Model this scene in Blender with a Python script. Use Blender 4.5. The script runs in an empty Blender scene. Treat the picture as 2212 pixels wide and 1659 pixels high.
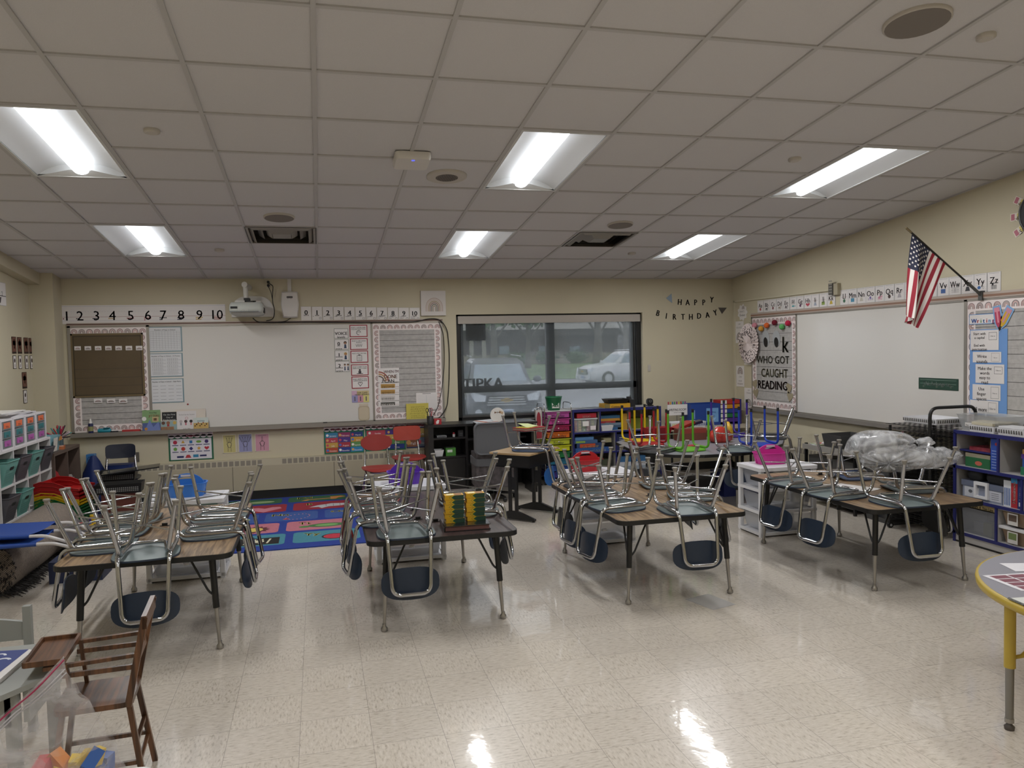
import bpy, bmesh, math, random
from math import pi, sin, cos, radians as rad
from mathutils import Matrix, Vector
random.seed(7)
SC = bpy.context.scene
COL = SC.collection
# ---------------------------------------------------------------- camera, world, exposure
FPX, CX, CY, H = 1678.15, 1106.0, 829.5, 1.67
RW = ((0.9697611, -0.2430519, -0.022116), (-0.0325634, -0.0390505, -0.9987065), (0.2418739, 0.9692269, -0.0457843))
cam = bpy.data.objects.new('camera', bpy.data.cameras.new('camera')); COL.objects.link(cam)
cam.data.sensor_fit = 'HORIZONTAL'; cam.data.sensor_width = 36.0
cam.data.lens = FPX / 2212 * 36.0
cam.data.clip_start = 0.05; cam.data.clip_end = 400
_r, _d, _f = Vector(RW[0]), Vector(RW[1]), Vector(RW[2])
cam.matrix_world = Matrix.Translation((0, 0, H)) @ Matrix(((_r.x, -_d.x, -_f.x), (_r.y, -_d.y, -_f.y), (_r.z, -_d.z, -_f.z))).to_4x4()
SC.camera = cam
SC.view_settings.view_transform = 'Standard'; SC.view_settings.look = 'None'
SC.view_settings.gamma = 1.0; SC.view_settings.use_curve_mapping = False
SC.view_settings.exposure = 0.0
cy_ = SC.cycles
cy_.max_bounces = 10; cy_.diffuse_bounces = 6; cy_.glossy_bounces = 4; cy_.transmission_bounces = 6; cy_.transparent_max_bounces = 12
cy_.caustics_reflective = False; cy_.caustics_refractive = False
cy_.sample_clamp_indirect = 6.0; cy_.use_denoising = True
LAMP = 22
LENS = 4.2
WORLD_STRENGTH = 5.0
w = bpy.data.worlds.new('overcast_sky'); SC.world = w; w.use_nodes = True
nt = w.node_tree; bg = nt.nodes['Background']
tc = nt.nodes.new('ShaderNodeTexCoord'); sx = nt.nodes.new('ShaderNodeSeparateXYZ'); cr = nt.nodes.new('ShaderNodeValToRGB')
nt.links.new(tc.outputs['Generated'], sx.inputs[0]); nt.links.new(sx.outputs['Z'], cr.inputs[0]); nt.links.new(cr.outputs[0], bg.inputs[0])
cr.color_ramp.elements[0].position = 0.0; cr.color_ramp.elements[0].color = (.78, .84, .92, 1)
cr.color_ramp.elements[1].position = 0.6; cr.color_ramp.elements[1].color = (.95, .97, 1, 1)
bg.inputs[1].default_value = WORLD_STRENGTH

def ray(x, y):
    c = ((x - CX) / FPX, (y - CY) / FPX, 1.0)
    return Vector([sum(RW[i][k] * c[i] for i in range(3)) for k in range(3)])
def atY(x, y, Y): d = ray(x, y); return d * (Y / d.y) + Vector((0, 0, H))
def atX(x, y, X): d = ray(x, y); return d * (X / d.x) + Vector((0, 0, H))
def atZ(x, y, Z): d = ray(x, y); return d * ((Z - H) / d.z) + Vector((0, 0, H))

# ---------------------------------------------------------------- materials
def lin(c): return c / 12.92 if c <= .04045 else ((c + .055) / 1.055) ** 2.4
def hexc(h): h = h.lstrip('#'); return tuple(lin(int(h[i:i + 2], 16) / 255) for i in (0, 2, 4)) + (1,)
MATS = {}
def mat(name, col=None, rough=.5, metal=0, spec=.5, var=0, scale=8, bump=0, alpha=1, emit=0, coat=0, trans=0):
    if name in MATS: return MATS[name]
    m = bpy.data.materials.new(name); m.use_nodes = True; MATS[name] = m
    n = m.node_tree.nodes; l = m.node_tree.links; b = n['Principled BSDF']
    c = hexc(col) if isinstance(col, str) else col
    b.inputs['Base Color'].default_value = c; b.inputs['Roughness'].default_value = rough; b.inputs['Metallic'].default_value = metal
    b.inputs['Specular IOR Level'].default_value = spec; b.inputs['Coat Weight'].default_value = coat; b.inputs['Coat Roughness'].default_value = .08
    b.inputs['Alpha'].default_value = alpha; b.inputs['Transmission Weight'].default_value = trans
    if emit: b.inputs['Emission Color'].default_value = c; b.inputs['Emission Strength'].default_value = emit
    if var or bump:
        t = n.new('ShaderNodeTexCoord'); no = n.new('ShaderNodeTexNoise'); no.inputs['Scale'].default_value = scale; no.inputs['Detail'].default_value = 4
        l.new(t.outputs['Object'], no.inputs['Vector'])
        if var:
            r = n.new('ShaderNodeValToRGB'); r.color_ramp.elements[0].position = .3; r.color_ramp.elements[1].position = .7
            r.color_ramp.elements[0].color = tuple(x * (1 - var) for x in c[:3]) + (1,); r.color_ramp.elements[1].color = tuple(min(1, x * (1 + var)) for x in c[:3]) + (1,)
            l.new(no.outputs['Fac'], r.inputs[0]); l.new(r.outputs[0], b.inputs['Base Color'])
        if bump:
            bu = n.new('ShaderNodeBump'); bu.inputs['Strength'].default_value = bump; bu.inputs['Distance'].default_value = .01
            l.new(no.outputs['Fac'], bu.inputs['Height']); l.new(bu.outputs[0], b.inputs['Normal'])
    return m
def C(h, rough=.6, **k): return mat('paint_%s_%d' % (h, rough * 100), h, rough, **k)   # plain printed / moulded colour

# ---------------------------------------------------------------- mesh builder
_txt = {}
def text_mesh(s):
    if s not in _txt:
        cu = bpy.data.curves.new('t', 'FONT'); cu.body = s; cu.resolution_u = 2; cu.align_x = 'CENTER'; cu.align_y = 'CENTER'; cu.size = 1
        cu.fill_mode = 'FRONT'
        o = bpy.data.objects.new('t', cu); me = bpy.data.meshes.new_from_object(o)
        vs = [v.co.copy() for v in me.vertices]; fs = [tuple(p.vertices) for p in me.polygons]
        bpy.data.objects.remove(o); bpy.data.meshes.remove(me)
        if vs:
            x0 = min(v.x for v in vs); x1 = max(v.x for v in vs); y0 = min(v.y for v in vs); y1 = max(v.y for v in vs)
        else: x0 = x1 = y0 = y1 = 0
        _txt[s] = (vs, fs, x0, x1, y0, y1)
    return _txt[s]
def circle(r, n, cx=0, cy=0, a0=0, a1=2 * pi, ry=None):
    full = abs(a1 - a0 - 2 * pi) < 1e-6
    return [(cx + r * cos(a0 + (a1 - a0) * i / (n if full else n - 1)), cy + (ry or r) * sin(a0 + (a1 - a0) * i / (n if full else n - 1))) for i in range(n)]
def rrect(w, h, r, n=4, cx=0, cy=0):
    o = []
    for sx_, sy_, a in ((1, 1, 0), (-1, 1, pi / 2), (-1, -1, pi), (1, -1, 1.5 * pi)):
        for i in range(n + 1):
            t = a + pi / 2 * i / n; o.append((cx + sx_ * (w / 2 - r) + r * cos(t), cy + sy_ * (h / 2 - r) + r * sin(t)))
    return o
def fillet(pts, r, n=5):
    pts = [Vector(p) for p in pts]; out = [pts[0]]
    for a, b, c in zip(pts, pts[1:], pts[2:]):
        u = (a - b); v = (c - b); lu, lv = u.length, v.length
        d = min(r, lu * .48, lv * .48); p, q = b + u / lu * d, b + v / lv * d
        for i in range(n + 1):
            t = i / n; out.append(p * (1 - t) ** 2 + b * 2 * t * (1 - t) + q * t * t)
    return out + [pts[-1]]
class MB:
    def __init__(s, M=None): s.v = []; s.f = []; s.m = []; s.sm = []; s.mats = []; s.M = M or Matrix.Identity(4); s.T = Matrix.Identity(4)
    def at(s, x=0, y=0, z=0, rz=0, rx=0, ry=0):
        s.T = Matrix.Translation((x, y, z)) @ Matrix.Rotation(rz, 4, 'Z') @ Matrix.Rotation(ry, 4, 'Y') @ Matrix.Rotation(rx, 4, 'X'); return s
    def mi(s, m):
        if isinstance(m, str): m = C(m)
        if m not in s.mats: s.mats.append(m)
        return s.mats.index(m)
    def add(s, vs, fs, m, smooth=False):
        o = len(s.v); A = s.M @ s.T; i = s.mi(m)
        s.v += [A @ Vector(p) for p in vs]
        for f in fs: s.f.append(tuple(o + k for k in f)); s.m.append(i); s.sm.append(smooth)
        return s
    def box(s, x0, y0, z0, x1, y1, z1, m):
        return s.add([(x0, y0, z0), (x1, y0, z0), (x1, y1, z0), (x0, y1, z0), (x0, y0, z1), (x1, y0, z1), (x1, y1, z1), (x0, y1, z1)],
                     [(3, 2, 1, 0), (4, 5, 6, 7), (0, 1, 5, 4), (1, 2, 6, 5), (2, 3, 7, 6), (3, 0, 4, 7)], m)
    def cbox(s, x, y, z, w, d, h, m): return s.box(x - w / 2, y - d / 2, z, x + w / 2, y + d / 2, z + h, m)
    def prism(s, poly, z0, z1, m, mside=None, smooth=False):
        n = len(poly); vs = [(x, y, z0) for x, y in poly] + [(x, y, z1) for x, y in poly]
        s.add(vs, [tuple(range(n))[::-1], tuple(range(n, 2 * n))], m)
        return s.add(vs, [(i, (i + 1) % n, n + (i + 1) % n, n + i) for i in range(n)], mside or m, smooth)
    def flat(s, poly, z, m): return s.add([(x, y, z) for x, y in poly], [tuple(range(len(poly)))], m)
    def rect(s, x0, y0, x1, y1, z, m): return s.flat([(x0, y0), (x1, y0), (x1, y1), (x0, y1)], z, m)
    def ring(s, cx, cy, r0, r1, a0, a1, z, m, n=10, k=1):
        vs = []; 
        for i in range(n + 1):
            a = a0 + (a1 - a0) * i / n
            vs += [(cx + r0 * cos(a), cy + k * r0 * sin(a), z), (cx + r1 * cos(a), cy + k * r1 * sin(a), z)]
        return s.add(vs, [(2 * i, 2 * i + 1, 2 * i + 3, 2 * i + 2) for i in range(n)], m)
    def loft(s, rings, m, cap0=True, cap1=True, smooth=True):
        n = len(rings[0]); vs = [p for r in rings for p in r]; fs = []
        for k in range(len(rings) - 1):
            fs += [(k * n + i, k * n + (i + 1) % n, (k + 1) * n + (i + 1) % n, (k + 1) * n + i) for i in range(n)]
        s.add(vs, fs, m, smooth)
        if cap0: s.add(rings[0], [tuple(range(n))[::-1]], m)
        if cap1: s.add(rings[-1], [tuple(range(n))], m)
        return s
    def lathe(s, prof, m, n=16, smooth=True, cx=0, cy=0, ry=1):
        return s.loft([[(cx + r * cos(2 * pi * i / n), cy + ry * r * sin(2 * pi * i / n), z) for i in range(n)] for r, z in prof], m, smooth=smooth)
    def cyl(s, x, y, z0, z1, r, m, n=12, r2=None): return s.lathe([(r, z0), (r if r2 is None else r2, z1)], m, n, cx=x, cy=y)
    def tube(s, pts, r, m, n=8, closed=False, r2=None):
        pts = [Vector(p) for p in pts]; N = len(pts); rings = []; prev = None
        for i, p in enumerate(pts):
            if closed: t = pts[(i + 1) % N] - pts[i - 1]
            else: t = pts[min(i + 1, N - 1)] - pts[max(i - 1, 0)]
            t.normalize()
            if prev is None: a = t.orthogonal().normalized()
            else: a = (prev - t * prev.dot(t)).normalized()
            prev = a; b = t.cross(a); rr = r if r2 is None else r + (r2 - r) * i / (N - 1)
            rings.append([tuple(p + (a * cos(2 * pi * k / n) + b * sin(2 * pi * k / n)) * rr) for k in range(n)])
        if closed: rings.append(rings[0])
        return s.loft(rings, m, not closed, not closed)
    def ball(s, x, y, z, rx, m, ry=None, rz=None, n=10, k=6):
        ry = ry or rx; rz = rz or rx
        return s.loft([[(x + rx * sin(pi * j / k) * cos(2 * pi * i / n), y + ry * sin(pi * j / k) * sin(2 * pi * i / n), z - rz * cos(pi * j / k)) for i in range(n)] for j in [.02] + list(range(1, k)) + [k - .02]], m)
    def text(s, t, x, y, h, z, m, w=None, rot=0, sx=1, bold=0):
        """lettering of cap height h centred on x, y in the plane z"""
        vs, fs, x0, x1, y0, y1 = text_mesh(t)
        if not fs: return s
        k = h / .69; kx = k * sx
        if w and (x1 - x0) * kx > w: kx = w / (x1 - x0)
        cx, cyy = (x0 + x1) / 2, .0
        for o in ([0] if not bold else [-bold * h, 0, bold * h]):
            q = []
            for v in vs:
                a, b = (v.x - cx) * kx + o, v.y * k
                q.append((x + a * cos(rot) - b * sin(rot), y + a * sin(rot) + b * cos(rot), z))
            s.add(q, fs, m)
        return s
    def build(s, name, parent=None, world=False, merge=False):
        vs = s.v; loc = None
        if parent is None:
            x0, x1 = min(v.x for v in vs), max(v.x for v in vs); y0, y1 = min(v.y for v in vs), max(v.y for v in vs); z0 = min(v.z for v in vs)
            loc = Vector(((x0 + x1) / 2, (y0 + y1) / 2, z0)); vs = [v - loc for v in vs]
        elif world:
            I = WM[parent.name].inverted(); vs = [I @ v for v in vs]
        me = bpy.data.meshes.new(name); me.from_pydata([tuple(v) for v in vs], [], s.f)
        for m in s.mats: me.materials.append(m)
        me.polygons.foreach_set('material_index', s.m); me.polygons.foreach_set('use_smooth', s.sm); me.update()
        if merge:
            b = bmesh.new(); b.from_mesh(me); bmesh.ops.remove_doubles(b, verts=b.verts, dist=1e-5); b.to_mesh(me); b.free()
        o = bpy.data.objects.new(name, me); COL.objects.link(o)
        if loc is not None: o.location = loc; WM[o.name] = Matrix.Translation(loc)
        else: o.parent = parent; WM[o.name] = WM[parent.name].copy()
        return o
WM = {}
def tag(o, label=None, cat=None, group=None, kind=None):
    if label: o['label'] = label
    if cat: o['category'] = cat
    if group: o['group'] = group
    if kind: o['kind'] = kind
    return o
def thing(name, label, cat, loc=(0, 0, 0), rz=0, group=None, rx=0):
    o = bpy.data.objects.new(name, None); COL.objects.link(o); o.location = loc; o.rotation_euler = (rx, 0, rz); o.empty_display_size = .1
    WM[o.name] = Matrix.Translation(loc) @ Matrix.Rotation(rz, 4, 'Z') @ Matrix.Rotation(rx, 4, 'X')
    return tag(o, label, cat, group)
def kids(o): return [c for c in bpy.data.objects if c.parent == o]
KC = {}
def copy_tree(o, parent=None):
    c = o.copy(); COL.objects.link(c)
    if parent: c.parent = parent
    if o.name not in KC: KC[o.name] = kids(o)
    for ch in KC[o.name]: copy_tree(ch, c)
    return c
def place(proto, used, loc, rz=0, rx=0, label=None, group=None):
    """first call moves the prototype itself, later calls copy it"""
    o = proto if not used[0] else copy_tree(proto)
    used[0] = True; o.location = loc; o.rotation_euler = (rx, 0, rz)
    WM[o.name] = Matrix.Translation(loc) @ Matrix.Rotation(rz, 4, 'Z') @ Matrix.Rotation(rx, 4, 'X')
    if label: o['label'] = label
    if group: o['group'] = group
    return o
# wall frames: u to the right as seen from the room, v up, w out of the wall into the room
YB, XR, XL = 9.42, 5.42, -2.91
def basis(o, u, v, n): return Matrix(((u[0], v[0], n[0], o[0]), (u[1], v[1], n[1], o[1]), (u[2], v[2], n[2], o[2]), (0, 0, 0, 1)))
FB = basis((0, YB, 0), (1, 0, 0), (0, 0, 1), (0, -1, 0))
FR = basis((XR, 0, 0), (0, -1, 0), (0, 0, 1), (-1, 0, 0))
FL = basis((XL, 0, 0), (0, 1, 0), (0, 0, 1), (1, 0, 0))
def PB(x0, y0, x1, y1, Y=YB):
    xm, ym = (x0 + x1) / 2, (y0 + y1) / 2
    return atY(x0, ym, Y).x, atY(xm, y1, Y).z, atY(x1, ym, Y).x, atY(xm, y0, Y).z
def PR(x0, y0, x1, y1, X=XR):
    xm, ym = (x0 + x1) / 2, (y0 + y1) / 2
    return -atX(x0, ym, X).y, atX(xm, y1, X).z, -atX(x1, ym, X).y, atX(xm, y0, X).z
# ---------------------------------------------------------------- room shell
M_wall = mat('painted_wall_beige', '#c0b8a0', .75, var=.03, scale=1.5, bump=.03)
M_tile = mat('ceiling_tile', '#c8c6c8', .9, var=.025, scale=220, bump=.15)
M_grid = mat('ceiling_grid', '#b4b2b2', .6)
M_black = mat('black_rubber', '#101010', .55)
def floor_mat():
    m = bpy.data.materials.new('vinyl_composition_tile'); m.use_nodes = True; MATS['floor'] = m
    n = m.node_tree.nodes; l = m.node_tree.links; b = n['Principled BSDF']
    g = n.new('ShaderNodeNewGeometry'); sp = n.new('ShaderNodeSeparateXYZ'); l.new(g.outputs['Position'], sp.inputs[0])
    def math_(op, a, b_=None, c=None):
        k = n.new('ShaderNodeMath'); k.operation = op
        for i, q in enumerate((a, b_, c)):
            if q is None: continue
            if isinstance(q, (int, float)): k.inputs[i].default_value = q
            else: l.new(q, k.inputs[i])
        return k.outputs[0]
    T = .3048
    fx = math_('DIVIDE', math_('ADD', sp.outputs['X'], .127), T); fy = math_('DIVIDE', math_('ADD', sp.outputs['Y'], .07), T)
    cx = math_('FLOOR', fx); cy = math_('FLOOR', fy)
    def edge(f):
        r = math_('FRACT', f); return math_('MINIMUM', r, math_('SUBTRACT', 1.0, r))
    e = math_('MINIMUM', edge(fx), edge(fy)); seam = math_('LESS_THAN', e, .0035)
    cmb = n.new('ShaderNodeCombineXYZ'); l.new(cx, cmb.inputs[0]); l.new(cy, cmb.inputs[1])
    wn = n.new('ShaderNodeTexWhiteNoise'); wn.noise_dimensions = '3D'; l.new(cmb.outputs[0], wn.inputs['Vector'])
    # streaky chip flecks, alternate direction per tile
    par = math_('MODULO', math_('ADD', math_('ADD', cx, cy), 200), 2)
    mp = n.new('ShaderNodeMapping'); mp.inputs['Scale'].default_value = (26, 95, 1); l.new(g.outputs['Position'], mp.inputs[0])
    mq = n.new('ShaderNodeMapping'); mq.inputs['Scale'].default_value = (95, 26, 1); l.new(g.outputs['Position'], mq.inputs[0])
    mx = n.new('ShaderNodeMix'); mx.data_type = 'VECTOR'; l.new(par, mx.inputs[0]); l.new(mp.outputs[0], mx.inputs[4]); l.new(mq.outputs[0], mx.inputs[5])
    no = n.new('ShaderNodeTexNoise'); no.inputs['Detail'].default_value = 5; no.inputs['Roughness'].default_value = .65; no.inputs['Scale'].default_value = 1.0
    l.new(mx.outputs[1], no.inputs['Vector'])
    r = n.new('ShaderNodeValToRGB'); el = r.color_ramp.elements
    el[0].position = .34; el[0].color = hexc('#aaa092'); el[1].position = .66; el[1].color = hexc('#d9d1c6')
    k = el.new(.46); k.color = hexc('#cbc2b5'); k = el.new(.56); k.color = hexc('#d0c7bb')
    l.new(no.outputs['Fac'], r.inputs[0])
    mm = n.new('ShaderNodeMix'); mm.data_type = 'RGBA'; mm.blend_type = 'MULTIPLY'; mm.inputs[0].default_value = 1
    l.new(r.outputs[0], mm.inputs[6]); v = math_('ADD', math_('MULTIPLY', wn.outputs['Value'], .07), .95)
    cb = n.new('ShaderNodeCombineColor'); [l.new(v, cb.inputs[i]) for i in range(3)]; l.new(cb.outputs[0], mm.inputs[7])
    ms = n.new('ShaderNodeMix'); ms.data_type = 'RGBA'; l.new(math_('MULTIPLY', seam, .55), ms.inputs[0]); l.new(mm.outputs[2], ms.inputs[6]); ms.inputs[7].default_value = hexc('#4a4238')
    l.new(ms.outputs[2], b.inputs['Base Color'])
    b.inputs['Roughness'].default_value = .34; b.inputs['Specular IOR Level'].default_value = .45
    b.inputs['Coat Weight'].default_value = .9; b.inputs['Coat Roughness'].default_value = .055; b.inputs['Coat IOR'].default_value = 1.5
    # slight waviness of the waxed surface
    nb = n.new('ShaderNodeTexNoise'); nb.inputs['Scale'].default_value = 9; nb.inputs['Detail'].default_value = 3; l.new(g.outputs['Position'], nb.inputs['Vector'])
    hs = math_('ADD', math_('MULTIPLY', nb.outputs['Fac'], .5), math_('MULTIPLY', wn.outputs['Value'], .15))
    bu = n.new('ShaderNodeBump'); bu.inputs['Strength'].default_value = .10; bu.inputs['Distance'].default_value = .02; l.new(hs, bu.inputs['Height'])
    l.new(bu.outputs[0], b.inputs['Coat Normal']); l.new(bu.outputs[0], b.inputs['Normal'])
    return m
M_floor = floor_mat()
YF = -2.2     # rear wall of the room, behind the camera
def struct(mb, name, parent=None): return tag(mb.build(name, parent), kind='structure')
struct(MB().box(-3.1, YF - .2, -.12, 5.62, 9.62, 0, M_floor), 'floor')
# back wall with the window opening, right, left and rear walls
WX0, WX1, WZ0, WZ1 = 1.663, 4.118, .775, 2.098
b = MB()
b.box(-3.1, 9.42, 0, WX0, 9.62, 3.0, M_wall).box(WX1, 9.42, 0, 5.62, 9.62, 3.0, M_wall).box(WX0, 9.42, 0, WX1, 9.62, WZ0, M_wall).box(WX0, 9.42, WZ1, WX1, 9.62, 3.0, M_wall)
struct(b, 'wall_back')
struct(MB().box(5.42, YF, 0, 5.62, 9.42, 4.1, M_wall), 'wall_right')
b = MB().box(-3.1, YF, 0, XL, 9.42, 4.1, M_wall); b.box(XL, 9.15, 0, -2.68, 9.42, 2.8, M_wall); struct(b, 'wall_left')
struct(MB().box(-3.1, YF - .2, 0, 5.62, YF, 4.1, M_wall), 'wall_rear')
struct(MB().box(-3.1, YF - .2, 4.1, 5.62, 9.62, 4.2, M_wall), 'roof')  # unseen slab added above the ceiling to keep sky light from leaking in
# sloping suspended ceiling: local x across, y down the slope away from the camera, z out of the slope
AL = rad(5.7); TC = .6096
CO = Vector((.0302, 3.283 * cos(AL) + 1.795 * sin(AL), H + 1.795 * cos(AL) - 3.283 * sin(AL)))
CM = Matrix.Translation(CO) @ Matrix.Rotation(-AL, 4, 'X')
def cp(c, r, d=0): return CM @ Vector((c * TC, r * TC, d))
CL, CR, R0, R1 = -4.66, 8.87, -9.3, 9.9
lights = [(c, r) for c in (-3, 2, 6) for r in (6, 2, -3, -7)]
vents = [(-1, 6), (4, 6)]
skip = {(c, r + k) for c, r in lights for k in (0, 1)} | set(vents)
b = MB(CM)
for c in range(-5, 9):
    for r in range(-10, 10):
        if (c, r) in skip: continue
        x0, x1, y0, y1 = max(c, CL - .1) * TC, min(c + 1, CR + .1) * TC, max(r, R0) * TC, min(r + 1, R1 + .1) * TC
        if x1 <= x0 or y1 <= y0: continue
        b.box(x0, y0, .009, x1, y1, .02, M_tile)
ceil_ = struct(b, 'ceiling')
b = MB(CM)
def cell_edge(c, r): return (c, r) in skip
for c in range(-4, 9): b.box(c * TC - .012, R0 * TC, 0, c * TC + .012, R1 * TC, .012, M_grid)
for r in range(-9, 10):
    c = -5
    while c < 9:
        a = c
        # the cross tees are left out where a light fixture spans two cells
        if any((c == lc and r == lr + 1) for lc, lr in lights): c += 1; continue
        while c < 9 and not any((c == lc and r == lr + 1) for lc, lr in lights): c += 1
        b.box(max(a, CL) * TC, r * TC - .012, .0005, min(c, CR) * TC, r * TC + .012, .012, M_grid)
# wall angles along the room edges
b.box(CR * TC - .03, R0 * TC, -.001, CR * TC, R1 * TC, .02, M_grid).box(CL * TC, 9.86 * TC - .022, -.001, CR * TC, 9.9 * TC, .02, M_grid)
tag(b.build('trim_1'), kind='structure')
# soffit on the left side
b = MB()
for y0, y1 in ((YF, 9.15),):
    za, zb = cp(0, 0).z + (cp(0, 0).y - y0) * math.tan(AL), cp(0, 0).z + (cp(0, 0).y - y1) * math.tan(AL)
    vs = [(XL, y0, za - .115), (-2.80, y0, za - .115), (-2.80, y0, za + .1), (XL, y0, za + .1), (XL, y1, zb - .115), (-2.80, y1, zb - .115), (-2.80, y1, zb + .1), (XL, y1, zb + .1)]
    b.add(vs, [(0, 1, 2, 3), (7, 6, 5, 4), (1, 5, 6, 2), (0, 4, 5, 1)], M_wall)
struct(b, 'trim_2')
# ---------------------------------------------------------------- recessed ceiling fixtures
M_refl = mat('fixture_reflector_white', '#c9c9c8', .5)
M_lens = mat('glowing_lens', (.93, .96, 1, 1), .4, emit=LENS)
def make_light():
    t = thing('ceiling_light', '', 'ceiling light')
    L, W = 2 * TC, TC
    b = MB(); b.box(.012, .012, -.002, W - .012, .03, .01, M_refl).box(.012, L - .03, -.002, W - .012, L - .012, .01, M_refl)
    b.box(.012, .03, -.002, .03, L - .03, .01, M_refl).box(W - .03, .03, -.002, W - .012, L - .03, .01, M_refl); b.build('frame', t)
    b = MB(); n = 10      # two curved wings rising to the middle
    for sgn in (0, 1):
        pr = []
        for i in range(n + 1):
            u = i / n; x = .03 + u * (W / 2 - .03 - .055); z = .004 + .085 * sin(u * pi / 2) ** .8
            pr.append((x if not sgn else W - x, z))
        vs = [(x, y, z) for x, z in pr for y in (.03, L - .03)]
        b.add(vs, [(2 * i, 2 * i + 1, 2 * i + 3, 2 * i + 2) for i in range(n)], M_refl, True)
    b.box(0.01, 0.01, .1, W - .01, L - .01, .12, M_refl)
    b.box(.02, .02, .0, .03, L - .02, .1, M_refl).box(W - .03, .02, 0, W - .02, L - .02, .1, M_refl).box(.03, .02, 0, W - .03, .03, .1, M_refl).box(.03, L - .03, 0, W - .03, L - .02, .1, M_refl)
    # white end caps standing up toward the lens
    for y, d in ((.03, 1), (L - .03, -1)):
        b.add([(.04, y, .001), (W - .04, y, .001), (W / 2 + .07, y + d * .05, .03), (W / 2 - .07, y + d * .05, .03)], [(0, 1, 2, 3)], M_refl)
    b.build('reflector', t)
    b = MB(); rr = .06
    sec = [(W / 2 + rr * cos(a), .055 - .05 * sin(a)) for a in [pi * i / 10 for i in range(11)]]
    y0, y1 = .06, L - .06
    vs = [(x, y, z) for x, z in sec for y in (y0, y1)]
    b.add(vs, [(2 * i, 2 * i + 1, 2 * i + 3, 2 * i + 2) for i in range(10)], M_lens, True)
    b.add([(x, y0, z) for x, z in sec], [tuple(range(11))], M_lens); b.add([(x, y1, z) for x, z in sec], [tuple(range(11))], M_lens)
    b.build('lens', t)
    la = bpy.data.lights.new('tube_lamp', 'AREA'); la.shape = 'RECTANGLE'; la.size = .105; la.size_y = 1.08; la.energy = LAMP; la.color = (1, 1, 1)
    o = bpy.data.objects.new('tube_lamp', la); COL.objects.link(o); o.parent = t; o.location = (W / 2, L / 2, .0035); WM[o.name] = Matrix.Identity(4)
    return t
proto = make_light(); used = [False]
nm = {(-3, 6): 'recessed ceiling light nearest the corner above the number line', (-3, 2): 'large ceiling light cut off by the left edge of the picture',
      (2, 6): 'recessed ceiling light between the two air vents, nearest the back wall', (2, 2): 'bright recessed ceiling light beside the perforated ceiling speaker',
      (6, 6): 'recessed ceiling light nearest the far right corner of the room', (6, 2): 'bright recessed ceiling light nearest the flag side wall',
      }
for c, r in lights:
    o = place(proto, used, cp(c, r), label=nm.get((c, r), 'recessed ceiling light overhead, behind where the picture is taken'), group='recessed ceiling lights')
    o.rotation_euler = (-AL, 0, 0)
    if (c, r) not in nm: o['group'] = 'ceiling lights behind the viewpoint'
def cth(name, label, cat, x, y, group=None):  # small round fixtures under the tiles, at pixel ray x, y with the ceiling plane
    d = ray(x, y); I = CM.to_3x3().inverted(); o = I @ (Vector((0, 0, H)) - CO); dd = I @ d
    k = -o.z / dd.z; q = o + dd * k
    t = thing(name, label, cat, CM @ q, 0, group); t.rotation_euler = (-AL, 0, 0); WM[t.name] = Matrix.Translation(CM @ q) @ Matrix.Rotation(-AL, 4, 'X'); return t
M_mesh = mat('speaker_mesh_grey', '#77706a', .7); M_off = mat('off_white_plastic', '#b8b2aa', .5)
for x, y, r, lab, m in ((965, 382, .145, 'round white ceiling speaker with perforated centre beside the access point', M_off), (603, 470, .125, 'plain grey round ceiling speaker above the left air vent', M_mesh),
                 (1340, 486, .12, 'plain grey round ceiling speaker above the right air vent', M_mesh), (1981, 48, .15, 'large grey ceiling speaker high in the near right of the ceiling', M_mesh)):
    t = cth('ceiling_speaker', lab, 'speaker', x, y, 'round ceiling speakers')
    MB().lathe([(r, .009), (r, -.004), (r - .01, -.009), (r - .02, -.008)], M_off, 28).build('rim', t)
    b = MB().cyl(0, 0, -.0095, -.006, r * (.56 if m is M_off else .94), M_mesh, 28)
    if m is M_off:
        for i in range(-6, 7):
            for j in range(-6, 7):
                if i * i + j * j < 40: b.box(i * .012 - .003, j * .012 - .003, -.0105, i * .012 + .003, j * .012 + .003, -.0094, '#3c3936')
    b.build('grille', t)
for x, y, lab in ((328, 284, 'small round sprinkler cover beside the left ceiling light'), (474, 541, 'small round sprinkler cover below the left air vent'), (1717, 345, 'small round sprinkler cover left of the large right ceiling light'),
                  (1365, 548, 'small round sprinkler cover below the right air vent'), (2130, 80, 'small round sprinkler cover in the upper right ceiling tile')):
    t = cth('sprinkler_cover', lab, 'sprinkler cover', x, y, 'sprinkler covers'); MB().lathe([(.045, .009), (.045, -.006), (.03, -.012)], M_off, 20).build('cover_plate', t)
t = cth('wifi_access_point', 'white square wireless access point mounted on the ceiling grid', 'access point', 889, 340)
b = MB(); b.loft([[(x, y, z) for x, y in rrect(s_, s_, .03)] for s_, z in ((.235, .0), (.235, -.03), (.22, -.048))], mat('gloss_white', '#cfcbc6', .35)); b.build('housing', t)
b = MB().box(-.01, -.085, -.0495, .01, -.07, -.047, mat('blue_led', '#4a55ff', .4, emit=2)); b.build('status_light', t)
M_vent = mat('vent_metal', '#8e8982', .45, .3); M_vd = C('#2c2a28')
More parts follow.
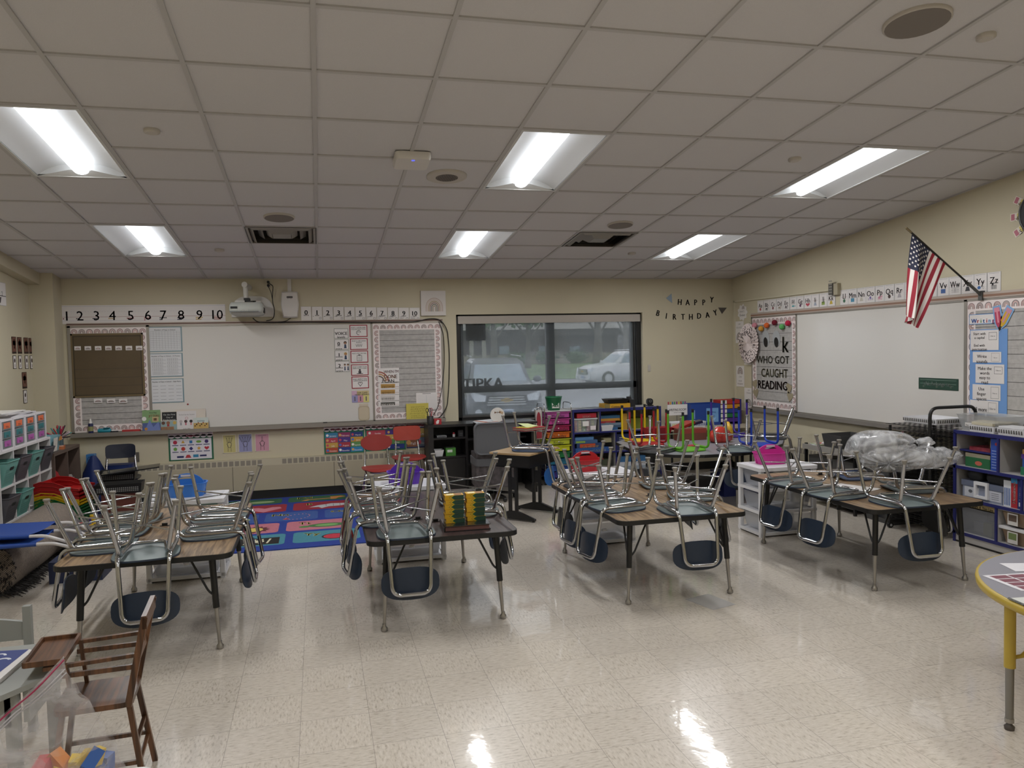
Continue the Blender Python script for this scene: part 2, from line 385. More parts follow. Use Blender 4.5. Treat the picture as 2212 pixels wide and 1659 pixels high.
def make_vent():
    t = thing('ceiling_vent', '', 'air vent')
    MB().box(.012, .012, .07, TC - .012, TC - .012, .09, M_vd).box(0, 0, 0, .012, TC, .09, M_vd).box(TC - .012, 0, 0, TC, TC, .09, M_vd).box(.012, 0, 0, TC - .012, .012, .09, M_vd).box(.012, TC - .012, 0, TC - .012, TC, .09, M_vd).build('duct_back', t)
    b = MB()
    for k, (s_, z) in enumerate(((.285, 0), (.21, .018), (.135, .004))):
        o, i = s_, s_ - .052
        for q in range(4):
            a = q * pi / 2; c_ = TC / 2
            P = [(-o, -o, z + .03), (o, -o, z + .03), (i, -i, z - .012), (-i, -i, z - .012)]
            b.add([(c_ + x * cos(a) - y * sin(a), c_ + x * sin(a) + y * cos(a), zz) for x, y, zz in P], [(0, 1, 2, 3)], M_vent)
    b.box(TC / 2 - .08, TC / 2 - .08, -.008, TC / 2 + .08, TC / 2 + .08, -.004, M_vent); b.build('louvres', t)
    b = MB(); 
    for x0, y0, x1, y1 in ((.012, .012, TC - .012, .03), (.012, TC - .03, TC - .012, TC - .012), (.012, .03, .03, TC - .03), (TC - .03, .03, TC - .012, TC - .03)): b.box(x0, y0, -.004, x1, y1, .01, M_vent)
    b.build('rim', t); return t
pv = make_vent(); u = [False]
for (c, r), lab in zip(vents, ('square louvred ceiling vent on the left, above the projector', 'square louvred ceiling vent on the right, above the window')):
    o = place(pv, u, cp(c, r), label=lab, group='ceiling air vents'); o.rotation_euler = (-AL, 0, 0)
# ---------------------------------------------------------------- baseboards and heaters
for nme, bx in (('baseboard_right', (5.405, YF, 0, 5.42, 5.3, .1)), ('baseboard_left', (-2.91, YF, 0, -2.895, 9.15, .1)), ('baseboard_back', (-2.68, 9.405, 0, 5.42, 9.42, .1))):
    struct(MB().box(*bx, M_black), nme)
M_heat = mat('heater_enamel', '#aca48e', .45); M_slot = mat('heater_slot', '#7d776b', .6)
def heater(F, u0, u1, label, seams, slots):
    t = thing('baseboard_heater', label, 'heater', tuple((F @ Vector(((u0 + u1) / 2, 0, 0)))), 0, 'wall convector heaters')
    b = MB(F)
    prof = [(0, .10), (.085, .10), (.085, .385), (.07, .46), (0, .46)]
    b.loft([[(u, v, w_) for w_, v in prof] for u in (u0, u1)], M_heat, smooth=False)
    b.build('casing', t, True)
    b = MB(F); b.box(u0, 0, 0, u1, .1, .075, M_black); b.build('toe_kick', t, True)
    for a, c_ in slots:
        b = MB(F); k = int((c_ - a) / .062)
        for i in range(k):
            u = a + i * .062
            q = [(u + .006, .395, .0845), (u + .052, .395, .0845), (u + .052, .45, .0735), (u + .006, .45, .0735)]
            b.add(q, [(0, 1, 2, 3)], M_slot)
        b.build('louvres', t, True)
    for s_ in seams: MB(F).box(s_ - .002, .1, .08, s_ + .002, .385, .0865, M_black).build('seam', t, True)
heater(FB, -2.3, 1.22, 'long beige convector heater low on the back wall behind the rug', (-.98, .15), ((-2.2, -.6), (-.44, 1.15)))
heater(FR, -9.3, -6.0, 'beige convector heater low on the right wall under the whiteboard', (-7.6,), ((-9.25, -7.4), (-7.2, -6.1)))
# ---------------------------------------------------------------- window
M_fr = mat('window_frame_black', '#141414', .4); M_fg = mat('window_frame_dark_grey', '#3a3a3a', .45)
YW = 9.535
t = tag(MB().box(WX0, 9.42, WZ0 - .012, WX1, 9.60, WZ0 + .012, mat('sill_pale', '#8e8c86', .35)).build('window_1'), kind='structure')
b = MB()
for x0, z0, x1, z1 in ((WX0, WZ0, WX0 + .055, WZ1), (WX1 - .06, WZ0, WX1, WZ1), (WX0, WZ0, WX1, WZ0 + .05), (WX0, WZ1 - .03, WX1, WZ1)): b.box(x0, YW - .06, z0, x1, YW + .05, z1, M_fr)
b.box(WX0 + .055, YW - .03, WZ0 + .05, WX1 - .06, YW - .01, WZ0 + .09, M_fg)
b.build('frame', t, True)
b = MB(); X0, Z0, X1, Z1 = PB(1178, 690, 1196, 700, YW); 
b.box(X0, YW - .02, WZ0 + .05, X1 + .0, YW + .04, WZ1, M_fg)
_, Zt0, _, Zt1 = PB(1000, 832, 1178, 846, YW); b.box(WX0, YW - .02, Zt0, WX1, YW + .04, Zt1, M_fg)
xr = PB(1362, 700, 1376, 820, YW); b.box(xr[0], YW - .02, WZ0, WX1, YW + .04, WZ1, M_fg)
b.box(WX0 + .05, YW - .02, WZ0, WX0 + .10, YW + .04, WZ1, M_fg); b.build('mullions', t, True)
b = MB().box(WX0 + .05, YW + .02, WZ0 + .05, WX1 - .06, YW + .026, WZ1, mat('window_glass', '#ffffff', 0, trans=1, alpha=.12)); b.build('glass', t, True)
# roller shade: a thin woven screen that lets the view through
ms = bpy.data.materials.new('shade_screen_fabric'); ms.use_nodes = True; n = ms.node_tree.nodes; l = ms.node_tree.links; n.clear()
out = n.new('ShaderNodeOutputMaterial'); mxs = n.new('ShaderNodeMixShader'); tr = n.new('ShaderNodeBsdfTransparent'); df = n.new('ShaderNodeBsdfDiffuse'); tl = n.new('ShaderNodeBsdfTranslucent'); ad = n.new('ShaderNodeMixShader')
df.inputs[0].default_value = hexc('#5e6263'); tl.inputs[0].default_value = hexc('#6d7274'); ad.inputs[0].default_value = .35
l.new(df.outputs[0], ad.inputs[1]); l.new(tl.outputs[0], ad.inputs[2]); mxs.inputs[0].default_value = .66
l.new(tr.outputs[0], mxs.inputs[1]); l.new(ad.outputs[0], mxs.inputs[2]); l.new(mxs.outputs[0], out.inputs[0])
t = thing('roller_shade', 'grey see-through roller shade pulled down over the window', 'window shade', (2.85, 9.47, WZ0))
b = MB().box(WX0 + .06, 9.469, WZ0 + .05, 4.0, 9.4695, 2.04, ms); b.build('fabric', t, True)
b = MB(); sx0, sz0, sx1, sz1 = PB(989, 681, 1382, 697, 9.44); b.box(sx0, 9.43, sz0, sx1, 9.50, sz1, mat('valance_pale', '#a8a199', .5)); b.build('valance', t, True)
b = MB().box(WX0 + .06, 9.462, WZ0 + .05, 4.0, 9.477, WZ0 + .075, mat('hem_bar', '#4a4a4a', .4)); b.build('hem_bar', t, True)
b = MB(); 
for dx in (0, .02): b.tube([(4.02 + dx, 9.455, 2.04), (4.03 + dx, 9.455, 1.5), (4.045 + dx * 1.5, 9.455, .84)], .004, M_fr, 5)
b.build('pull_chain', t, True)
# letters stuck inside the glass
M_let = mat('dark_vinyl_letters', '#2b2c2c', .6)
x0, z0, x1, z1 = PB(999, 812, 1086, 836, YW)
t = tag(MB(basis((0, YW - .03, 0), (1, 0, 0), (0, 0, 1), (0, -1, 0))).text('TIPKA', (x0 + x1) / 2, z0 + .035, (z1 - z0) * .98, 0, M_let, w=(x1 - x0), bold=.05).build('name_letters'), 'dark block letters TIPKA stuck on the lower left window pane', 'lettering')
x0, z0, x1, z1 = PB(1005, 700, 1048, 736, YW)
b = MB(basis((0, YW - .03, 0), (1, 0, 0), (0, 0, 1), (0, -1, 0))); b.box(x0, z0, -.002, x1, z1, 0, mat('number_card', '#5b6066', .6)); 
F2 = basis(((x0 + x1), YW - .033, 0), (-1, 0, 0), (0, 0, 1), (0, -1, 0)); b.M = F2; b.text('1112', (x0 + x1) / 2, z0 + (z1 - z0) * .38, (z1 - z0) * .34, 0, M_let)
tag(b.build('room_number_card'), 'grey card with mirrored number 1112 in the upper left pane', 'sign')
# ---------------------------------------------------------------- wall boards and papers
PAPER, INK = '#dcd8d6', '#26242a'
M_paper = mat('paper_white', PAPER, .6); M_lam = mat('laminated_paper', PAPER, .25)
M_ink = C('#1f1d20'); M_alu = mat('aluminium_frame', '#9c978f', .4, .6); M_wb = mat('whiteboard_enamel', '#d2cfca', .16, coat=.3)
M_plank = mat('grey_wood_plank_print', '#aaa7a4', .7, var=.10, scale=30)
BR = ['#8f6f6c', '#b48f8c', '#7d7472', '#9a8580', '#6f605f', '#c49b97']
def arch(b, cx, cy, r, z, rot=0, k=0):
    """one printed rainbow: legs plus half rings, opening toward rot - 90 degrees"""
    S = b.T.copy(); b.T = S @ Matrix.Translation((cx, cy, 0)) @ Matrix.Rotation(rot, 4, 'Z')
    cols = [BR[(k * 2 + i) % 6] for i in range(2)] + [BR[(k + 3) % 6]]
    for i, c in enumerate(cols):
        r1 = r * (1 - i * .29); r0 = r1 - r * .19
        b.ring(0, 0, r0, r1, 0, pi, z, c, 8); b.rect(r0, -r * .45, r1, 0, z, c); b.rect(-r1, -r * .45, -r0, 0, z, c)
    if k % 3 == 1: b.flat(circle(r * .1, 6, 0, -r * .1), z, c)
    b.T = S
def border(b, u0, v0, u1, v1, bw, z, sides='TBLR'):
    """white strip with printed rainbows round a board"""
    W = '#e6dcda'; r = bw * .42; step = bw * .98
    if 'T' in sides:
        b.box(u0, v1 - bw, 0, u1, v1, z, W); n = int((u1 - u0) / step)
        for i in range(n): arch(b, u0 + (i + .5) * (u1 - u0) / n, v1 - bw * .62, r, z + .001, 0, i)
    if 'B' in sides:
        b.box(u0, v0, 0, u1, v0 + bw, z, W); n = int((u1 - u0) / step)
        for i in range(n): arch(b, u0 + (i + .5) * (u1 - u0) / n, v0 + bw * .4, r, z + .001, 0, i + 1)
    for s_, u, rot in (('L', u0, pi / 2), ('R', u1 - bw, -pi / 2)):
        if s_ in sides:
            b.box(u, v0 + bw, 0, u + bw, v1 - bw, z + .0004, W); n = int((v1 - v0 - 2 * bw) / step)
            for i in range(n): arch(b, u + bw * (.62 if s_ == 'L' else .38), v0 + bw + (i + .5) * (v1 - v0 - 2 * bw) / n, r, z + .0015, rot, i)
def planks(b, u0, v0, u1, v1, z, n):
    b.box(u0, v0, 0, u1, v1, z, M_plank); h = (v1 - v0) / n
    R = random.Random(n)
    for i in range(n):
        if i: b.rect(u0, v0 + i * h - .002, u1, v0 + i * h + .002, z + .0006, '#35322f')
        for q in range(7):
            a = u0 + R.random() * (u1 - u0) * .8; v = v0 + (i + .15 + .7 * R.random()) * h; l_ = (u1 - u0) * (.05 + .15 * R.random())
            b.rect(a, v, min(u1, a + l_), v + .0018, z + .0006, '#8b8784')
def sheet(F, box, col=M_paper, z0=.0115, th=.0012):
    """returns a builder whose local 0..1 square is the sheet"""
    u0, v0, u1, v1 = box
    b = MB(F @ Matrix.Translation((u0, v0, z0)) @ Matrix.Diagonal((u1 - u0, v1 - v0, 1, 1)))
    b.box(0, 0, 0, 1, 1, th, col); b.z = th + .0006; b.asp = (v1 - v0) / (u1 - u0)
    return b
def st(b, t, x, y, h, m=M_ink, w=.94, bold=.03):  # text in 0..1 sheet coordinates
    vs, fs, x0, x1, y0, y1 = text_mesh(t)
    if not fs: return
    k = h / .69; kx = k * b.asp
    if (x1 - x0) * kx > w: kx = w / (x1 - x0)
    cx = (x0 + x1) / 2
    for o in ((0,) if not bold else (-bold * h * .5 * b.asp, bold * h * .5 * b.asp)): b.add([(x + (v.x - cx) * kx + o, y - h / 2 + v.y * k, b.z) for v in vs], fs, m)
def sr(b, x0, y0, x1, y1, m, dz=0): b.rect(x0, y0, x1, y1, b.z + dz, m)
def frame_lines(b, x0, y0, x1, y1, m, t=.01):
    ty = t; tx = t * b.asp
    sr(b, x0, y0, x1, y0 + ty, m); sr(b, x0, y1 - ty, x1, y1, m); sr(b, x0, y0, x0 + tx, y1, m); sr(b, x1 - tx, y0, x1, y1, m)
def disc(b, x, y, r, m, n=14, k=1): b.flat([(x + r * b.asp * cos(2 * pi * i / n), y + k * r * sin(2 * pi * i / n)) for i in range(n)], b.z, m)
def poly(b, P, m, dz=0): b.flat(P, b.z + dz, m)

# ---- big board on the back wall: frame, white panel, two tack panels, tray
U0, V0, U1, V1 = -2.636, .83, 1.492, 2.02
t = thing('whiteboard', 'long whiteboard on the back wall between two rainbow-bordered pin panels', 'whiteboard', (-.57, YB, .82))
b = MB(FB)
for q in ((U0, V0, U1, V0 + .02), (U0, V1 - .02, U1, V1), (U0, V0, U0 + .03, V1), (U1 - .025, V0, U1, V1), (-1.84, V0, -1.81, V1), (.63, V0, .65, V1)): b.box(q[0], q[1], 0, q[2], q[3], .018, M_alu)
b.box(U0, V1, 0, U1, V1 + .03, .022, mat('tackable_map_rail', '#b2a59b', .5, .2)); b.box(U0, V1 + .008, .022, U1, V1 + .02, .0235, '#5b3d33'); b.build('frame', t, True)
b = MB(FB).box(-1.81, V0 + .02, 0, .63, V1 - .02, .01, M_wb); b.build('panel', t, True)
b = MB(FB); b.box(U0, V0 - .03, 0, U1, V0 + .004, .075, M_alu); b.box(U0, V0 - .03, .07, U1, V0 + .014, .078, M_alu); b.build('tray', t, True)
for k, (a, c_, n_) in enumerate(((U0 + .03, -1.84, 17), (.65, U1 - .025, 17))):
    b = MB(FB); planks(b, a, V0 + .02, c_, V1 - .02, .011, n_); border(b, a, V0 + .02, c_, V1 - .02, .078, .013); b.build('pin_panel', t, True)
    b.__init__()
# map clips
for x, y in ((735, 697), (742, 697), (750, 697), (768, 697), (944, 692), (732, 698)):
    pass
# pocket chart
bx = PB(156, 720, 312, 857)
b = sheet(FB, bx, mat('brown_pocket_chart', '#5a4c36', .75, var=.08, scale=5), .016, .004)
frame_lines(b, .03, .03, .97, .96, '#3a3020', .012); frame_lines(b, 0, 0, 1, 1, '#6b5b3d', .025)
for v in (.3, .17, .44): sr(b, .03, v, .97, v + .006, '#43382a')
tag(b.build('pocket_chart'), 'brown cloth pocket chart pinned on the left rainbow board', 'pocket chart')
def mini(bx, lab, cat, k, group):
    b = sheet(FB, bx, M_paper, .022); arch(b, .5, .35, .3, b.z, 0, k); sr(b, .1, .25, .9, .36, '#5c5250'); tag(b.build('word_card'), lab, cat, group)
for i in range(7):
    x = 162 + i * 22.1; mini(PB(x, 748 + i * -.15, x + 14, 756.5), 'small white rainbow word card, %s from the left in the pocket chart row' % ['first', 'second', 'third', 'fourth', 'fifth', 'sixth', 'seventh'][i], 'card', i, 'word cards in the brown pocket chart')
for i, x in enumerate((204, 232, 258)):
    mini(PB(x, 861, x + 18, 870), 'small rainbow word card under the pocket chart, %s of three' % ['leftmost', 'middle', 'rightmost'][i], 'card', i, 'word cards under the pocket chart')
# number of days posters
M_bluep = '#7e949b'
ys = ((706, 760), (763, 814), (818, 870)); tl = ('Number of Days in School', 'Number of Days in School - 10 Frames', 'Number of Days in School - Tally Marks')
for i, (y0, y1) in enumerate(ys):
    b = sheet(FB, PB(320 + i * 2.3, y0, 394 + i * 2, y1), M_bluep, .012); sr(b, .04, .04, .96, .97, '#cfd0d2'); b.z += .0006
    st(b, tl[i], .5, .9, .05, M_ink, .84)
    if i == 0:
        for k in range(11): sr(b, .07 + k * .086, .1, .073 + k * .086, .82, '#4b4b50'); sr(b, .07, .1 + k * .072, .93, .105 + k * .072, '#4b4b50')
    elif i == 1:
        for cx in (.1, .54):
            for r in range(5):
                y = .1 + r * .145
                for k in range(6): sr(b, cx + k * .06, y, cx + k * .06 + .004, y + .1, '#55555a')
                for k in range(3): sr(b, cx, y + k * .05, cx + .3, y + k * .05 + .005, '#55555a')
                sr(b, cx + .32, y + .03, cx + .4, y + .036, '#55555a')
    else:
        for r in range(5):
            for k in range(4): sr(b, .08 + k * .23, .14 + r * .14, .24 + k * .23, .148 + r * .14, '#55555a')
    tag(b.build('counting_chart'), 'blue-edged counting chart with %s, %s of three on the whiteboard' % (('a hundred grid', 'top'), ('ten frames', 'middle'), ('tally mark lines', 'bottom'))[i], 'chart', 'school day counting charts')
# voice level cards
vy = ((710, 731), (733, 755), (757, 779), (780, 803))
for i, (y0, y1) in enumerate(vy):
    b = sheet(FB, PB(721.5 + i * .9, y0, 752 + i * .9, y1), M_paper, .012); frame_lines(b, 0, 0, 1, 1, '#5d6a62', .03)
    if i == 0: st(b, 'VOICE', .5, .64, .3, bold=.08); st(b, 'levels', .5, .25, .25)
    else:
        st(b, str(i - 1), .3, .72, .34, bold=.1); st(b, ('NO', 'WHISPER', 'REGULAR')[i - 1], .3, .42, .13, w=.5); st(b, 'voice', .3, .18, .2, w=.5)
        hair = ('#3c2a20', '#b58a3a', '#2c2220')[i - 1]
        for q, cx in enumerate((.76,) if i < 3 else (.68, .9)):
            s_ = 1 if i < 3 else .62
            poly(b, [(cx - .09 * s_, .12), (cx + .09 * s_, .12), (cx + .06 * s_, .5), (cx - .06 * s_, .5)], '#3b4a63'); disc(b, cx, .66, .15 * s_, hair); b.z += .0004; disc(b, cx, .61, .1 * s_, '#a87a5c'); b.z -= .0004
    tag(b.build('voice_card'), ('white card reading VOICE levels, top of its column', 'white voice card with number 0 and a child in glasses', 'white voice card with number 1 and a child with blond pigtails', 'white voice card with number 2 and two children')[i], 'card', 'voice level cards')
# rule cards with red borders
ry = ((702, 728), (731, 755.5), (757.5, 783.5), (787, 811), (813, 839))
rt = (('RULE 1: LISTEN AND', 'FOLLOW DIRECTIONS'), ('RULE 2: USE HAND', 'SIGNALS'), ('RULE 3: STAY ON TASK', ''), ('RULE 4: KEEP YOUR', 'HANDS & FEET TO YOURSELF'), ('RULE 5: RESPECT YOUR', 'CLASSMATES, SCHOOL AND TEACHER'))
for i, (y0, y1) in enumerate(ry):
    b = sheet(FB, PB(755 + i * 1.1, y0, 793.5 + i * .8, y1), '#9c3040', .012); sr(b, .05, .07, .95, .93, PAPER); b.z += .0006
    st(b, rt[i][0], .5, .82, .1, w=.8); st(b, rt[i][1], .5, .68, .09, w=.8)
    L = '#4b474b'
    if i == 0: b.ring(.5, .36, .10, .13, 0, pi * 1.6, b.z, L, 14, 1.5); b.ring(.49, .36, .04, .06, -.5, pi, b.z, L, 8, 1.5)
    elif i == 1:
        for cx in (.38, .5, .62):
            for a in (-.3, 0, .3): b.T = Matrix.Translation((cx, .25, 0)) @ Matrix.Rotation(-a, 4, 'Z'); b.rect(-.012, 0, .012, .26, b.z, '#9a9696')
            b.T = Matrix.Identity(4)
    elif i == 2: frame_lines(b, .36, .14, .64, .62, L, .03); [sr(b, .42, .24 + k * .1, .58, .26 + k * .1, L) for k in range(3)]; sr(b, .44, .6, .56, .68, L)
    elif i == 3: disc(b, .5, .5, .09, L); sr(b, .42, .16, .58, .42, L); sr(b, .32, .14, .68, .2, L)
    else: b.ring(.44, .42, .05, .08, 0, pi, b.z, L, 8, 1.5); b.ring(.56, .42, .05, .08, 0, pi, b.z, L, 8, 1.5); poly(b, [(.36, .42), (.39, .42), (.51, .22), (.5, .16)], L); poly(b, [(.64, .42), (.61, .42), (.49, .22), (.5, .16)], L)
    tag(b.build('rule_card'), 'red-bordered class rule card showing ' + ('an ear, topmost in its column', 'raised hands', 'a clipboard', 'a seated figure', 'a heart handshake, lowest in its column')[i], 'card', 'red-bordered rule cards')
b = sheet(FB, PB(760, 844, 797, 869), '#cfa0a4', .012)
for x0, y0, x1, y1, c in ((0, .62, 1, 1, '#c9a6bd'), (.3, .62, 1, 1, '#c9b98a'), (0, 0, .34, .62, '#9490b8'), (.34, 0, .66, .62, '#c48f9c'), (.66, 0, 1, .62, '#cfc77c')): sr(b, x0, y0, x1, y1, c); b.z += .0003
st(b, 'OUR CLASS', .6, .88, .12); st(b, 'HAND SIGNALS', .6, .72, .12)
for cx in (.17, .5, .83): sr(b, cx - .03, .12, cx + .03, .5, '#5a5560')
tag(b.build('hand_signal_chart'), 'small pastel hand signals chart below the red rule cards', 'chart')
bx = PB(774, 871, 798, 908)
b = MB(FB @ Matrix.Translation(((bx[0] + bx[2]) / 2, (bx[1] + bx[3]) / 2, .012))); W_, H_ = bx[2] - bx[0], bx[3] - bx[1]
b.prism(rrect(W_, H_ * .84, .03, cy=-H_ * .08), 0, .002, '#b5a78f'); b.prism(rrect(W_ * .82, H_ * .14, .01, cy=H_ * .42), 0, .0022, '#c9bda8'); b.prism(rrect(W_ * .86, H_ * .72, .03, cy=-H_ * .09), .002, .0026, '#c2b59d')
tag(b.build('paper_jar'), 'tan paper cut-out jar at the lower right of the whiteboard', 'cut-out')
b = MB(FB); x0, z0, x1, z1 = PB(402, 866, 410, 875); b.lathe([(.009, .01), (.009, .016), (.006, .018)], C('#8a1f26'), 12, cx=(x0 + x1) / 2, cy=z0 + .01); b.ring((x0 + x1) / 2 + .006, z0 + .024, .012, .016, 0, pi, .012, '#d8c8c8', 8)
tag(b.build('magnet'), 'small red and white magnet right of the tally chart', 'magnet')
# number line and number cards
cols = ['#7a4a50', '#4b4a55', '#3f3c4a', '#b89a6a', '#8a4b50', '#9a4a50', '#33323c', '#33324a', '#c2a35c', '#a8685a']
b = sheet(FB, PB(133, 658.5, 487, 698), M_paper, .002); sr(b, 0, .36, 1, .375, '#9a5a5c'); sr(b, 0, .93, 1, .94, '#8e93b0'); sr(b, 0, .16, 1, .17, '#a9abc0'); 
for k in range(60): sr(b, k / 60 + .003, .65, k / 60 + .012, .657, '#b0b0c0')
for i in range(10):
    x = (.03, .108, .205, .3, .41, .515, .61, .72, .835, .95)[i]; st(b, str(i + 1), x, .65, .5, bold=.02); n_ = i + 1
    for k in range(n_):
        r_, c_ = (k // 5, k % 5) if n_ > 5 else (0, k); disc(b, x - .02 + c_ * .009, .28 - r_ * .1, .035, cols[i], 8)
tag(b.build('number_line'), 'long white number line from 1 to 10 above the left pin panel', 'number line')
b = None; nw = ['zero', 'one', 'two', 'three', 'four', 'five', 'six', 'seven', 'eight', 'nine', 'ten']
for i in range(11):
    x = 650 + i * 23.45; b = sheet(FB, PB(x, 662 + i * .25, x + 22.6, 693 + i * .1), M_lam, .002); frame_lines(b, 0, 0, 1, 1, '#b9b5b2', .02)
    st(b, str(i), .5, .72, .32, bold=.1); st(b, nw[i], .5, .46, .13)
    for k in range(i): disc(b, .14 + (k % 5) * .09, .32 - (k // 5) * .1, .025, '#55525a', 6)
    if i: frame_lines(b, .7, .12, .9, .26, '#6a676c', .02)
    tag(b.build('number_card'), 'laminated number card showing %d and the word %s' % (i, nw[i]), 'card', 'laminated number cards above the whiteboard')
# framed rainbow canvas
x0, z0, x1, z1 = PB(908.5, 628.5, 962, 682); t = thing('rainbow_canvas', 'square white canvas with a pastel rainbow above the window corner', 'picture', ((x0 + x1) / 2, YB, z0))
b = MB(FB); b.box(x0, z0, 0, x1, z1, .03, mat('canvas_white', '#cfcac6', .8)); b.build('canvas', t, True); b = MB(FB); cx, cz = (x0 + x1) / 2 + .01, z0 + .1
for i, c in enumerate(('#b9a49a', '#c5b3a8', '#a38f6c', '#8d6f62', '#6a6a5c', '#9c8a74')):
    r1 = .105 - i * .017; b.ring(cx, cz, r1 - .009, r1, 0, pi, .031, c, 14, 1.1); b.rect(cx - r1, cz - .05, cx - r1 + .009, cz, .031, c); b.rect(cx + r1 - .009, cz - .05, cx + r1, cz, .031, c)
b.build('rainbow_print', t, True)
# posters in the right pin panel
def poster(F, bx, lab, fn, base=M_paper, z0=.014, cat='poster', name='poster', group=None):
    b = sheet(F, bx, base, z0); fn(b); return tag(b.build(name), lab, cat, group)
def f(b):
    for i, c in enumerate(('#a0584a', '#b98a5a', '#6c5a52')): b.ring(.03, .05, .42 - i * .1, .48 - i * .1, 0, pi * .5, b.z, c, 10, 1 / b.asp)
    b.z += .0005; st(b, "WHEN I'M", .62, .83, .2, C('#6b3038'), .7); st(b, 'DONE', .6, .5, .26, C('#77503a'), .6, .08); st(b, 'I CAN...', .55, .18, .24, C('#3b4440'), .7, .06)
poster(FB, PB(816, 795, 862, 825), "white sign reading WHEN I'M DONE I CAN beside the rainbow border", f)
rows = (('COLOR OR DRAW', '#b58e4a', 828, 839), ('WRITE', '#b58e4a', 841, 852)); 
for t_, y0, y1, c, lab in (('GO BACK TO MY DESK', 827.5, 839.5, '#ae8745', 'narrow strip with an ochre label, highest of the four task strips'), ('FINISH UP WORK IN CLASS', 840, 852, '#ae8745', 'narrow strip with an ochre label, second of the four task strips'),
                           ('READ TO A FRIEND AND READ A BOOK', 853, 865, '#c4bfbb', 'narrow white text strip, third of the four task strips'), ('READ A BOOK', 867, 877, '#4c4a44', 'narrow dark-edged strip reading READ A BOOK')):
    def f(b, t_=t_, c=c):
        sr(b, .12, .15, .8, .85, c); b.z += .0005; st(b, t_, .46, .5, .4, M_ink if c != '#4c4a44' else C('#e0dcd8'), .6, 0)
        if c != '#c4bfbb': arch(b, .9, .3, .08, b.z, 0, 2)
    poster(FB, PB(817, y0, 862, y1), lab, f, group='task strips on the right pin panel')
def f(b): st(b, 'BATHROOM LOG', .5, .93, .04, w=.5, bold=0); [sr(b, .05, .1 + k * .09, .95, .107 + k * .09, '#9ba0a8') for k in range(9)]; sr(b, .48, .1, .49, .85, '#9ba0a8')
poster(FB, PB(899, 848, 944, 884), 'white ruled sheet pinned low on the right pin panel', lambda b: ([sr(b, .05, .08 + k * .085, .95, .087 + k * .085, '#9ba0a8') for k in range(10)], sr(b, .48, .08, .49, .85, '#9ba0a8'), sr(b, .3, .93, .7, .96, '#66666a')), name='ruled_sheet', cat='paper')
def f(b):
    for i, s_ in enumerate(('A B C D E F G H I', 'J K L M N O P Q R', 'S T U V W X Y Z', 'a b c d e f g h i j k l m', 'n o p q r s t u v w', '0 1 2 3 4 5 6 7 8 9')): st(b, s_, .52, .82 - i * .125, .075, C('#4a4a20'), .8, 0)
poster(FB, PB(877, 871, 925, 907), 'yellow alphabet sheet standing in the tray below the right pin panel', f, '#c2b552', .03, 'paper', 'alphabet_sheet')
# papers under the big board
def hand(b, n_, c='#4a4548'):
    L = c
    def seg(x0, y0, x1, y1, w_=.012):
        d = Vector((x1 - x0, y1 - y0)); p = Vector((-d.y, d.x)).normalized() * w_; poly(b, [(x0 - p.x, y0 - p.y), (x1 - p.x, y1 - p.y), (x1 + p.x, y1 + p.y), (x0 + p.x, y0 + p.y)], L)
    seg(.38, .08, .4, .4); seg(.62, .08, .6, .4); seg(.4, .4, .3, .52); seg(.6, .4, .68, .52); b.ring(.5, .45, .14, .165, 0, 2 * pi, b.z, L, 14)
    for k in range(n_):
        x = .5 + (k - (n_ - 1) / 2) * .11; xt = .5 + (k - (n_ - 1) / 2) * (.2 if n_ > 1 else 0); seg(x - .03, .55, xt - .03, .82); seg(x + .03, .55, xt + .03, .82); seg(xt - .03, .82, xt + .03, .82)
for x0, y0, x1, y1, c, n_, lab in ((481, 939, 510, 979, '#bdb478', 3, 'yellow card with a three finger hand sign'), (515, 937, 545, 977, '#8d8fb5', 5, 'lilac card with an open hand sign'), (551, 936.5, 582, 975, '#c390a0', 1, 'pink card with a one finger hand sign')):
    def f(b, c=c, n_=n_): frame_lines(b, 0, 0, 1, 1, '#cfcabd', .03); sr(b, .2, .88, .8, .9, '#5a5560'); hand(b, n_)
    poster(FB, PB(x0, y0, x1, y1), lab + ' under the whiteboard tray', f, c, .002, 'card', 'hand_sign_card', 'hand sign cards under the whiteboard')
def scal(b, y, c1):   # scalloped top strip
    sr(b, 0, y, 1, 1, '#dad3d8')
    for i in range(7): disc(b, (i + .5) / 7, y, .1 / 1, '#dad3d8', 12, .6)
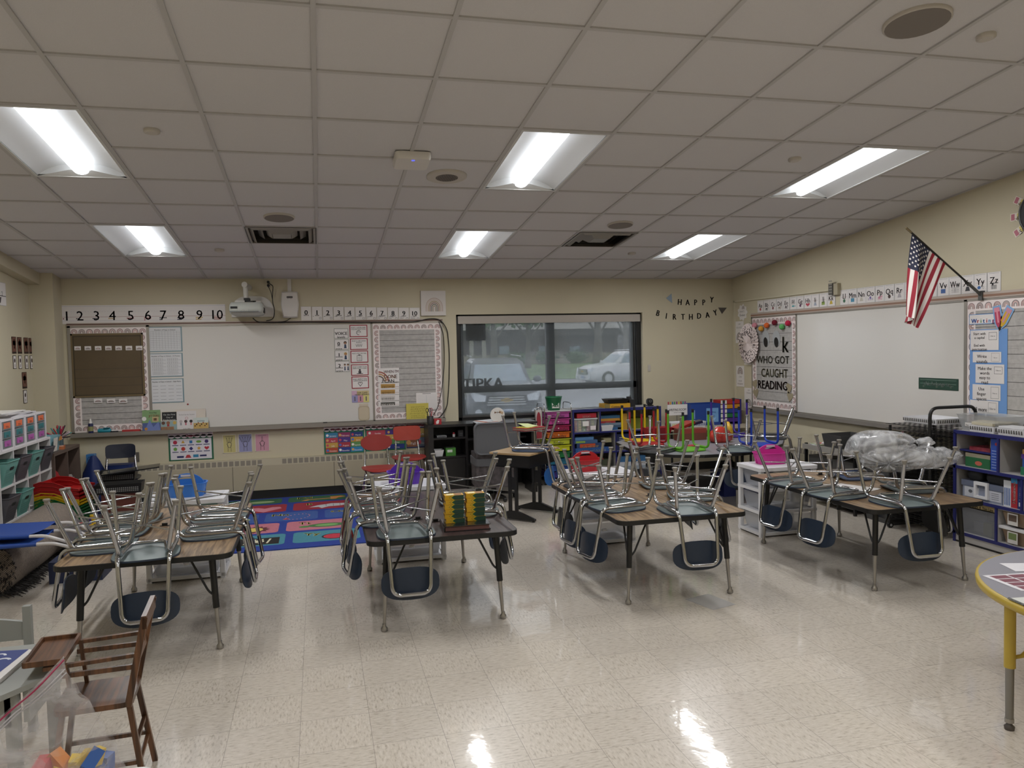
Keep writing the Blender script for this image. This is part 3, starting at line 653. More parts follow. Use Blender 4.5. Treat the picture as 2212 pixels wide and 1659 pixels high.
def f(b):
    sr(b, .04, .04, .96, .78, '#d4d2d8'); b.z += .0005; scal(b, .86, 0); b.z += .0005; st(b, 'Shapes', .5, .93, .09, C('#8a1f40'), bold=.1)
    it = [('c', '#a82545'), ('t', '#c59a3a'), ('s', '#2f6fa5'), ('o', '#6f9a40'), ('h', '#3c2a66'), ('p', '#6a9a45'), ('c', '#b53a30'), ('d', '#2f2b6b'), ('r', '#cc9a3a'), ('v', '#b02a3c')]
    for i, (k, c) in enumerate(it):
        x = .15 + (i % 5) * .175; y = .66 if i < 5 else .42; n_ = {'c': 14, 't': 3, 's': 4, 'o': 14, 'h': 6, 'p': 5, 'd': 4, 'r': 5, 'v': 3}[k]
        a0 = {'s': pi / 4, 't': pi / 2, 'p': pi / 2, 'd': pi / 2, 'r': pi / 2, 'v': -pi / 2}.get(k, 0); A = b.asp
        if k == 'r': P = [(x + A * (.075 if q % 2 == 0 else .035) * cos(a0 + q * pi / 5), y + (.075 if q % 2 == 0 else .035) * sin(a0 + q * pi / 5)) for q in range(10)]
        elif k == 'v': P = [(x, y - .07), (x + .05, y), (x + .055, y + .035), (x + .03, y + .06), (x, y + .035), (x - .03, y + .06), (x - .055, y + .035), (x - .05, y)]
        else: P = [(x + A * (.09 if k == 'o' else .07) * cos(a0 + 2 * pi * q / n_), y + (.045 if k == 'o' else .07) * sin(a0 + 2 * pi * q / n_)) for q in range(n_)]
        poly(b, P, c); sr(b, x - .07, y - .12, x + .07, y - .095, '#262a5c')
    sr(b, .18, .1, .33, .17, '#262a5c'); poly(b, [(.36, .09), (.5, .09), (.46, .2), (.4, .2)], '#b03a40'); sr(b, .54, .1, .66, .2, '#2f7fa5'); sr(b, .69, .12, .84, .18, '#262a5c')
poster(FB, PB(364, 934, 461, 994), 'green-bordered Shapes poster below the whiteboard', f, '#1d5c40', .002)
def grid_poster(title, cells, ncol, nrow, base='#1f6b52'):
    def f(b):
        k = 0
        for r in range(nrow):
            for c in range(ncol):
                t_, col = cells[k % len(cells)]; k += 1; w_, h_ = .94 / ncol, .74 / nrow
                x0, y1 = .03 + c * w_, .78 - r * h_; sr(b, x0 + .005, y1 - h_ + .008, x0 + w_ - .005, y1, col); b.z += .0004
                st(b, t_, x0 + w_ * .6, y1 - h_ / 2, h_ * .3, C('#e6e0e0'), w_ * .6, 0); disc(b, x0 + w_ * .17, y1 - h_ / 2, h_ * .26, ('#e6e0dc', '#d0a060', '#c05060', '#5070c0')[(r + c) % 4], 10); b.z -= .0004
        b.z += .001; scal(b, .88, 0); b.z += .0004; st(b, title, .5, .935, .08, C('#8a1f40'), bold=.1)
    return f
mo = ['January', 'February', 'March', 'April', 'May', 'June', 'July', 'August', 'September', 'October', 'November', 'December']
mc = ['#3a80a8', '#8a3060', '#2a3a7a', '#b04050', '#4a3080', '#c0903a', '#c09a4a', '#a03040', '#5a8a50', '#b04a30', '#2a3a8a', '#2f7fb0']
poster(FB, PB(700, 921, 787, 979), 'Months of the Year poster under the whiteboard tray', grid_poster('Months of the Year', list(zip(mo, mc)), 3, 4), '#1d6b52', .004)
poster(FB, PB(789, 916, 876, 973), 'Days of the Week poster partly hidden by the red chairs', grid_poster('Days of the Week', list(zip(['Sunday', 'Monday', 'Tuesday', 'Wednesday', 'Thursday', 'Friday', 'Saturday', 'Today'], mc[3:] + mc)), 2, 4), '#1d6b52', .002)
poster(FB, PB(877, 913, 925, 967), 'Seasons and weather poster beside the black shelf unit', grid_poster('Seasons and Weather', [('Spring', '#7a9a60'), ('Summer', '#a08a50'), ('Fall', '#8a5a40'), ('Winter', '#7a8aa0')], 2, 2), '#2a3a6a', .0035)
# wall plate, outlet, sensor
x0, z0, x1, z1 = PB(277, 977, 301, 998); tag(MB(FB).box(x0, z0, 0, x1, z1, .006, mat('brushed_plate', '#6f6a62', .45, .4)).build('blank_wall_plate'), 'dark square blank plate on the wall left of the Shapes poster', 'wall plate')
x0, z0, x1, z1 = PB(1399, 788, 1405, 802); tag(MB(FB).box(x0, z0, 0, x1, z1, .008, M_off).box(x0 + .012, z0 + .025, .008, x1 - .012, z1 - .025, .013, M_off).build('wall_switch'), 'small white switch plate on the wall right of the window', 'switch')
# happy birthday banner letters
def bl(t_, x, y, rot, row, h=.075):
    p = atY(x, y, YB); b = MB(FB); b.text(t_, p.x, p.z - h / 2, h, .004, M_ink, rot=rot, sx=.8, bold=.04)
    return tag(b.build('banner_letter'), 'dark letter %s of the %s right of the window' % (t_, row), 'letter', 'birthday banner letters')
for i, (c, x, y) in enumerate((('H', 1468, 647), ('A', 1485, 648), ('P', 1502.5, 648), ('P', 1520, 648), ('Y', 1537, 642))):
    bl(c, x, y, (-.1, 0, 0, 0, -.1)[i], 'word HAPPY' + {2: ', first P', 3: ', second P'}.get(i, ''))
for i, (c, x, y) in enumerate((('B', 1421, 671), ('I', 1439, 677), ('R', 1457, 679), ('T', 1475, 679), ('H', 1492, 679), ('D', 1510, 677), ('A', 1528, 675), ('Y', 1545, 670))): bl(c, x, y, (-.3, -.15, 0, 0, 0, 0, .1, .25)[i], 'word BIRTHDAY')
for x, y, rot, c, lab in ((1448, 644, .5, '#8b9aa8', 'pale blue paper pennant left of the word HAPPY'), (1560, 668, 2.0, '#4c4744', 'dark paper pennant right of the word BIRTHDAY')):
    p = atY(x, y, YB); b = MB(FB).at(p.x, p.z, .002, rz=rot); b.prism([(-.055, .03), (.045, .045), (-.01, -.07)], 0, .002, c); tag(b.build('paper_pennant'), lab, 'pennant', 'birthday banner pennants')
# ---------------------------------------------------------------- right wall
def PRf(x0, y0, x1, y1): return PR(x0, y0, x1, y1)
V0, V1 = .84, 2.0
UL, UR = -8.93, -3.2
xw = 7.97   # Y of the joint between pin panel and white panel
yb = 5.54   # Y of the joint between white panel and the writing panel
t = thing('whiteboard', 'wide whiteboard on the right wall between the reading panel and the writing panel', 'whiteboard', (XR, -(UL + UR) / 2, V0))
b = MB(FR)
for q in ((UL, V0, UR, V0 + .02), (UL, V1 - .015, UR, V1), (UL, V0, UL + .02, V1), (-xw - .01, V0, -xw + .012, V1), (-yb - .012, V0, -yb + .02, V1)): b.box(q[0], q[1], 0, q[2], q[3], .018, M_alu)
b.box(UL, V1, 0, UR, V1 + .05, .022, mat('tackable_map_rail', '#b2a59b', .5, .2)); b.box(UL, V1 + .012, .022, UR, V1 + .03, .0235, '#8a6a58'); b.build('frame', t, True)
b = MB(FR).box(-xw, V0 + .02, 0, -yb, V1 - .015, .01, M_wb); b.build('panel', t, True)
b = MB(FR); b.box(UL, V0 - .03, 0, UR, V0 + .004, .07, M_alu); b.box(UL, V0 - .03, .066, UR, V0 + .012, .073, M_alu); b.build('tray', t, True)
b = MB(FR); planks(b, UL + .02, V0 + .02, -xw, V1 - .015, .011, 11); border(b, UL + .02, V0 + .02, -xw, V1 - .015, .085, .013); b.build('pin_panel', t, True)
b = MB(FR); planks(b, -yb + .02, V0 + .02, UR, V1 - .015, .011, 10); border(b, -yb + .02, V0 + .02, UR, V1 - .015, .085, .013, 'TBL'); b.build('pin_panel', t, True)
# alphabet cards
def pic(b, k):
    cs = ['#a84a50', '#3a3a3a', '#7a4048', '#9a8a78', '#5c5358', '#4a9aa0', '#5c3a58', '#b04a58', '#9aa0b0', '#8aa050', '#c2a83a', '#3f6a50', '#4a8aa8', '#b8b4a8', '#6a5aa0', '#d08aa0', '#4c3a38', '#a8a4a8', '#c05050', '#5a8a50', '#c9b24a', '#3f5f98', '#7a7a80', '#38383c', '#3a66a0', '#3a3a3e']
    c = cs[k]; x, y = .5, .26; A = b.asp
    if k in (0, 2, 6, 11, 16, 20): disc(b, x, y, .12, c, 12); sr(b, x - .02, y + .1, x + .02, y + .17, '#4a5a3a')
    elif k in (1, 3, 4, 15): disc(b, x - .05, y, .11, c, 10, .7); disc(b, x + .2, y + .06, .06, c, 8); [sr(b, x - .2 + q * .12, y - .16, x - .15 + q * .12, y, c) for q in range(4)]
    elif k == 5: poly(b, [(x - .25, y), (x, y + .09), (x + .15, y), (x + .28, y + .08), (x + .28, y - .08), (x + .15, y), (x, y - .09)], c)
    elif k == 7: poly(b, [(x, y - .14), (x + .28, y + .02), (x + .26, y + .1), (x + .13, y + .13), (x, y + .07), (x - .13, y + .13), (x - .26, y + .1), (x - .28, y + .02)], c)
    elif k in (12, 21, 9): sr(b, x - .2, y - .12, x + .2, y + .12, c)
    elif k == 14:
        disc(b, x, y + .05, .08, c); [b.rect(x - .25 + q * .1, y - .12, x - .22 + q * .1, y + .02, b.z, c) for q in range(6)]
    elif k == 22: [frame_lines(b, x - .3 + q * .08, y - .14 + q * .035, x + .3 - q * .08, y + .14 - q * .035, c, .008) for q in range(4)]; sr(b, x - .01, y - .15, x + .01, y + .15, c); sr(b, x - .32, y - .005, x + .32, y + .005, c)
    elif k == 25: disc(b, x - .1, y + .1, .06, c); [sr(b, x - .2 + q * .07, y - .15, x - .165 + q * .07, y + .08, c) for q in range(6)]
    elif k == 24: disc(b, x - .1, y, .11, c, 14, .8); b.ring(x + .22, y, .06, .08, 0, 2 * pi, b.z, '#8a8a90', 10)
    else: poly(b, [(x - .2, y - .12), (x + .2, y - .12), (x + .1, y + .12), (x - .1, y + .12)], c)
for k in range(26):
    L = chr(65 + k) + chr(97 + k)
    if k < 11: a = -8.80 + k * .1385; w_ = .134; z0, z1 = 2.052, 2.2
    else: a = -7.2 + (k - 11) * .1338; w_ = .131; z0, z1 = 2.052, 2.21
    b = sheet(FR, (a, z0, a + w_, z1), M_lam, .002 if k % 2 else .0035); frame_lines(b, 0, 0, 1, 1, '#aeb4bc', .012)
    sr(b, .12, .93, .88, .94, '#55555c'); sr(b, .12, .51, .88, .52, '#8a4a50'); st(b, L, .5, .72, .34, w=.8, bold=.05); pic(b, k)
    for q in range(8): disc(b, .08 + (q % 2) * .84, .08 + (q // 2) * .11, .012, '#77757c', 5)
    tag(b.build('alphabet_card'), 'alphabet card %s above the right whiteboard' % L, 'card', 'alphabet cards above the right whiteboard')
# conduit rail and boxes
M_cond = mat('painted_conduit', '#c2bba4', .55)
b = MB(FR); b.box(-9.36, 2.215, 0, -7.32, 2.235, .02, M_cond); b.box(-9.36, .1, 0, -9.335, 2.235, .02, M_cond); tag(b.build('trim_3'), kind='structure')
for x0, y0, x1, y1, d, c, lab in ((1798, 612, 1807, 637, .05, '#55524c', 'grey louvred sensor box above the Kk alphabet card'), (1807, 612, 1816, 637, .04, '#a29a84', 'beige junction box between the Kk and Ll alphabet cards')):
    q = PR(x0, y0, x1, y1); b = MB(FR).box(q[0], q[1], 0, q[2], q[3], d, c)
    if d > .045:
        for k in range(5): b.box(q[0] + .01, q[1] + .02 + k * .03, d, q[2] - .01, q[1] + .032 + k * .03, d + .002, '#8b877e')
    tag(b.build('wall_box'), lab, 'wall box')
# look who got caught reading display
def wl(t_, x0, y0, x1, y1, c, lab, z=.016, cat='lettering'):
    q = PR(x0, y0, x1, y1); b = MB(FR).text(t_, (q[0] + q[2]) / 2, q[1], (q[3] - q[1]), z, c, w=q[2] - q[0], bold=.05, sx=1.2); tag(b.build('paper_lettering'), lab, cat, 'reading panel paper words')
wl('k', 1693, 712, 1706, 746, C('#77746a'), 'grey paper letter k beside the paper eyes')
wl('WHO GOT', 1637, 762, 1707, 778, C('#88857a'), 'grey paper words WHO GOT behind the speckled fan')
wl('CAUGHT', 1647, 789, 1704, 807, C('#96907a'), 'tan paper word CAUGHT on the reading panel')
wl('READING', 1640, 815, 1703, 833, C('#4a3a38'), 'dark paper word READING on the reading panel')
for x0, x1, lab in ((1649, 1664, 'paper eye nearer the speckled fan'), (1671, 1688, 'paper eye nearer the letter k')):
    q = PR(x0, 714, x1, 748); cu, cv = (q[0] + q[2]) / 2, (q[1] + q[3]) / 2; b = MB(FR).at(cu, cv, .014, rz=.25)
    b.prism([(x * .08, y * .1) for x, y in circle(1, 18)], 0, .002, '#a9acae'); b.prism([(x * .045 - .012, y * .062 - .045) for x, y in circle(1, 18)], .002, .0035, '#1c1a1a'); tag(b.build('paper_eye'), lab, 'cut-out', 'paper eyes on the reading panel')
# honeycomb fan with dots
q = PR(1602, 699, 1649, 783); cu, cv, ru, rv = (q[0] + q[2]) / 2, (q[1] + q[3]) / 2, (q[2] - q[0]) / 2, (q[3] - q[1]) / 2
t = thing('paper_fan', 'large speckled pleated paper fan hanging at the edge of the reading panel', 'fan decoration', tuple(FR @ Vector((cu, cv, .05))))
b = MB(FR); n = 72; vs = [(cu, cv, .08)]
for i in range(n): a = 2 * pi * i / n; k = 1 + .02 * (i % 2); vs.append((cu + rv * .93 * k * cos(a), cv + rv * k * sin(a), .05 + (.018 if i % 2 else 0)))
b.add(vs, [(0, 1 + i, 1 + (i + 1) % n) for i in range(n)], mat('speckled_paper', '#d6c9c6', .8)); b.build('pleats', t, True)
b = MB(FR); Rn = random.Random(3)
for i in range(230):
    a = Rn.random() * 2 * pi; r_ = (.42 + .55 * Rn.random()); s_ = .004 + .006 * Rn.random(); b.flat([(cu + rv * .93 * r_ * cos(a) + x, cv + rv * r_ * sin(a) + y) for x, y in circle(s_, 5)], .085 - .02 * r_, '#2a2426')
b.build('speckles', t, True)
# pom poms
for x, y, c, n_ in ((1630, 703, '#cf8a96', 'pink'), (1644, 710, '#cf9a3f', 'mustard'), (1656, 703, '#d8652c', 'orange'), (1673, 697, '#6e1227', 'dark red'), (1689, 706, '#5fae62', 'green'), (1702, 698, '#bb1f45', 'crimson')):
    p = atX(x, y, XR - .04); b = MB(); R_ = .034
    b.ball(p.x, p.y, p.z, R_, mat('wool_' + n_.replace(' ', '_'), c, .95, bump=1, scale=90), n=16, k=10); tag(b.build('pompom'), '%s pompom on the garland over the reading panel' % n_, 'pompom', 'garland pompoms')
b = MB(); P = [atX(x, y, XR - .035) for x, y in ((1618, 697), (1630, 703), (1644, 709), (1656, 703), (1673, 697), (1689, 705), (1702, 698))]; b.tube(P, .002, C('#8a8078'), 4); tag(b.build('garland_string'), 'thin string holding the pompoms', 'string')
# hearts
for x, y, rot, lab in ((1633, 829, .3, 'tan paper heart on the left border, upper of two'), (1635, 848, .2, 'tan paper heart on the left border, lower of two'), (1707, 838, 1.9, 'tan paper heart on the right border, upper of two'), (1709, 856, -.2, 'tan paper heart on the right border, lower of two')):
    p = atX(x, y, XR); b = MB(FR).at(-p.y, p.z, .015, rz=rot); b.prism([(0, -.07), (.06, 0), (.06, .03), (.035, .05), (0, .03), (-.035, .05), (-.06, .03), (-.06, 0)], 0, .002, '#998f76'); tag(b.build('paper_heart'), lab, 'cut-out', 'tan paper hearts')
# white affirmation sheets and cloud left of the panel
def aff(x0, y0, x1, y1, lines, lab, ar=None):
    q = PR(x0, y0, x1, y1)
    def f(b):
        for i, (t_, y_) in enumerate(lines): st(b, t_, .5, y_, .07, C('#6b6560'), .7, 0)
        if ar: b.T = Matrix.Translation((.5, ar, 0)) @ Matrix.Diagonal((1, 1 / b.asp, 1, 1)); arch(b, 0, 0, .32, b.z, 0, 1); b.T = Matrix.Identity(4)
    poster(FR, q, lab, f, M_paper, .002, 'paper', 'affirmation_sheet', 'affirmation sheets')
aff(1588.5, 694, 1607, 741, (('I AM', .9), ('DO GOOD', .74)), 'white sheet with DO GOOD and a rainbow, top of the affirmation sheets', .25)
aff(1608, 745, 1628, 788, (('I AM', .9), ('LOVED', .8)), 'white sheet mostly hidden behind the speckled fan')
aff(1591, 790, 1608, 835, (('I CAN', .5), ('SOLVE', .3), ('PROBLEMS', .16)), 'white sheet reading SOLVE PROBLEMS left of the reading panel', .7)
aff(1608.5, 838, 1627, 882, (('I AM', .92), ('STRONG', .78)), 'white sheet with a rainbow, lowest of the affirmation sheets', .22)
q = PR(1592, 659, 1617, 691); cu, cv = (q[0] + q[2]) / 2, (q[1] + q[3]) / 2; b = MB(FR).at(cu, cv, .002)
b.prism([((.10 + .012 * cos(9 * a)) * cos(a) * 1.1, (.10 + .012 * cos(9 * a)) * sin(a)) for a in [2 * pi * i / 54 for i in range(54)]], 0, .002, M_paper)
b.text("WHAT'S", -.01, .01, .022, .0026, C('#6b6560'), w=.12); b.text('Kindest', 0, -.035, .03, .0026, C('#44403e'), w=.15); arch(b, .02, .055, .03, .0026, 0, 1); tag(b.build('cloud_sign'), 'white cloud-shaped sign beside the corner, above the affirmation sheets', 'sign')
# writing panel
q = PR(2097, 678, 2156, 700)
def f(b):
    frame_lines(b, 0, 0, 1, 1, '#6f9bd0', .06); x = .1
    for ch, c in zip('Writing', ('#3a5aa0', '#b03a48', '#4a8a50', '#3a6aa8', '#b03a48', '#6a9ac8', '#8a3a78')):
        w_ = .17 if ch == 'W' else (.07 if ch in 'iI' else .12); st(b, ch, x + w_ / 2, .52, .42, C(c), .2, .16); x += w_ + .01
poster(FR, (q[0], q[1], q[2], q[3]), 'white sign with the coloured word Writing', f, M_paper, .015, 'sign', 'writing_sign')
p = atX(2166, 683, XR)
for rot, c1, c2, dx, lab in ((.15, '#b03a58', '#d88a9a', -.03, 'pink crayon cut-out beside the Writing sign'), (-.55, '#c9a02f', '#c48a9a', .045, 'yellow pencil cut-out beside the Writing sign')):
    b = MB(FR).at(-p.y + dx, p.z + .01 - abs(dx) * .4, .016, rz=rot); b.prism([(-.04, -.05), (0, -.14), (.04, -.05), (.04, .09), (-.04, .09)], 0, .0015, '#7fa6d2'); b.prism([(-.026, -.05), (0, -.12), (.026, -.05), (.026, .07), (-.026, .07)], .0015, .003, c1)
    b.rect(-.026, .04, .026, .075, .0036, c2); b.rect(-.008, -.05, .008, .04, .0036, c2); b.flat([(-.012, -.085), (0, -.12), (.012, -.085)], .0036, '#3a3030'); tag(b.build('pencil_cutout'), lab, 'cut-out', 'pencil cut-outs')
# blue chart with five cards
q = PR(2098, 711, 2179, 897)
t = thing('writing_chart', 'tall blue chart with five white writing tip cards', 'chart', tuple(FR @ Vector(((q[0] + q[2]) / 2, q[1], .015))))
b = sheet(FR, q, '#6b96cf', .014); b.build('backing', t, True)
def wc(x0, y0, x1, y1, lines, h):
    b = sheet(FR, PR(x0, y0, x1, y1), M_paper, .0165); n_ = len(lines)
    for i, s_ in enumerate(lines): 
        if s_: st(b, s_, .33, 1 - (i + .6) / (n_ + .1), h / n_, w=.56, bold=.05)
    frame_lines(b, .66, .5 if n_ > 3 else .12, .94, .88, '#3a3a3e', .015); st(b, 'I like to', .8, .72 if n_ > 3 else .5, .12 / n_ + .04, w=.22, bold=0); b.build('tip_card', t, True)
wc(2100, 713, 2161, 756, ('Start with', 'a capital', '', 'End with', 'punctuation'), .66); wc(2105, 760, 2166.5, 783, ('Write', 'sounds'), .62); wc(2111, 787, 2173, 828, ('Make the', 'words', 'easy to', 'read'), .66)
wc(2104.5, 831, 2165, 864, ('Use', 'finger', 'spaces'), .64); wc(2099, 865, 2160, 894, ('Tell more',), .3)
# this belongs to strip
def f(b):
    frame_lines(b, 0, 0, 1, 1, '#0f2a20', .03); sr(b, .04, .82, .95, .84, '#9fb5a8'); sr(b, .04, .5, .95, .52, '#9fb5a8'); b.z += .0004; st(b, 'This belongs to...', .5, .66, .34, C('#d5ddd8'), .86, .02); [disc(b, x, .25, .12, '#4c5a4c', 8, .8) for x in (.13, .47, .82)]
poster(FR, PR(1987, 817, 2073, 842), 'green strip reading This belongs to on the right whiteboard', f, '#1c3f31', .0115, 'sign', 'belongs_sign')
# ---- flag on a wall bracket
t = thing('flag', 'American flag on an angled black pole above the right whiteboard', 'flag', tuple(atX(2118, 636, 5.40)))
Pa = atX(2118, 636, 5.39); 
Ptip = atX(1957, 492, 4.72)
b = MB(); b.tube([Pa, Pa.lerp(Ptip, .17)], .013, mat('flag_socket', '#5a5a58', .4, .6)); b.box(5.385, Pa.y - .02, Pa.z - .05, 5.42, Pa.y + .02, Pa.z + .03, mat('flag_socket', '')); b.build('bracket', t, True)
b = MB(); b.tube([Pa.lerp(Ptip, .12), Pa.lerp(Ptip, .93)], .0085, C('#15120f', .35)); b.tube([Pa.lerp(Ptip, .93), Ptip], .010, mat('gilt_tip', '#6f6248', .4, .3)); b.build('pole', t, True)
# cloth hangs from the pole: s along the pole (hoist), d down the fly
hA, hB = Pa.lerp(Ptip, .47), Pa.lerp(Ptip, .92)       # stripes end, star end
along = (hB - hA); NS, ND = 26, 34; FLY = .62
def cloth(s_, d_):
    top = hA.lerp(hB, s_); dn = Vector((0, 0, -1)); ax = Vector((along.x, along.y, 0)).normalized(); nrm = Vector((-ax.y, ax.x, 0))
    # the lower part of the hoist swings back under the star corner as it hangs
    low = Vector((0, 0, 0)); fl = FLY * d_
    g = 1 - .78 * d_ ** .9                      # width gathers toward the bottom
    base = hB + (top - hB) * g + along * .16 * d_
    fold = .035 * sin(s_ * 9 + 1.1) * d_ ** .7 + .02 * sin(s_ * 17 + d_ * 3) * d_
    p = Vector((base.x, base.y, 0)) + nrm * fold * 1.6
    p.z = top.z - fl * (.86 + .22 * s_)
    return p
b = MB(); M_red, M_wht, M_nav = mat('flag_red', '#8e1f30', .8), mat('flag_white', '#d6d0ca', .8), mat('flag_navy', '#1d2036', .8)
vs = [cloth(i / NS, j / ND) for j in range(ND + 1) for i in range(NS + 1)]
for j in range(ND):
    for i in range(NS):
        s_ = (i + .5) / NS; d_ = (j + .5) / ND; m = M_nav if (s_ > 6 / 13 and d_ < .4) else (M_red if int(s_ * 13) % 2 == 0 else M_wht)
        k = j * (NS + 1) + i; b.add([vs[k], vs[k + 1], vs[k + NS + 2], vs[k + NS + 1]], [(0, 1, 2, 3)], m, True)
b.build('cloth', t, True, merge=True)
b = MB()
for r_ in range(9):
    for c_ in range(6 if r_ % 2 == 0 else 5):
        s_ = 6 / 13 + (r_ + .8) * 7 / 13 / 9.6; d_ = (c_ + (.6 if r_ % 2 == 0 else 1.1)) * .4 / 6.2
        P0 = cloth(s_, d_); eu = (cloth(s_ + .01, d_) - P0).normalized(); ev = (cloth(s_, d_ + .01) - P0).normalized(); nr = eu.cross(ev).normalized()
        for sg in (1, -1): b.add([P0 + nr * .002 * sg + eu * (.011 if q % 2 == 0 else .005) * cos(pi / 2 + q * pi / 5) - ev * (.011 if q % 2 == 0 else .005) * sin(pi / 2 + q * pi / 5) for q in range(10)], [tuple(range(10))], M_wht)
b.build('stars', t, True)
# ---- clock at the right edge with minute markers
pc = Vector((XR, 4.83, 2.625))
t = thing('wall_clock', 'round black-rimmed wall clock cut by the right edge above the writing panel', 'clock', tuple(pc))
b = MB(FR).at(-pc.y, pc.z, 0); b.lathe([(.175, 0), (.175, .04), (.16, .055), (.15, .045)], C('#121212', .35), 32); b.build('rim', t, True)
b = MB(FR).at(-pc.y, pc.z, 0); b.cyl(0, 0, .02, .044, .152, C('#b9bcc0', .2), 32); [b.rect(.12 * cos(a) - .006, .12 * sin(a) - .006, .12 * cos(a) + .006, .12 * sin(a) + .006, .0455, M_ink) for a in [pi * k / 6 for k in range(12)]]; b.build('dial', t, True)
b = MB(FR).at(-pc.y, pc.z, 0); b.flat([(-.006, 0), (.006, 0), (.003, .1), (-.003, .1)], .047, M_ink); b.flat([(0, -.006), (0, .006), (-.07, .003), (-.07, -.003)], .047, M_ink); b.build('hands', t, True)
for k, s_ in enumerate((':50', ':45', ':40')):
    a = pi - (k - 1) * -pi / 6 * -1; b = MB(FR).at(-pc.y + .21 * cos(a), pc.z + .21 * sin(a), .002, rz=a - pi)
    b.box(-.07, -.03, 0, .05, .03, .002, '#d9cfc4'); b.rect(-.062, -.024, -.03, .024, .0024, '#b06a78'); b.rect(-.008, -.025, .05, .025, .0024, '#cfc06a'); b.text(s_, .0, -.018, .035, .0028, M_ink, w=.06); tag(b.build('minute_marker'), 'pencil-shaped minute marker reading %s beside the wall clock' % s_, 'sign', 'clock minute markers')
# ---- left wall cards
def lw(x0, y0, x1, y1, dark, lab, k):
    b = sheet(FL, (atX(x0, (y0 + y1) / 2, XL).y, atX(x0, y1, XL).z, atX(x1, (y0 + y1) / 2, XL).y, atX(x0, y0, XL).z), '#4a3028' if dark else '#2a1c18', .002)
    if dark: sr(b, .08, .12, .92, .95, '#6a4438'); sr(b, .2, .5, .8, .75, '#4a2e26'); sr(b, .45, .3, .62, .85, '#8a7468'); sr(b, .1, .02, .9, .1, '#1e1614'); disc(b, .2, .06, .03, '#9a948e', 6)
    else: sr(b, .12, .04, .88, .96, PAPER); b.z += .0005; disc(b, .5, .62, .14, '#3a2420', 8, 1.2); sr(b, .42, .12, .58, .35, '#8a8480')
    tag(b.build('picture_card'), lab, 'card', 'picture cards on the left wall')
o_ = ('nearest the room edge', 'second', 'third', 'nearest the corner')
for i, x in enumerate((25, 37, 51, 62)):
    lw(x, 727 + i, x + 9.5, 764, True, 'dark brown picture card in the upper row, ' + o_[i], i); lw(x + 2.5, 768, x + 9.5, 797, False, 'narrow white picture card below the dark cards, ' + o_[i], i)
lw(47.5, 804, 57.5, 840, True, 'single dark brown card lower on the left wall', 4); lw(50, 843, 58, 872, False, 'single narrow white card lowest on the left wall', 5)
b = sheet(FL, (atX(-30, 640, XL).y, atX(6, 660, XL).z, atX(12, 640, XL).y, atX(6, 611, XL).z), M_paper, .002); frame_lines(b, 0, 0, 1, 1, '#9aa2b8', .01); st(b, '2', .8, .6, .2); sr(b, 0, .4, 1, .43, M_ink); poly(b, [(.5, .1), (.7, .1), (.75, .35), (.55, .35)], '#4a4244'); tag(b.build('schedule_sheet'), 'white sheet cut by the left edge high on the left wall', 'paper')
# ---- projector, its plate, outlet, router box, cords
M_prj = mat('projector_plastic', '#b9bcb6', .45); M_prw = mat('projector_white', '#cbc8c2', .45)
q = PB(500, 640, 592, 686)
t = thing('projector', 'white short-throw projector on a wall arm above the whiteboard', 'projector', ((q[0] + q[2]) / 2, YB - .2, q[1]))
b = MB(FB); cx_, w_ = (q[0] + q[2]) / 2, (q[2] - q[0]); h_ = q[3] - q[1]
b.prism([(cx_ + w_ * .5 * (1 if c > 0 else -1) * min(1, abs(c) ** .6), q[1] + h_ * (.02 + .98 * max(0, s_) ** .75)) for c, s_ in [(cos(a), sin(a)) for a in [pi * i / 20 for i in range(21)]]], 0, .025, M_prw); b.build('wall_plate', t, True)
px0, pz0, px1, pz1 = PB(494, 652, 569, 681, 9.0)
b = MB(); pm = (px0 + px1) / 2; dz = pz1 - pz0
def slab(z, w2, d0, d1, r): return [(pm + x, y, z) for x, y in rrect(w2 * 2, d1 - d0, r, 4, 0, (d0 + d1) / 2)]
hw = (px1 - px0) / 2
b.loft([slab(pz0 + .0, hw * .72, 9.06, 9.3, .04), slab(pz0 + .02, hw * .95, 9.0, 9.33, .04), slab(pz0 + dz * .45, hw, 8.98, 9.34, .05), slab(pz0 + dz * .8, hw * .98, 8.99, 9.33, .05), slab(pz1, hw * .9, 9.04, 9.3, .04)], M_prj)
b.box(px0 + .02, 8.975, pz0 + dz * .5, px0 + .09, 8.99, pz0 + dz * .66, '#17171a'); b.box(px1 - .015, 9.05, pz0 + .03, px1 + .002, 9.25, pz0 + dz * .6, '#1b1b1b'); b.box(pm - .17, 8.972, pz0 + dz * .24, pm + .13, 8.985, pz0 + dz * .29, '#6a6c6a')
b.M = basis((0, 8.977, 0), (1, 0, 0), (0, 0, 1), (0, -1, 0)); b.text('EPSON', pm - .03, pz0 + dz * .36, .022, 0, C('#d8d8d4')); b.build('body', t, True)
b = MB(); b.box(pm - .12, 9.08, pz1 - .005, pm - .02, 9.2, pz1 + .02, M_prw); b.box(pm + .0, 9.06, pz1 - .01, pm + .1, 9.18, pz1 + .015, '#202020'); b.box(pm - .03, 9.1, pz1, pm + .03, 9.24, pz1 + .05, '#202022'); b.box(pm + .06, 9.06, pz1 - .01, pm + .15, 9.12, pz1 + .01, M_prw); b.build('mount_bracket', t, True)
b = MB(); b.tube([(pm - .01, 9.17, pz1 + .03), (pm - .015, 9.17, pz1 + .2)], .028, M_prw, 12); b.tube([(pm - .02, 9.13, pz1 + .2), (pm + .01, 9.40, pz1 + .185)], .032, M_prw, 12); b.build('arm', t, True)
x0, z0, x1, z1 = PB(607, 631, 646, 686); t = thing('router_box', 'white rounded wireless unit on the wall right of the projector', 'wall unit', ((x0 + x1) / 2, YB, z0))
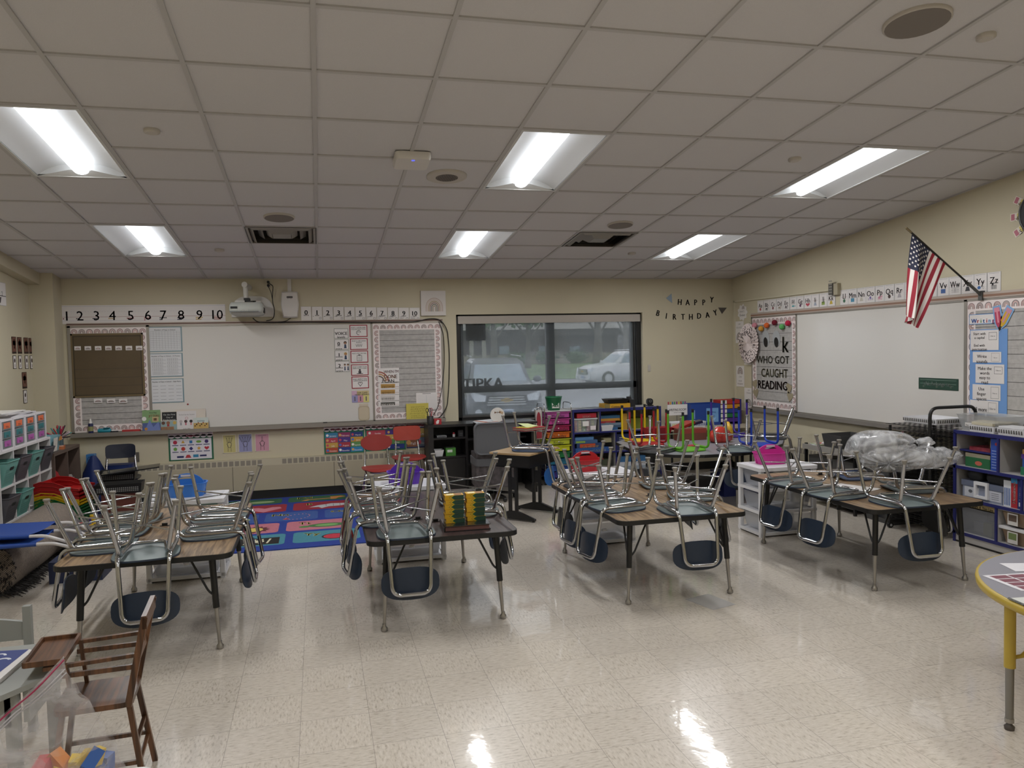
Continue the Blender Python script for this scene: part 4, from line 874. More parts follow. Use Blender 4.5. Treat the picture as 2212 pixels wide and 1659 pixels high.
b = MB(FB); n = 10; hh = (z1 - z0) / 2; ww = (x1 - x0) / 2; cz = (z0 + z1) / 2; cx = (x0 + x1) / 2
def bar(k, s_): return [(cx + s_ * ww * x, cz + s_ * hh * y) for x, y in [(-.88, 1), (0, 1.04), (.88, 1), (1, .0), (.8, -1), (0, -1.04), (-.8, -1), (-1, 0)]]
b.loft([[(x, y, w_) for x, y in bar(0, s_)] for s_, w_ in ((1, 0), (1, .035), (.9, .05))], mat('gloss_white', '#cfcbc6', .35), smooth=False); b.prism(rrect(.07, .022, .01, cx=cx, cy=cz + hh * .58), .05, .052, '#4b4848'); [b.flat(circle(.003, 6, cx - .02 + k * .014, cz + hh * .45), .0515, '#3a3838' if k != 1 else '#f4f4f4') for k in range(4)]; b.build('case', t, True)
b = MB(FB); zz = 2.53; x0c = PB(621, 604, 629, 630); b.box(x0c[0], z1 - .01, 0, x0c[2], zz, .025, M_prw); b.build('cable_cover', t, True)
x0, z0, x1, z1 = PB(573.5, 604, 588, 625); t = thing('power_outlet', 'beige wall outlet with two black plugs just under the ceiling', 'outlet', ((x0 + x1) / 2, YB, z0))
MB(FB).box(x0, z0, 0, x1, z1, .008, M_cond).build('cover_plate', t, True)
for k in (.72, .38): b = MB(FB); b.cyl((x0 + x1) / 2 - .005, z0 + (z1 - z0) * k, .008, .035, .016, M_black, 10); b.build('plug', t, True)
def cable(pts, Yc, r, lab, cat='cable', name='cable', m=M_black, g='black cables on the back wall'):
    P = fillet([atY(x, y, Yc) for x, y in pts], .2, 5); tag(MB().tube(P, r, m, 6).build(name), lab, cat, g)
cable(((581, 612), (590, 617), (588, 650), (594, 672), (590, 690), (575, 693)), 9.375, .005, 'thin black cord curving from the outlet down past the projector')
cable(((580, 620), (586, 632), (588, 645)), 9.372, .004, 'short black cord dropping from the lower plug')
cable(((546, 687), (556, 696), (590, 697), (650, 695.5), (760, 696.5), (900, 695), (925, 688), (950, 689), (966, 710), (971, 760), (970, 830), (966, 880), (950, 902), (938, 906)), 9.38, .006, 'long black cable along the top of the whiteboard and down to the black shelf')
cable(((948, 695), (958, 720), (961, 780), (955, 840), (946, 880), (936, 897)), 9.385, .004, 'thinner black cable hanging over the right pin panel')
cable(((628, 687), (618, 694), (600, 696)), 9.385, .004, 'short black cord under the white wireless unit')
x0, z0, x1, z1 = PB(580, 908, 752, 915, 9.36); tag(MB().tube([atY(582, 921, 9.36), atY(700, 915, 9.36)], .006, M_black, 6).tube([atY(700, 914, 9.36), atY(790, 910, 9.36)], .004, M_black, 6).box(atY(698, 914, 9.36).x, 9.35, atY(698, 917, 9.36).z, atY(703, 914, 9.36).x + .02, 9.37, atY(698, 912, 9.36).z, M_black).build('pointer_stick'), 'long thin black pointer lying in the whiteboard tray', 'pointer')
# ---- things standing in the left tray
ZT = .835
t = thing('marker_spray', 'blue cleaning spray bottle with white cap in the whiteboard tray', 'bottle', (0, 0, 0)); p = atY(196, 930, 9.38); t.location = (p.x, 9.385, ZT)
b = MB(); b.lathe([(.026, 0), (.026, .1), (.022, .115)], C('#1c2350', .3), 14); b.lathe([(.0264, .03), (.0264, .08)], C('#8a8a5a'), 14); b.build('bottle', t); b = MB(); b.lathe([(.018, .115), (.014, .13), (.007, .165)], C('#d6d4d0'), 12); b.build('cap', t)
def tr(x, Yc=9.385): return atY(x, 938, Yc).x
b = MB(); b.loft([[(tr(212) + k * .012 * 1.1, 9.385 + r_ * cos(a), ZT + .028 + r_ * sin(a)) for a in [2 * pi * q / 10 for q in range(10)]] for k, r_ in ((0, .018), (1, .026), (9, .026), (10, .018))], C('#2a8ca0', .4)); b.box(tr(225), 9.35, ZT + .055, tr(238), 9.41, ZT + .06, '#236f80'); tag(b.build('pencil_case'), 'teal rounded case lying in the left tray', 'case')
b = MB(); b.tube([(tr(237), 9.38, ZT + .012), (tr(256), 9.375, ZT + .012)], .01, C('#20202a'), 8); b.tube([(tr(243), 9.36, ZT + .026), (tr(252), 9.37, ZT + .026)], .007, C('#cfccca'), 8); tag(b.build('marker'), 'dark marker lying beside the teal case', 'marker')
b = MB(); b.box(tr(265), 9.36, ZT, tr(304), 9.40, ZT + .028, '#a83030'); tag(b.build('eraser'), 'long red eraser lying in the left tray', 'eraser')
def book(x0, y0, x1, y1, Yc, lab, fn, base, tilt=.1):
    q = PB(x0, y0, x1, y1, Yc); w_, h_ = q[2] - q[0], max(.1, q[3] - ZT)
    t = thing('picture_book', lab, 'book', ((q[0] + q[2]) / 2, Yc, ZT), 0, 'picture books in the whiteboard tray', rx=-tilt)
    b = MB(); b.box(-w_ / 2, 0, 0, w_ / 2, .008, h_, '#cfcac0'); b.build('pages', t)
    b = MB(Matrix.Rotation(pi / 2, 4, 'X') @ Matrix.Translation((-w_ / 2, 0, 0)) @ Matrix.Diagonal((w_, h_, 1, 1))); b.box(0, 0, 0, 1, 1, .001, base); b.z = .0015; b.asp = h_ / w_; fn(b); b.build('cover', t)
def f(b):
    sr(b, 0, 0, 1, .4, '#4a5a8a'); poly(b, [(.1, 0), (.4, .55), (.6, .2), (.9, .45), (1, 0)], '#6a7ab0', .0002); b.z += .0004; sr(b, .55, .45, .9, .68, '#b8a27a'); sr(b, .62, .5, .8, .62, '#7a4a38'); disc(b, .1, .6, .1, '#d8d8d4'); disc(b, .2, .12, .07, '#b07a30'); st(b, 'First Day', .6, .9, .06, w=.5); st(b, 'JITTERS', .65, .77, .1, C('#8a3a30'), .6)
book(307, 886, 346, 929, 9.35, 'green and blue picture book, leftmost in the tray', f, '#7a9a6a')
def f(b): sr(b, 0, .0, 1, .5, '#8aa0a0'); sr(b, 0, 0, .8, .2, '#c08a60'); b.z += .0003; [disc(b, x, .4, .09, c) for x, c in ((.15, '#5a3a2a'), (.45, '#8a5a40'), (.85, '#c0a050'))]; sr(b, .38, .22, .52, .34, '#a03030'); sr(b, .08, .53, .98, .97, '#17171a'); b.z += .0004; st(b, 'On the First', .53, .87, .08, C('#d4d4d0'), .82); st(b, 'Day of', .55, .73, .08, C('#d4d4d0'), .6); st(b, 'Kindergarten', .53, .6, .08, C('#d4d4d0'), .82)
book(347, 889, 382, 929, 9.36, 'picture book with black title block reading On the First Day of Kindergarten', f, '#c7c0b0')
def f(b): st(b, "We Don't Eat Our Teachers", .5, .83, .05, w=.8, bold=0); b.ring(.5, .62, .06, .075, 0, 2 * pi, b.z, '#b04050', 12, 1 / b.asp); [(disc(b, x, .45, .08, c), sr(b, x - .04, .25, x + .04, .38, c2)) for x, c, c2 in ((.2, '#b0a8a8', '#8a8a90'), (.45, '#4a3434', '#b06070'), (.72, '#2a2424', '#c08080'))]; st(b, 'by Dr. Mary', .5, .08, .05, w=.7, bold=0)
book(382, 888, 424, 929, 9.365, 'white picture book with small drawn children', f, '#cfcbca')
def f(b): sr(b, 0, 0, 1, .55, '#b89a5a'); [disc(b, .1 + q * .11, .3 + .25 * ((q * 7) % 3) / 2, .06, ('#6a3a2a', '#3a2a2a', '#a05040')[q % 3]) for q in range(8)]; st(b, 'KINDNESS', .5, .75, .1, C('#2a7a8a'), .5)
book(418, 902, 450, 928, 9.35, 'small wide picture book, rightmost in the left tray', f, '#bfc8c2')
b = MB(); p = atY(420, 890, 9.40); b.box(p.x - .2, 9.385, ZT, p.x + .12, 9.39, ZT + .23, '#cfc6ba'); tag(b.build('picture_book_behind'), 'pale book standing behind the black-titled picture book', 'book')
# ---------------------------------------------------------------- outside the window
GZ = -.35
M_asph = mat('wet_asphalt', '#8f949a', .5, var=.12, scale=.6); M_grass = mat('lawn_green', '#6f8a5c', .9, var=.2, scale=1.5)
tag(MB().box(-60, 9.8, GZ - .2, 120, 47, GZ, M_asph).build('parking_lot'), kind='structure')
tag(MB().box(-60, 47, GZ - .2, 140, 95, GZ + .04, M_grass).build('lawn'), kind='structure')
M_brown, M_roofg = mat('brown_siding', '#5a5250', .8, var=.08, scale=1), mat('grey_roof', '#93938f', .8)
t = thing('house', 'low dark brown house with a grey roof seen across the lot through the window', 'house', (56, 92, GZ))
x0, x1 = atY(1000, 780, 92).x, atY(1372, 780, 92).x
b = MB().box(x0 - 30, 92, GZ, x1 + 20, 100, 4.1, M_brown); b.box(x0 - 30, 91.9, GZ, x1 + 20, 92, .9, '#a39c8c'); b.build('walls', t, True)
b = MB().add([(x0 - 31, 90.5, 3.9), (x1 + 21, 90.5, 3.9), (x1 + 21, 96, 6.6), (x0 - 31, 96, 6.6)], [(0, 1, 2, 3)], M_roofg); b.add([(x0 - 31, 101.5, 3.9), (x1 + 21, 101.5, 3.9), (x1 + 21, 96, 6.6), (x0 - 31, 96, 6.6)], [(3, 2, 1, 0)], M_roofg); b.build('roof', t, True)
for a, c_ in ((1078, 1100), (1163, 1178), (1230, 1252)):
    p, q = atY(a, 748, 91.9), atY(c_, 765, 91.9); b = MB().box(p.x, 91.8, q.z, q.x, 91.95, p.z, '#93a3b0'); b.build('window_pane', t, True)
for a in (1290, 1018, 1045): p = atY(a, 750, 91.6); MB().box(p.x - .25, 91.4, GZ, p.x + .25, 91.7, 3.9, '#a8a49a').build('porch_post', t, True)
M_leaf = mat('leaf_green', '#6e8a66', .9, var=.25, scale=2); M_bark = mat('tree_bark', '#6a645c', .9)
def foliage(b, c, r, n_, m, seed):
    R = random.Random(seed)
    for i in range(n_):
        while 1:
            v = Vector((R.uniform(-1, 1), R.uniform(-1, 1), R.uniform(-1, 1)))
            if v.length < 1: break
        p = Vector(c) + Vector((v.x * r[0], v.y * r[1], v.z * r[2])); s_ = R.uniform(.12, .3) * (r[0] * .35); nr = Vector((R.uniform(-1, 1), R.uniform(-1, 1), R.uniform(-1, 1))).normalized(); a = nr.orthogonal().normalized() * s_; e = nr.cross(a)
        b.add([p - a, p - e * .7, p + a, p + e * .7], [(0, 1, 2, 3)], m)
for i, (px, Y, w_, h0, h1, lab) in enumerate(((1065, 60, 4.2, 3.0, 9, 'leafy green tree with low boughs outside the left window pane'), (1140, 74, 4.5, 3.4, 10, 'leafy green tree outside, just left of the window mullion'), (1290, 64, 4.6, 4.3, 10, 'broad green tree with thick trunk outside the right window pane'), (1350, 80, 4, 5, 11, 'distant green tree outside near the right window frame'))):
    p = atY(px, 760, Y); t = thing('tree', lab, 'tree', (p.x, Y, GZ), 0, 'trees outside'); b = MB(); b.tube([(0, 0, 0), (.1, 0, 2.5), (0, 0, h1 * .7)], .35 if i != 2 else .55, M_bark, 8, r2=.15)
    for q in range(4): b.tube([(0, 0, 2.6 + q * .5), ((-1) ** q * w_ * .5, .3, h0 + 2 + q * .4)], .12, M_bark, 6, r2=.04)
    b.build('trunk', t); b = MB(); foliage(b, (0, 0, (h0 + h1) / 2 + .6), (w_, 2.5, (h1 - h0) / 2), 900, M_leaf, i + 3); b.build('crown', t)
for i, px in enumerate((1122, 1180, 1245)):
    p = atY(px, 790, 88); t = thing('shrub', 'rounded green shrub at the foot of the brown house, ' + ('leftmost', 'middle', 'rightmost')[i] + ' of three', 'shrub', (p.x, 88, GZ), 0, 'shrubs in front of the house'); b = MB(); foliage(b, (0, 0, .9), (1.7, 1, .9), 350, mat('shrub_green', '#4f6a4c', .9), i + 40); b.ball(0, 0, .8, 1.3, mat('shrub_green', ''), rz=.7, ry=.8); b.build('foliage', t)
# ---- the two cars
M_car, M_carw = mat('car_silver_grey', '#50565d', .28, .3, coat=.6), mat('car_white', '#d5d9dd', .3, coat=.6)
M_cg = mat('car_glass', '#8fa0ae', .08, spec=.8); M_chr = mat('car_chrome', '#cfd2d4', .15, .9); M_tyre = C('#1c1c1c', .8); M_lamp = mat('headlamp_glass', '#d3dde6', .1, spec=.8)
def car(root, Mc, front):
    """car body along -y (front at y=0), width on x"""
    W, L = .99, 5.1
    def sec(y, zb, zs, zt, wt, ws=W): return [(x, y, z) for x, z in ((-ws * .96, zb), (-ws, (zb + zs) / 2), (-ws * .97, zs), (-wt, zt), (-wt * .6, zt + .03), (wt * .6, zt + .03), (wt, zt), (ws * .97, zs), (ws, (zb + zs) / 2), (ws * .96, zb))]
    b = MB(); b.loft([sec(0, .28, .62, .70, .74, .86), sec(.18, .22, .8, .93, .80, .95), sec(.5, .22, .92, 1.02, .82), sec(1.35, .22, 1.0, 1.12, .84), sec(1.5, .22, 1.02, 1.12, .86), sec(4.6, .25, 1.05, 1.2, .88), sec(5.0, .3, .95, 1.15, .84), sec(5.1, .4, .8, 1.0, .8)], Mc)
    b.loft([[(x, y, z) for x, y, z in r] for r in ([(-.84, 1.4, 1.08), (.84, 1.4, 1.08), (.86, 4.9, 1.15), (-.86, 4.9, 1.15)], [(-.72, 2.1, 1.62), (.72, 2.1, 1.62), (.70, 4.5, 1.66), (-.70, 4.5, 1.66)], [(-.6, 2.3, 1.74), (.6, 2.3, 1.74), (.6, 4.3, 1.75), (-.6, 4.3, 1.75)])], Mc, smooth=False); b.build('body', root)
    b = MB(); b.add([(-.74, 1.42, 1.12), (.74, 1.42, 1.12), (.63, 2.06, 1.59), (-.63, 2.06, 1.59)], [(0, 1, 2, 3)], M_cg); b.build('windscreen', root)
    for s_ in (-1, 1):
        b = MB()
        for y0, y1 in ((1.75, 2.75), (2.85, 3.75), (3.85, 4.6)): b.add([(s_ * .872, y0, 1.13), (s_ * .875, y1, 1.16), (s_ * .735, min(y1, 4.4), 1.6), (s_ * .735, max(y0, 2.15), 1.6)], [(0, 1, 2, 3)], M_cg)
        b.build('side_windows', root)
        MB().tube([(s_ * .68, 2.3, 1.80), (s_ * .68, 4.4, 1.82)], .022, M_chr, 6).build('roof_rail', root)
        b = MB(); b.ball(s_ * 1.05, 1.65, 1.18, .12, Mc, .07, .09); b.build('mirror', root)
        for y in (.95, 4.0):
            w = MB(Matrix.Translation((s_ * .9, y, .36)) @ Matrix.Rotation(pi / 2, 4, 'Y')); w.cyl(0, 0, -.12, .12, .36, M_tyre, 20); w.cyl(0, 0, -.125, .125, .22, M_chr, 14); w.build('wheel', root)
        b = MB(); b.add([(s_ * .52, -.02, .84), (s_ * .84, .08, .93), (s_ * .9, .2, .88), (s_ * .8, .0, .70), (s_ * .54, -.05, .70)], [(0, 1, 2, 3, 4)], M_lamp); b.build('headlamp', root)
        b = MB(); b.ring(s_ * .72, 0, .07, .1, 0, 2 * pi, 0, M_chr, 12); b.M = Matrix.Identity(4); c2 = MB(Matrix.Translation((s_ * .72, -.03, .42)) @ Matrix.Rotation(pi / 2, 4, 'X')); c2.cyl(0, 0, 0, .03, .09, M_lamp, 12); c2.box(-.16, -.12, 0, .16, -.09, .03, M_chr); c2.build('fog_lamp', root)
    b = MB(); b.box(-.5, -.05, .56, .5, .02, .84, '#3a3f44'); [b.box(-.5 + k * .02, -.065, .60 + k * .06, .5 - k * .02, -.04, .63 + k * .06, M_chr) for k in range(4)]
    g = '#c2a24a'; b.box(-.15, -.08, .70, .15, -.06, .75, g); b.box(-.06, -.08, .67, .06, -.06, .78, g); b.build('grille', root)
    MB().box(-.17, -.07, .34, .17, -.055, .5, '#b9c8dc').box(-.12, -.072, .38, .12, -.069, .46, '#6f86a8').build('license_plate', root)
p = atY(1095, 890, 19.0)
t = thing('car', 'silver-grey car parked facing the window, filling the left panes', 'car', (p.x, 19.0, GZ), rad(-7)); car(t, M_car, True)
p = atZ(1325, 846, GZ); p = atY(1322, 846, 39)
t = thing('car', 'white car parked side-on across the lot in the right pane', 'car', (p.x - 1.6, 39, GZ), rad(-82)); car(t, M_carw, False)
# ---------------------------------------------------------------- furniture: tables, chairs, carts
M_chrome = mat('chair_chrome', '#b4b5b8', .09, 1.0); M_steel = mat('nickel_leg', '#a3a09c', .3, .9)
M_glide = mat('nylon_glide', '#8f8b85', .4, .3); M_under = mat('seat_underside_teal_grey', '#6c7878', .45, var=.15, scale=5); M_navy = mat('navy_shell', '#1d2a3c', .42)
M_navy2 = mat('blue_shell', '#26406a', .4); M_darkgrey = mat('black_shell', '#1f2124', .45); M_woodu = mat('plywood_underside', '#a38468', .5, var=.1, scale=6); M_redc = mat('red_shell', '#8c2c28', .4)
M_blk = mat('black_enamel', '#0e0e0f', .35); M_edge = mat('black_vinyl_edge', '#0d0d0d', .5)
def woodtop(name, c1, c2, axis='Y'):
    m = bpy.data.materials.new(name); m.use_nodes = True; n = m.node_tree.nodes; l = m.node_tree.links; b = n['Principled BSDF']
    t = n.new('ShaderNodeTexCoord'); mp = n.new('ShaderNodeMapping'); mp.inputs['Scale'].default_value = (34, 2.2, 1) if axis == 'Y' else (2.2, 34, 1); no = n.new('ShaderNodeTexNoise'); no.inputs['Detail'].default_value = 6; no.inputs['Distortion'].default_value = .6; no.inputs['Scale'].default_value = 1.6
    r = n.new('ShaderNodeValToRGB'); r.color_ramp.elements[0].position = .38; r.color_ramp.elements[0].color = hexc(c1); r.color_ramp.elements[1].position = .62; r.color_ramp.elements[1].color = hexc(c2)
    l.new(t.outputs['Object'], mp.inputs[0]); l.new(mp.outputs[0], no.inputs['Vector']); l.new(no.outputs['Fac'], r.inputs[0]); l.new(r.outputs[0], b.inputs['Base Color']); b.inputs['Roughness'].default_value = .33; b.inputs['Specular IOR Level'].default_value = .5
    return m
M_oak = woodtop('laminate_walnut_grain', '#5f4a35', '#9a8060'); M_dkwood = woodtop('laminate_dark_brown', '#2c2222', '#453633'); M_ltwood = woodtop('laminate_light_oak', '#a08662', '#b89b74')
def make_table(top, W=.91, D=1.53, hz=.565, rc=.07):
    t = thing('activity_table', '', 'table')
    b = MB().prism(rrect(W, D, rc, 6), hz - .03, hz - .001, M_edge, smooth=False); b.prism(rrect(W - .012, D - .012, rc - .006, 6), hz - .0012, hz, top); b.build('tabletop', t)
    b = MB(); b.box(-W / 2 + .08, -.66, hz - .055, W / 2 - .08, -.63, hz - .03, M_blk).box(-W / 2 + .08, .63, hz - .055, W / 2 - .08, .66, hz - .03, M_blk); b.build('apron', t)
    for sx_ in (-1, 1):
        for sy_ in (-1, 1):
            tx, ty, fx, fy = sx_ * .335, sy_ * .64, sx_ * .365, sy_ * .665
            def L(z): k = (hz - .03 - z) / (hz - .03); return (tx + (fx - tx) * k, ty + (fy - ty) * k, z)
            b = MB(); b.tube([L(hz - .03), L(.235)], .0185, M_blk, 12); b.tube([L(.24), L(.04)], .0135, M_steel, 12, r2=.0095); b.build('leg', t)
            b = MB().at(*L(0)); b.lathe([(.012, .045), (.012, .03), (.02, .02), (.02, .004), (.014, 0)], M_steel, 14); b.build('foot', t)
            b = MB(); p = L(.30); b.tube(fillet([(tx, ty - sy_ * .12, hz - .035), (p[0], p[1] - sy_ * .035, .33), (p[0], p[1], .30)], .05), .0065, M_blk, 8); b.tube(fillet([(tx - sx_ * .12, ty, hz - .035), (p[0] - sx_ * .035, p[1], .33), p], .05), .0065, M_blk, 8); b.build('brace', t)
    return t
def superell(a, bb, n_, e=2.6, cx=0, cy=0): 
    o = []
    for i in range(n_):
        t_ = 2 * pi * i / n_; c, s_ = cos(t_), sin(t_); o.append((cx + a * math.copysign(abs(c) ** (2 / e), c), cy + bb * math.copysign(abs(s_) ** (2 / e), s_)))
    return o
def shell(outline, zfun, th, mt, mu, n_r=4):
    """thin curved panel over an outline: mt on the +z side, mu on the -z side with a dark rim"""
    b = MB(); n = len(outline); cx = sum(p[0] for p in outline) / n; cy = sum(p[1] for p in outline) / n
    def ring(k, dz): return [(cx + (x - cx) * k, cy + (y - cy) * k, zfun(cx + (x - cx) * k, cy + (y - cy) * k) + dz) for x, y in outline]
    ks = [.02, .35, .65, .88, 1]
    b.loft([ring(k, 0) for k in ks], mt, False, False); b.loft([ring(k, -th) for k in ks[:-1] + [.985]][::-1], mu, False, False); b.loft([ring(.985, -th), ring(1, -th * .5), ring(1, 0)], mt, False, False)
    b.add(ring(.02, 0), [tuple(range(n))], mt); b.add(ring(.02, -th), [tuple(range(n))[::-1]], mu)
    return b
def make_chair(top, under, back, hs=.335, s=1.0, e_back=2.8, bw=.170, bh=.093, frame=None, label='', name='school_chair', metal=None):
    t = thing(name, label, 'chair'); fr = metal or M_chrome; R = .0122 * (1 if s == 1 else .95); zr = hs - .034
    def S(x, y, z): return (x * s, y * s, z)
    for q in (-1, 1):
        b = MB(); b.tube(fillet([S(q * .180, .228, .012), S(q * .152, .17, zr), S(q * .145, .05, zr)], .06, 6), R, fr, 10); b.build('front_leg', t)
        b = MB(); b.tube(fillet([S(q * .170, -.236, .012), S(q * .118, -.135, zr - .004), S(q * .108, -.06, zr - .006)], .03, 5), R, fr, 10); b.build('rear_leg', t)
    zt = hs + .298
    P = [S(-.145, .05, zr), S(-.127, -.186, zr), S(-.108, -.246, zt), S(.108, -.246, zt), S(.127, -.186, zr), S(.145, .05, zr)]
    b = MB(); a = fillet(P, .052, 7); b.tube(a, R, fr, 10)
    b.tube(fillet([S(-.108, -.06, zr - .006), S(-.09, .14, zr - .004), S(.09, .14, zr - .004), S(.108, -.06, zr - .006)], .06, 6), R * .9, fr, 10); b.build('frame', t)
    b = MB(); b.tube([S(-.165, .195, .165), S(.155, -.19, .165)], .0046, fr, 6); b.tube([S(.165, .195, .172), S(-.155, -.19, .172)], .0046, fr, 6); b.build('cross_brace', t)
    for x, y in ((-.18, .228), (.18, .228), (-.17, -.236), (.17, -.236)):
        b = MB().at(x * s, y * s, 0); b.lathe([(.0168, 0), (.019, .004), (.017, .012), (.0125, .014), (.0125, .03)], M_glide, 14); b.build('glide', t)
    ol = [(x * s, y * s) for x, y in superell(.176, .172, 32, 3.4, 0, .01)]
    b = shell(ol, lambda x, y: hs - .006 + .006 * min(1, (x * x + y * y) / .02) - (.02 * max(0, (y / s - .13) / .05) ** 2), .010, top, under); b.build('seat', t)
    ol = superell(bw * s, bh, 32, e_back); bb = shell(ol, lambda x, y: -.033 * (x / .17) ** 2, .008, back, back); A = Matrix.Translation((0, -.213 * s, hs + .244)) @ Matrix.Rotation(rad(-83) + pi, 4, 'X') @ Matrix.Rotation(pi, 4, 'Z')
    bb.v = [A @ v for v in bb.v]; bb.build('backrest', t)
    return t
TZ = .565
tabs = ((-.955, 5.30, M_oak), (.70, 5.29, M_dkwood), (2.265, 5.30, M_oak), (3.925, 5.055, M_oak))
tl = ('wood-grain activity table with chairs up, leftmost of the four in front', 'dark brown topped activity table holding the yellow and green crayon boxes', 'wood-grain activity table between the dark brown table and the one with the clear bag', 'wood-grain activity table with a clear plastic bag on its upturned chairs')
pt = {}
for (x, y, m), lab in zip(tabs, tl):
    k = m.name
    if k not in pt: pt[k] = (make_table(m), [False])
    place(pt[k][0], pt[k][1], (x, y, 0), label=lab, group='activity tables with chairs stacked on top')
protos = {}
SH = {'teal': (M_navy, M_under, M_navy), 'navy': (M_navy, M_navy2, M_navy), 'black': (M_darkgrey, mat('dark_seat_underside', '#2c3036', .4), M_darkgrey), 'wood': (M_redc, M_woodu, M_redc), 'dark': (M_darkgrey, M_under, M_darkgrey)}
def inv(kind, x, y, facing, lab, tz=TZ, group='chairs turned upside down on the activity tables', hs=.335):
    """chair upside down on a table at x, y; facing = direction angle of the chair's front"""
    if kind not in protos: protos[kind] = (make_chair(*SH[kind]), [False])
    o = place(protos[kind][0], protos[kind][1], (x, y, tz + hs + .001), 0, 0, lab, group)
    M = Matrix.Translation((x, y, tz + hs + .001)) @ Matrix.Rotation(facing - pi / 2, 4, 'Z') @ Matrix.Rotation(pi, 4, 'Y')
    o.rotation_euler = M.to_euler(); WM[o.name] = M; return o
E_, N_, W_ = 0.0, pi / 2, pi
where = ('leftmost activity table', 'dark brown table', 'third activity table', 'rightmost activity table')
ts = ('leftmost table', 'dark brown table', 'third table', 'table with the clear bag')
# table 1
inv('teal', -.96, 4.66, N_ + rad(7), 'upturned chair hanging over the near end of the ' + ts[0])
for i, y in enumerate((4.91, 5.285, 5.66)): inv(('teal', 'teal', 'dark')[i], -1.24, y, E_ + rad((3, 2, 4)[i]), 'upturned chair on the left side of the %s, %s' % (ts[0], ('nearest', 'middle', 'farthest')[i]))
for i, y in enumerate((5.06, 5.52)): inv('teal', -.665, y, W_ + rad((2, -6)[i]), 'upturned chair on the right side of the %s, %s' % (ts[0], ('nearer', 'farther')[i]))
# table 2
inv('teal', .485, 4.675, N_, 'upturned chair hanging over the near end of the ' + ts[1])
for i, (y, k, a) in enumerate(((5.06, 'teal', 8), (5.42, 'teal', 3), (5.79, 'wood', 2))): inv(k, .375, y, E_ + rad(a), 'upturned %schair on the left of the %s, %s' % (('', '', 'plywood-bottomed ')[i], ts[1], ('nearest', 'middle', 'farthest')[i]))
for i, y in enumerate((5.13, 5.52)): inv('dark' if i == 0 else 'teal', 1.0, y, W_ + rad(-16 + 4 * i), 'upturned chair on the right side of the %s, %s' % (ts[1], ('nearer', 'farther')[i]))
# table 3
inv('teal', 2.345, 4.69, N_ - rad(4), 'upturned chair hanging over the near end of the ' + ts[2])
for i, (y, k, a) in enumerate(((4.95, 'teal', 12), (5.335, 'teal', 8), (5.76, 'black', 2))): inv(k, (1.945, 1.95, 2.02)[i], y, E_ + rad(a), 'upturned %schair on the left of the %s, %s' % (('', '', 'dark-seated ')[i], ts[2], ('nearest', 'middle', 'farthest')[i]))
for i, (y, a) in enumerate(((5.10, -22), (5.60, -14))): inv('dark', 2.60, y, W_ + rad(a), 'upturned chair on the right side of the %s, %s' % (ts[2], ('nearer', 'farther')[i]))
# table 4
inv('teal', 3.80, 4.42, N_ - rad(2), 'upturned chair hanging over the near end of the ' + ts[3])
for i, y in enumerate((4.80, 5.30)): inv('teal', 3.57, y, E_ + rad(9), 'upturned chair on the left side of the %s, %s' % (ts[3], ('nearer', 'farther')[i]))
inv('dark', 4.20, 4.80, W_ + rad(-14), 'dark upturned chair on the right of the %s' % ts[3]); inv('navy', 4.19, 5.40, W_ + rad(-8), 'upturned chair with blue seat bottom, far right of the ' + ts[3])
# ---- crayons, binder, clips
def crayon_box(dy=0):
    b = MB(); w_, d_, h_ = .116, .07, .0285
    b.box(-w_ / 2, -d_ / 2, 0, w_ / 2, d_ / 2, h_ - .0006, '#c79a12')
    F = basis((0, -d_ / 2 - .0004, 0), (1, 0, 0), (0, 0, 1), (0, -1, 0)); b.M = F
    G, G2 = '#14382a', '#2f6f2c'
    b.flat([(w_ / 2, 0), (w_ / 2, h_ - .001), (.005, h_ - .001), (-.014, h_ / 2), (.005, 0)], 0, G); b.flat([(.005, h_ - .001), (.0, h_ - .001), (-.02, h_ / 2), (.0, 0), (.005, 0), (-.014, h_ / 2)], .0002, G2); b.flat([(-.012, h_ - .001), (-.015, h_ - .001), (-.034, h_ / 2), (-.015, 0), (-.012, 0), (-.031, h_ / 2)], .0002, G2)
    b.M = Matrix.Identity(4); b.rect(-.05, -.03, .05, .03, h_ - .0004, '#c79a12'); b.rect(-.045, -.02, .0, .02, h_ - .0002, '#e0d8a8'); b.rect(.005, -.03, .05, .03, h_ - .0002, '#8a5a2a')
    b.M = basis((-w_ / 2 - .0004, 0, 0), (0, -1, 0), (0, 0, 1), (-1, 0, 0)); b.rect(-.03, .004, .03, h_ - .004, 0, '#6a4a1a'); b.text('Crayola', 0, h_ * .35, .009, .0003, C('#e8e0b0'), w=.05)
    return b.build('crayon_box')
q0 = atZ(966 + 17, 1131, .597); q1 = atZ(1012.5 + 16, 1126, .597)
px_ = crayon_box(); first = True
for s_, q in enumerate((q0, q1)):
    for k in range(6):
        o = px_ if first else px_.copy()
        if not first: COL.objects.link(o)
        first = False; o.location = (q.x + (.003, -.002, .0, -.002, .002, .001)[k], q.y + .035 + (.0, .002, -.002, .001, 0, .004)[k], .6005 + k * .0287); o.rotation_euler = (0, 0, rad((1, -1, .5, 0, 1.5, -1)[k] - 1))
        tag(o, 'yellow and green crayon box, %s of the %s stack on the black binder' % (('lowest', 'second from bottom', 'third from bottom', 'fourth from bottom', 'second from top', 'topmost')[k], ('left', 'right')[s_]), 'crayon box', 'crayon boxes on the dark brown table')
b = MB().at(0, 0, 0); c_ = atZ(1010, 1134, .59)
t = thing('binder', 'black binder in a clear sleeve under the crayon boxes', 'binder', (c_.x, c_.y + .06, .566), rad(-2))
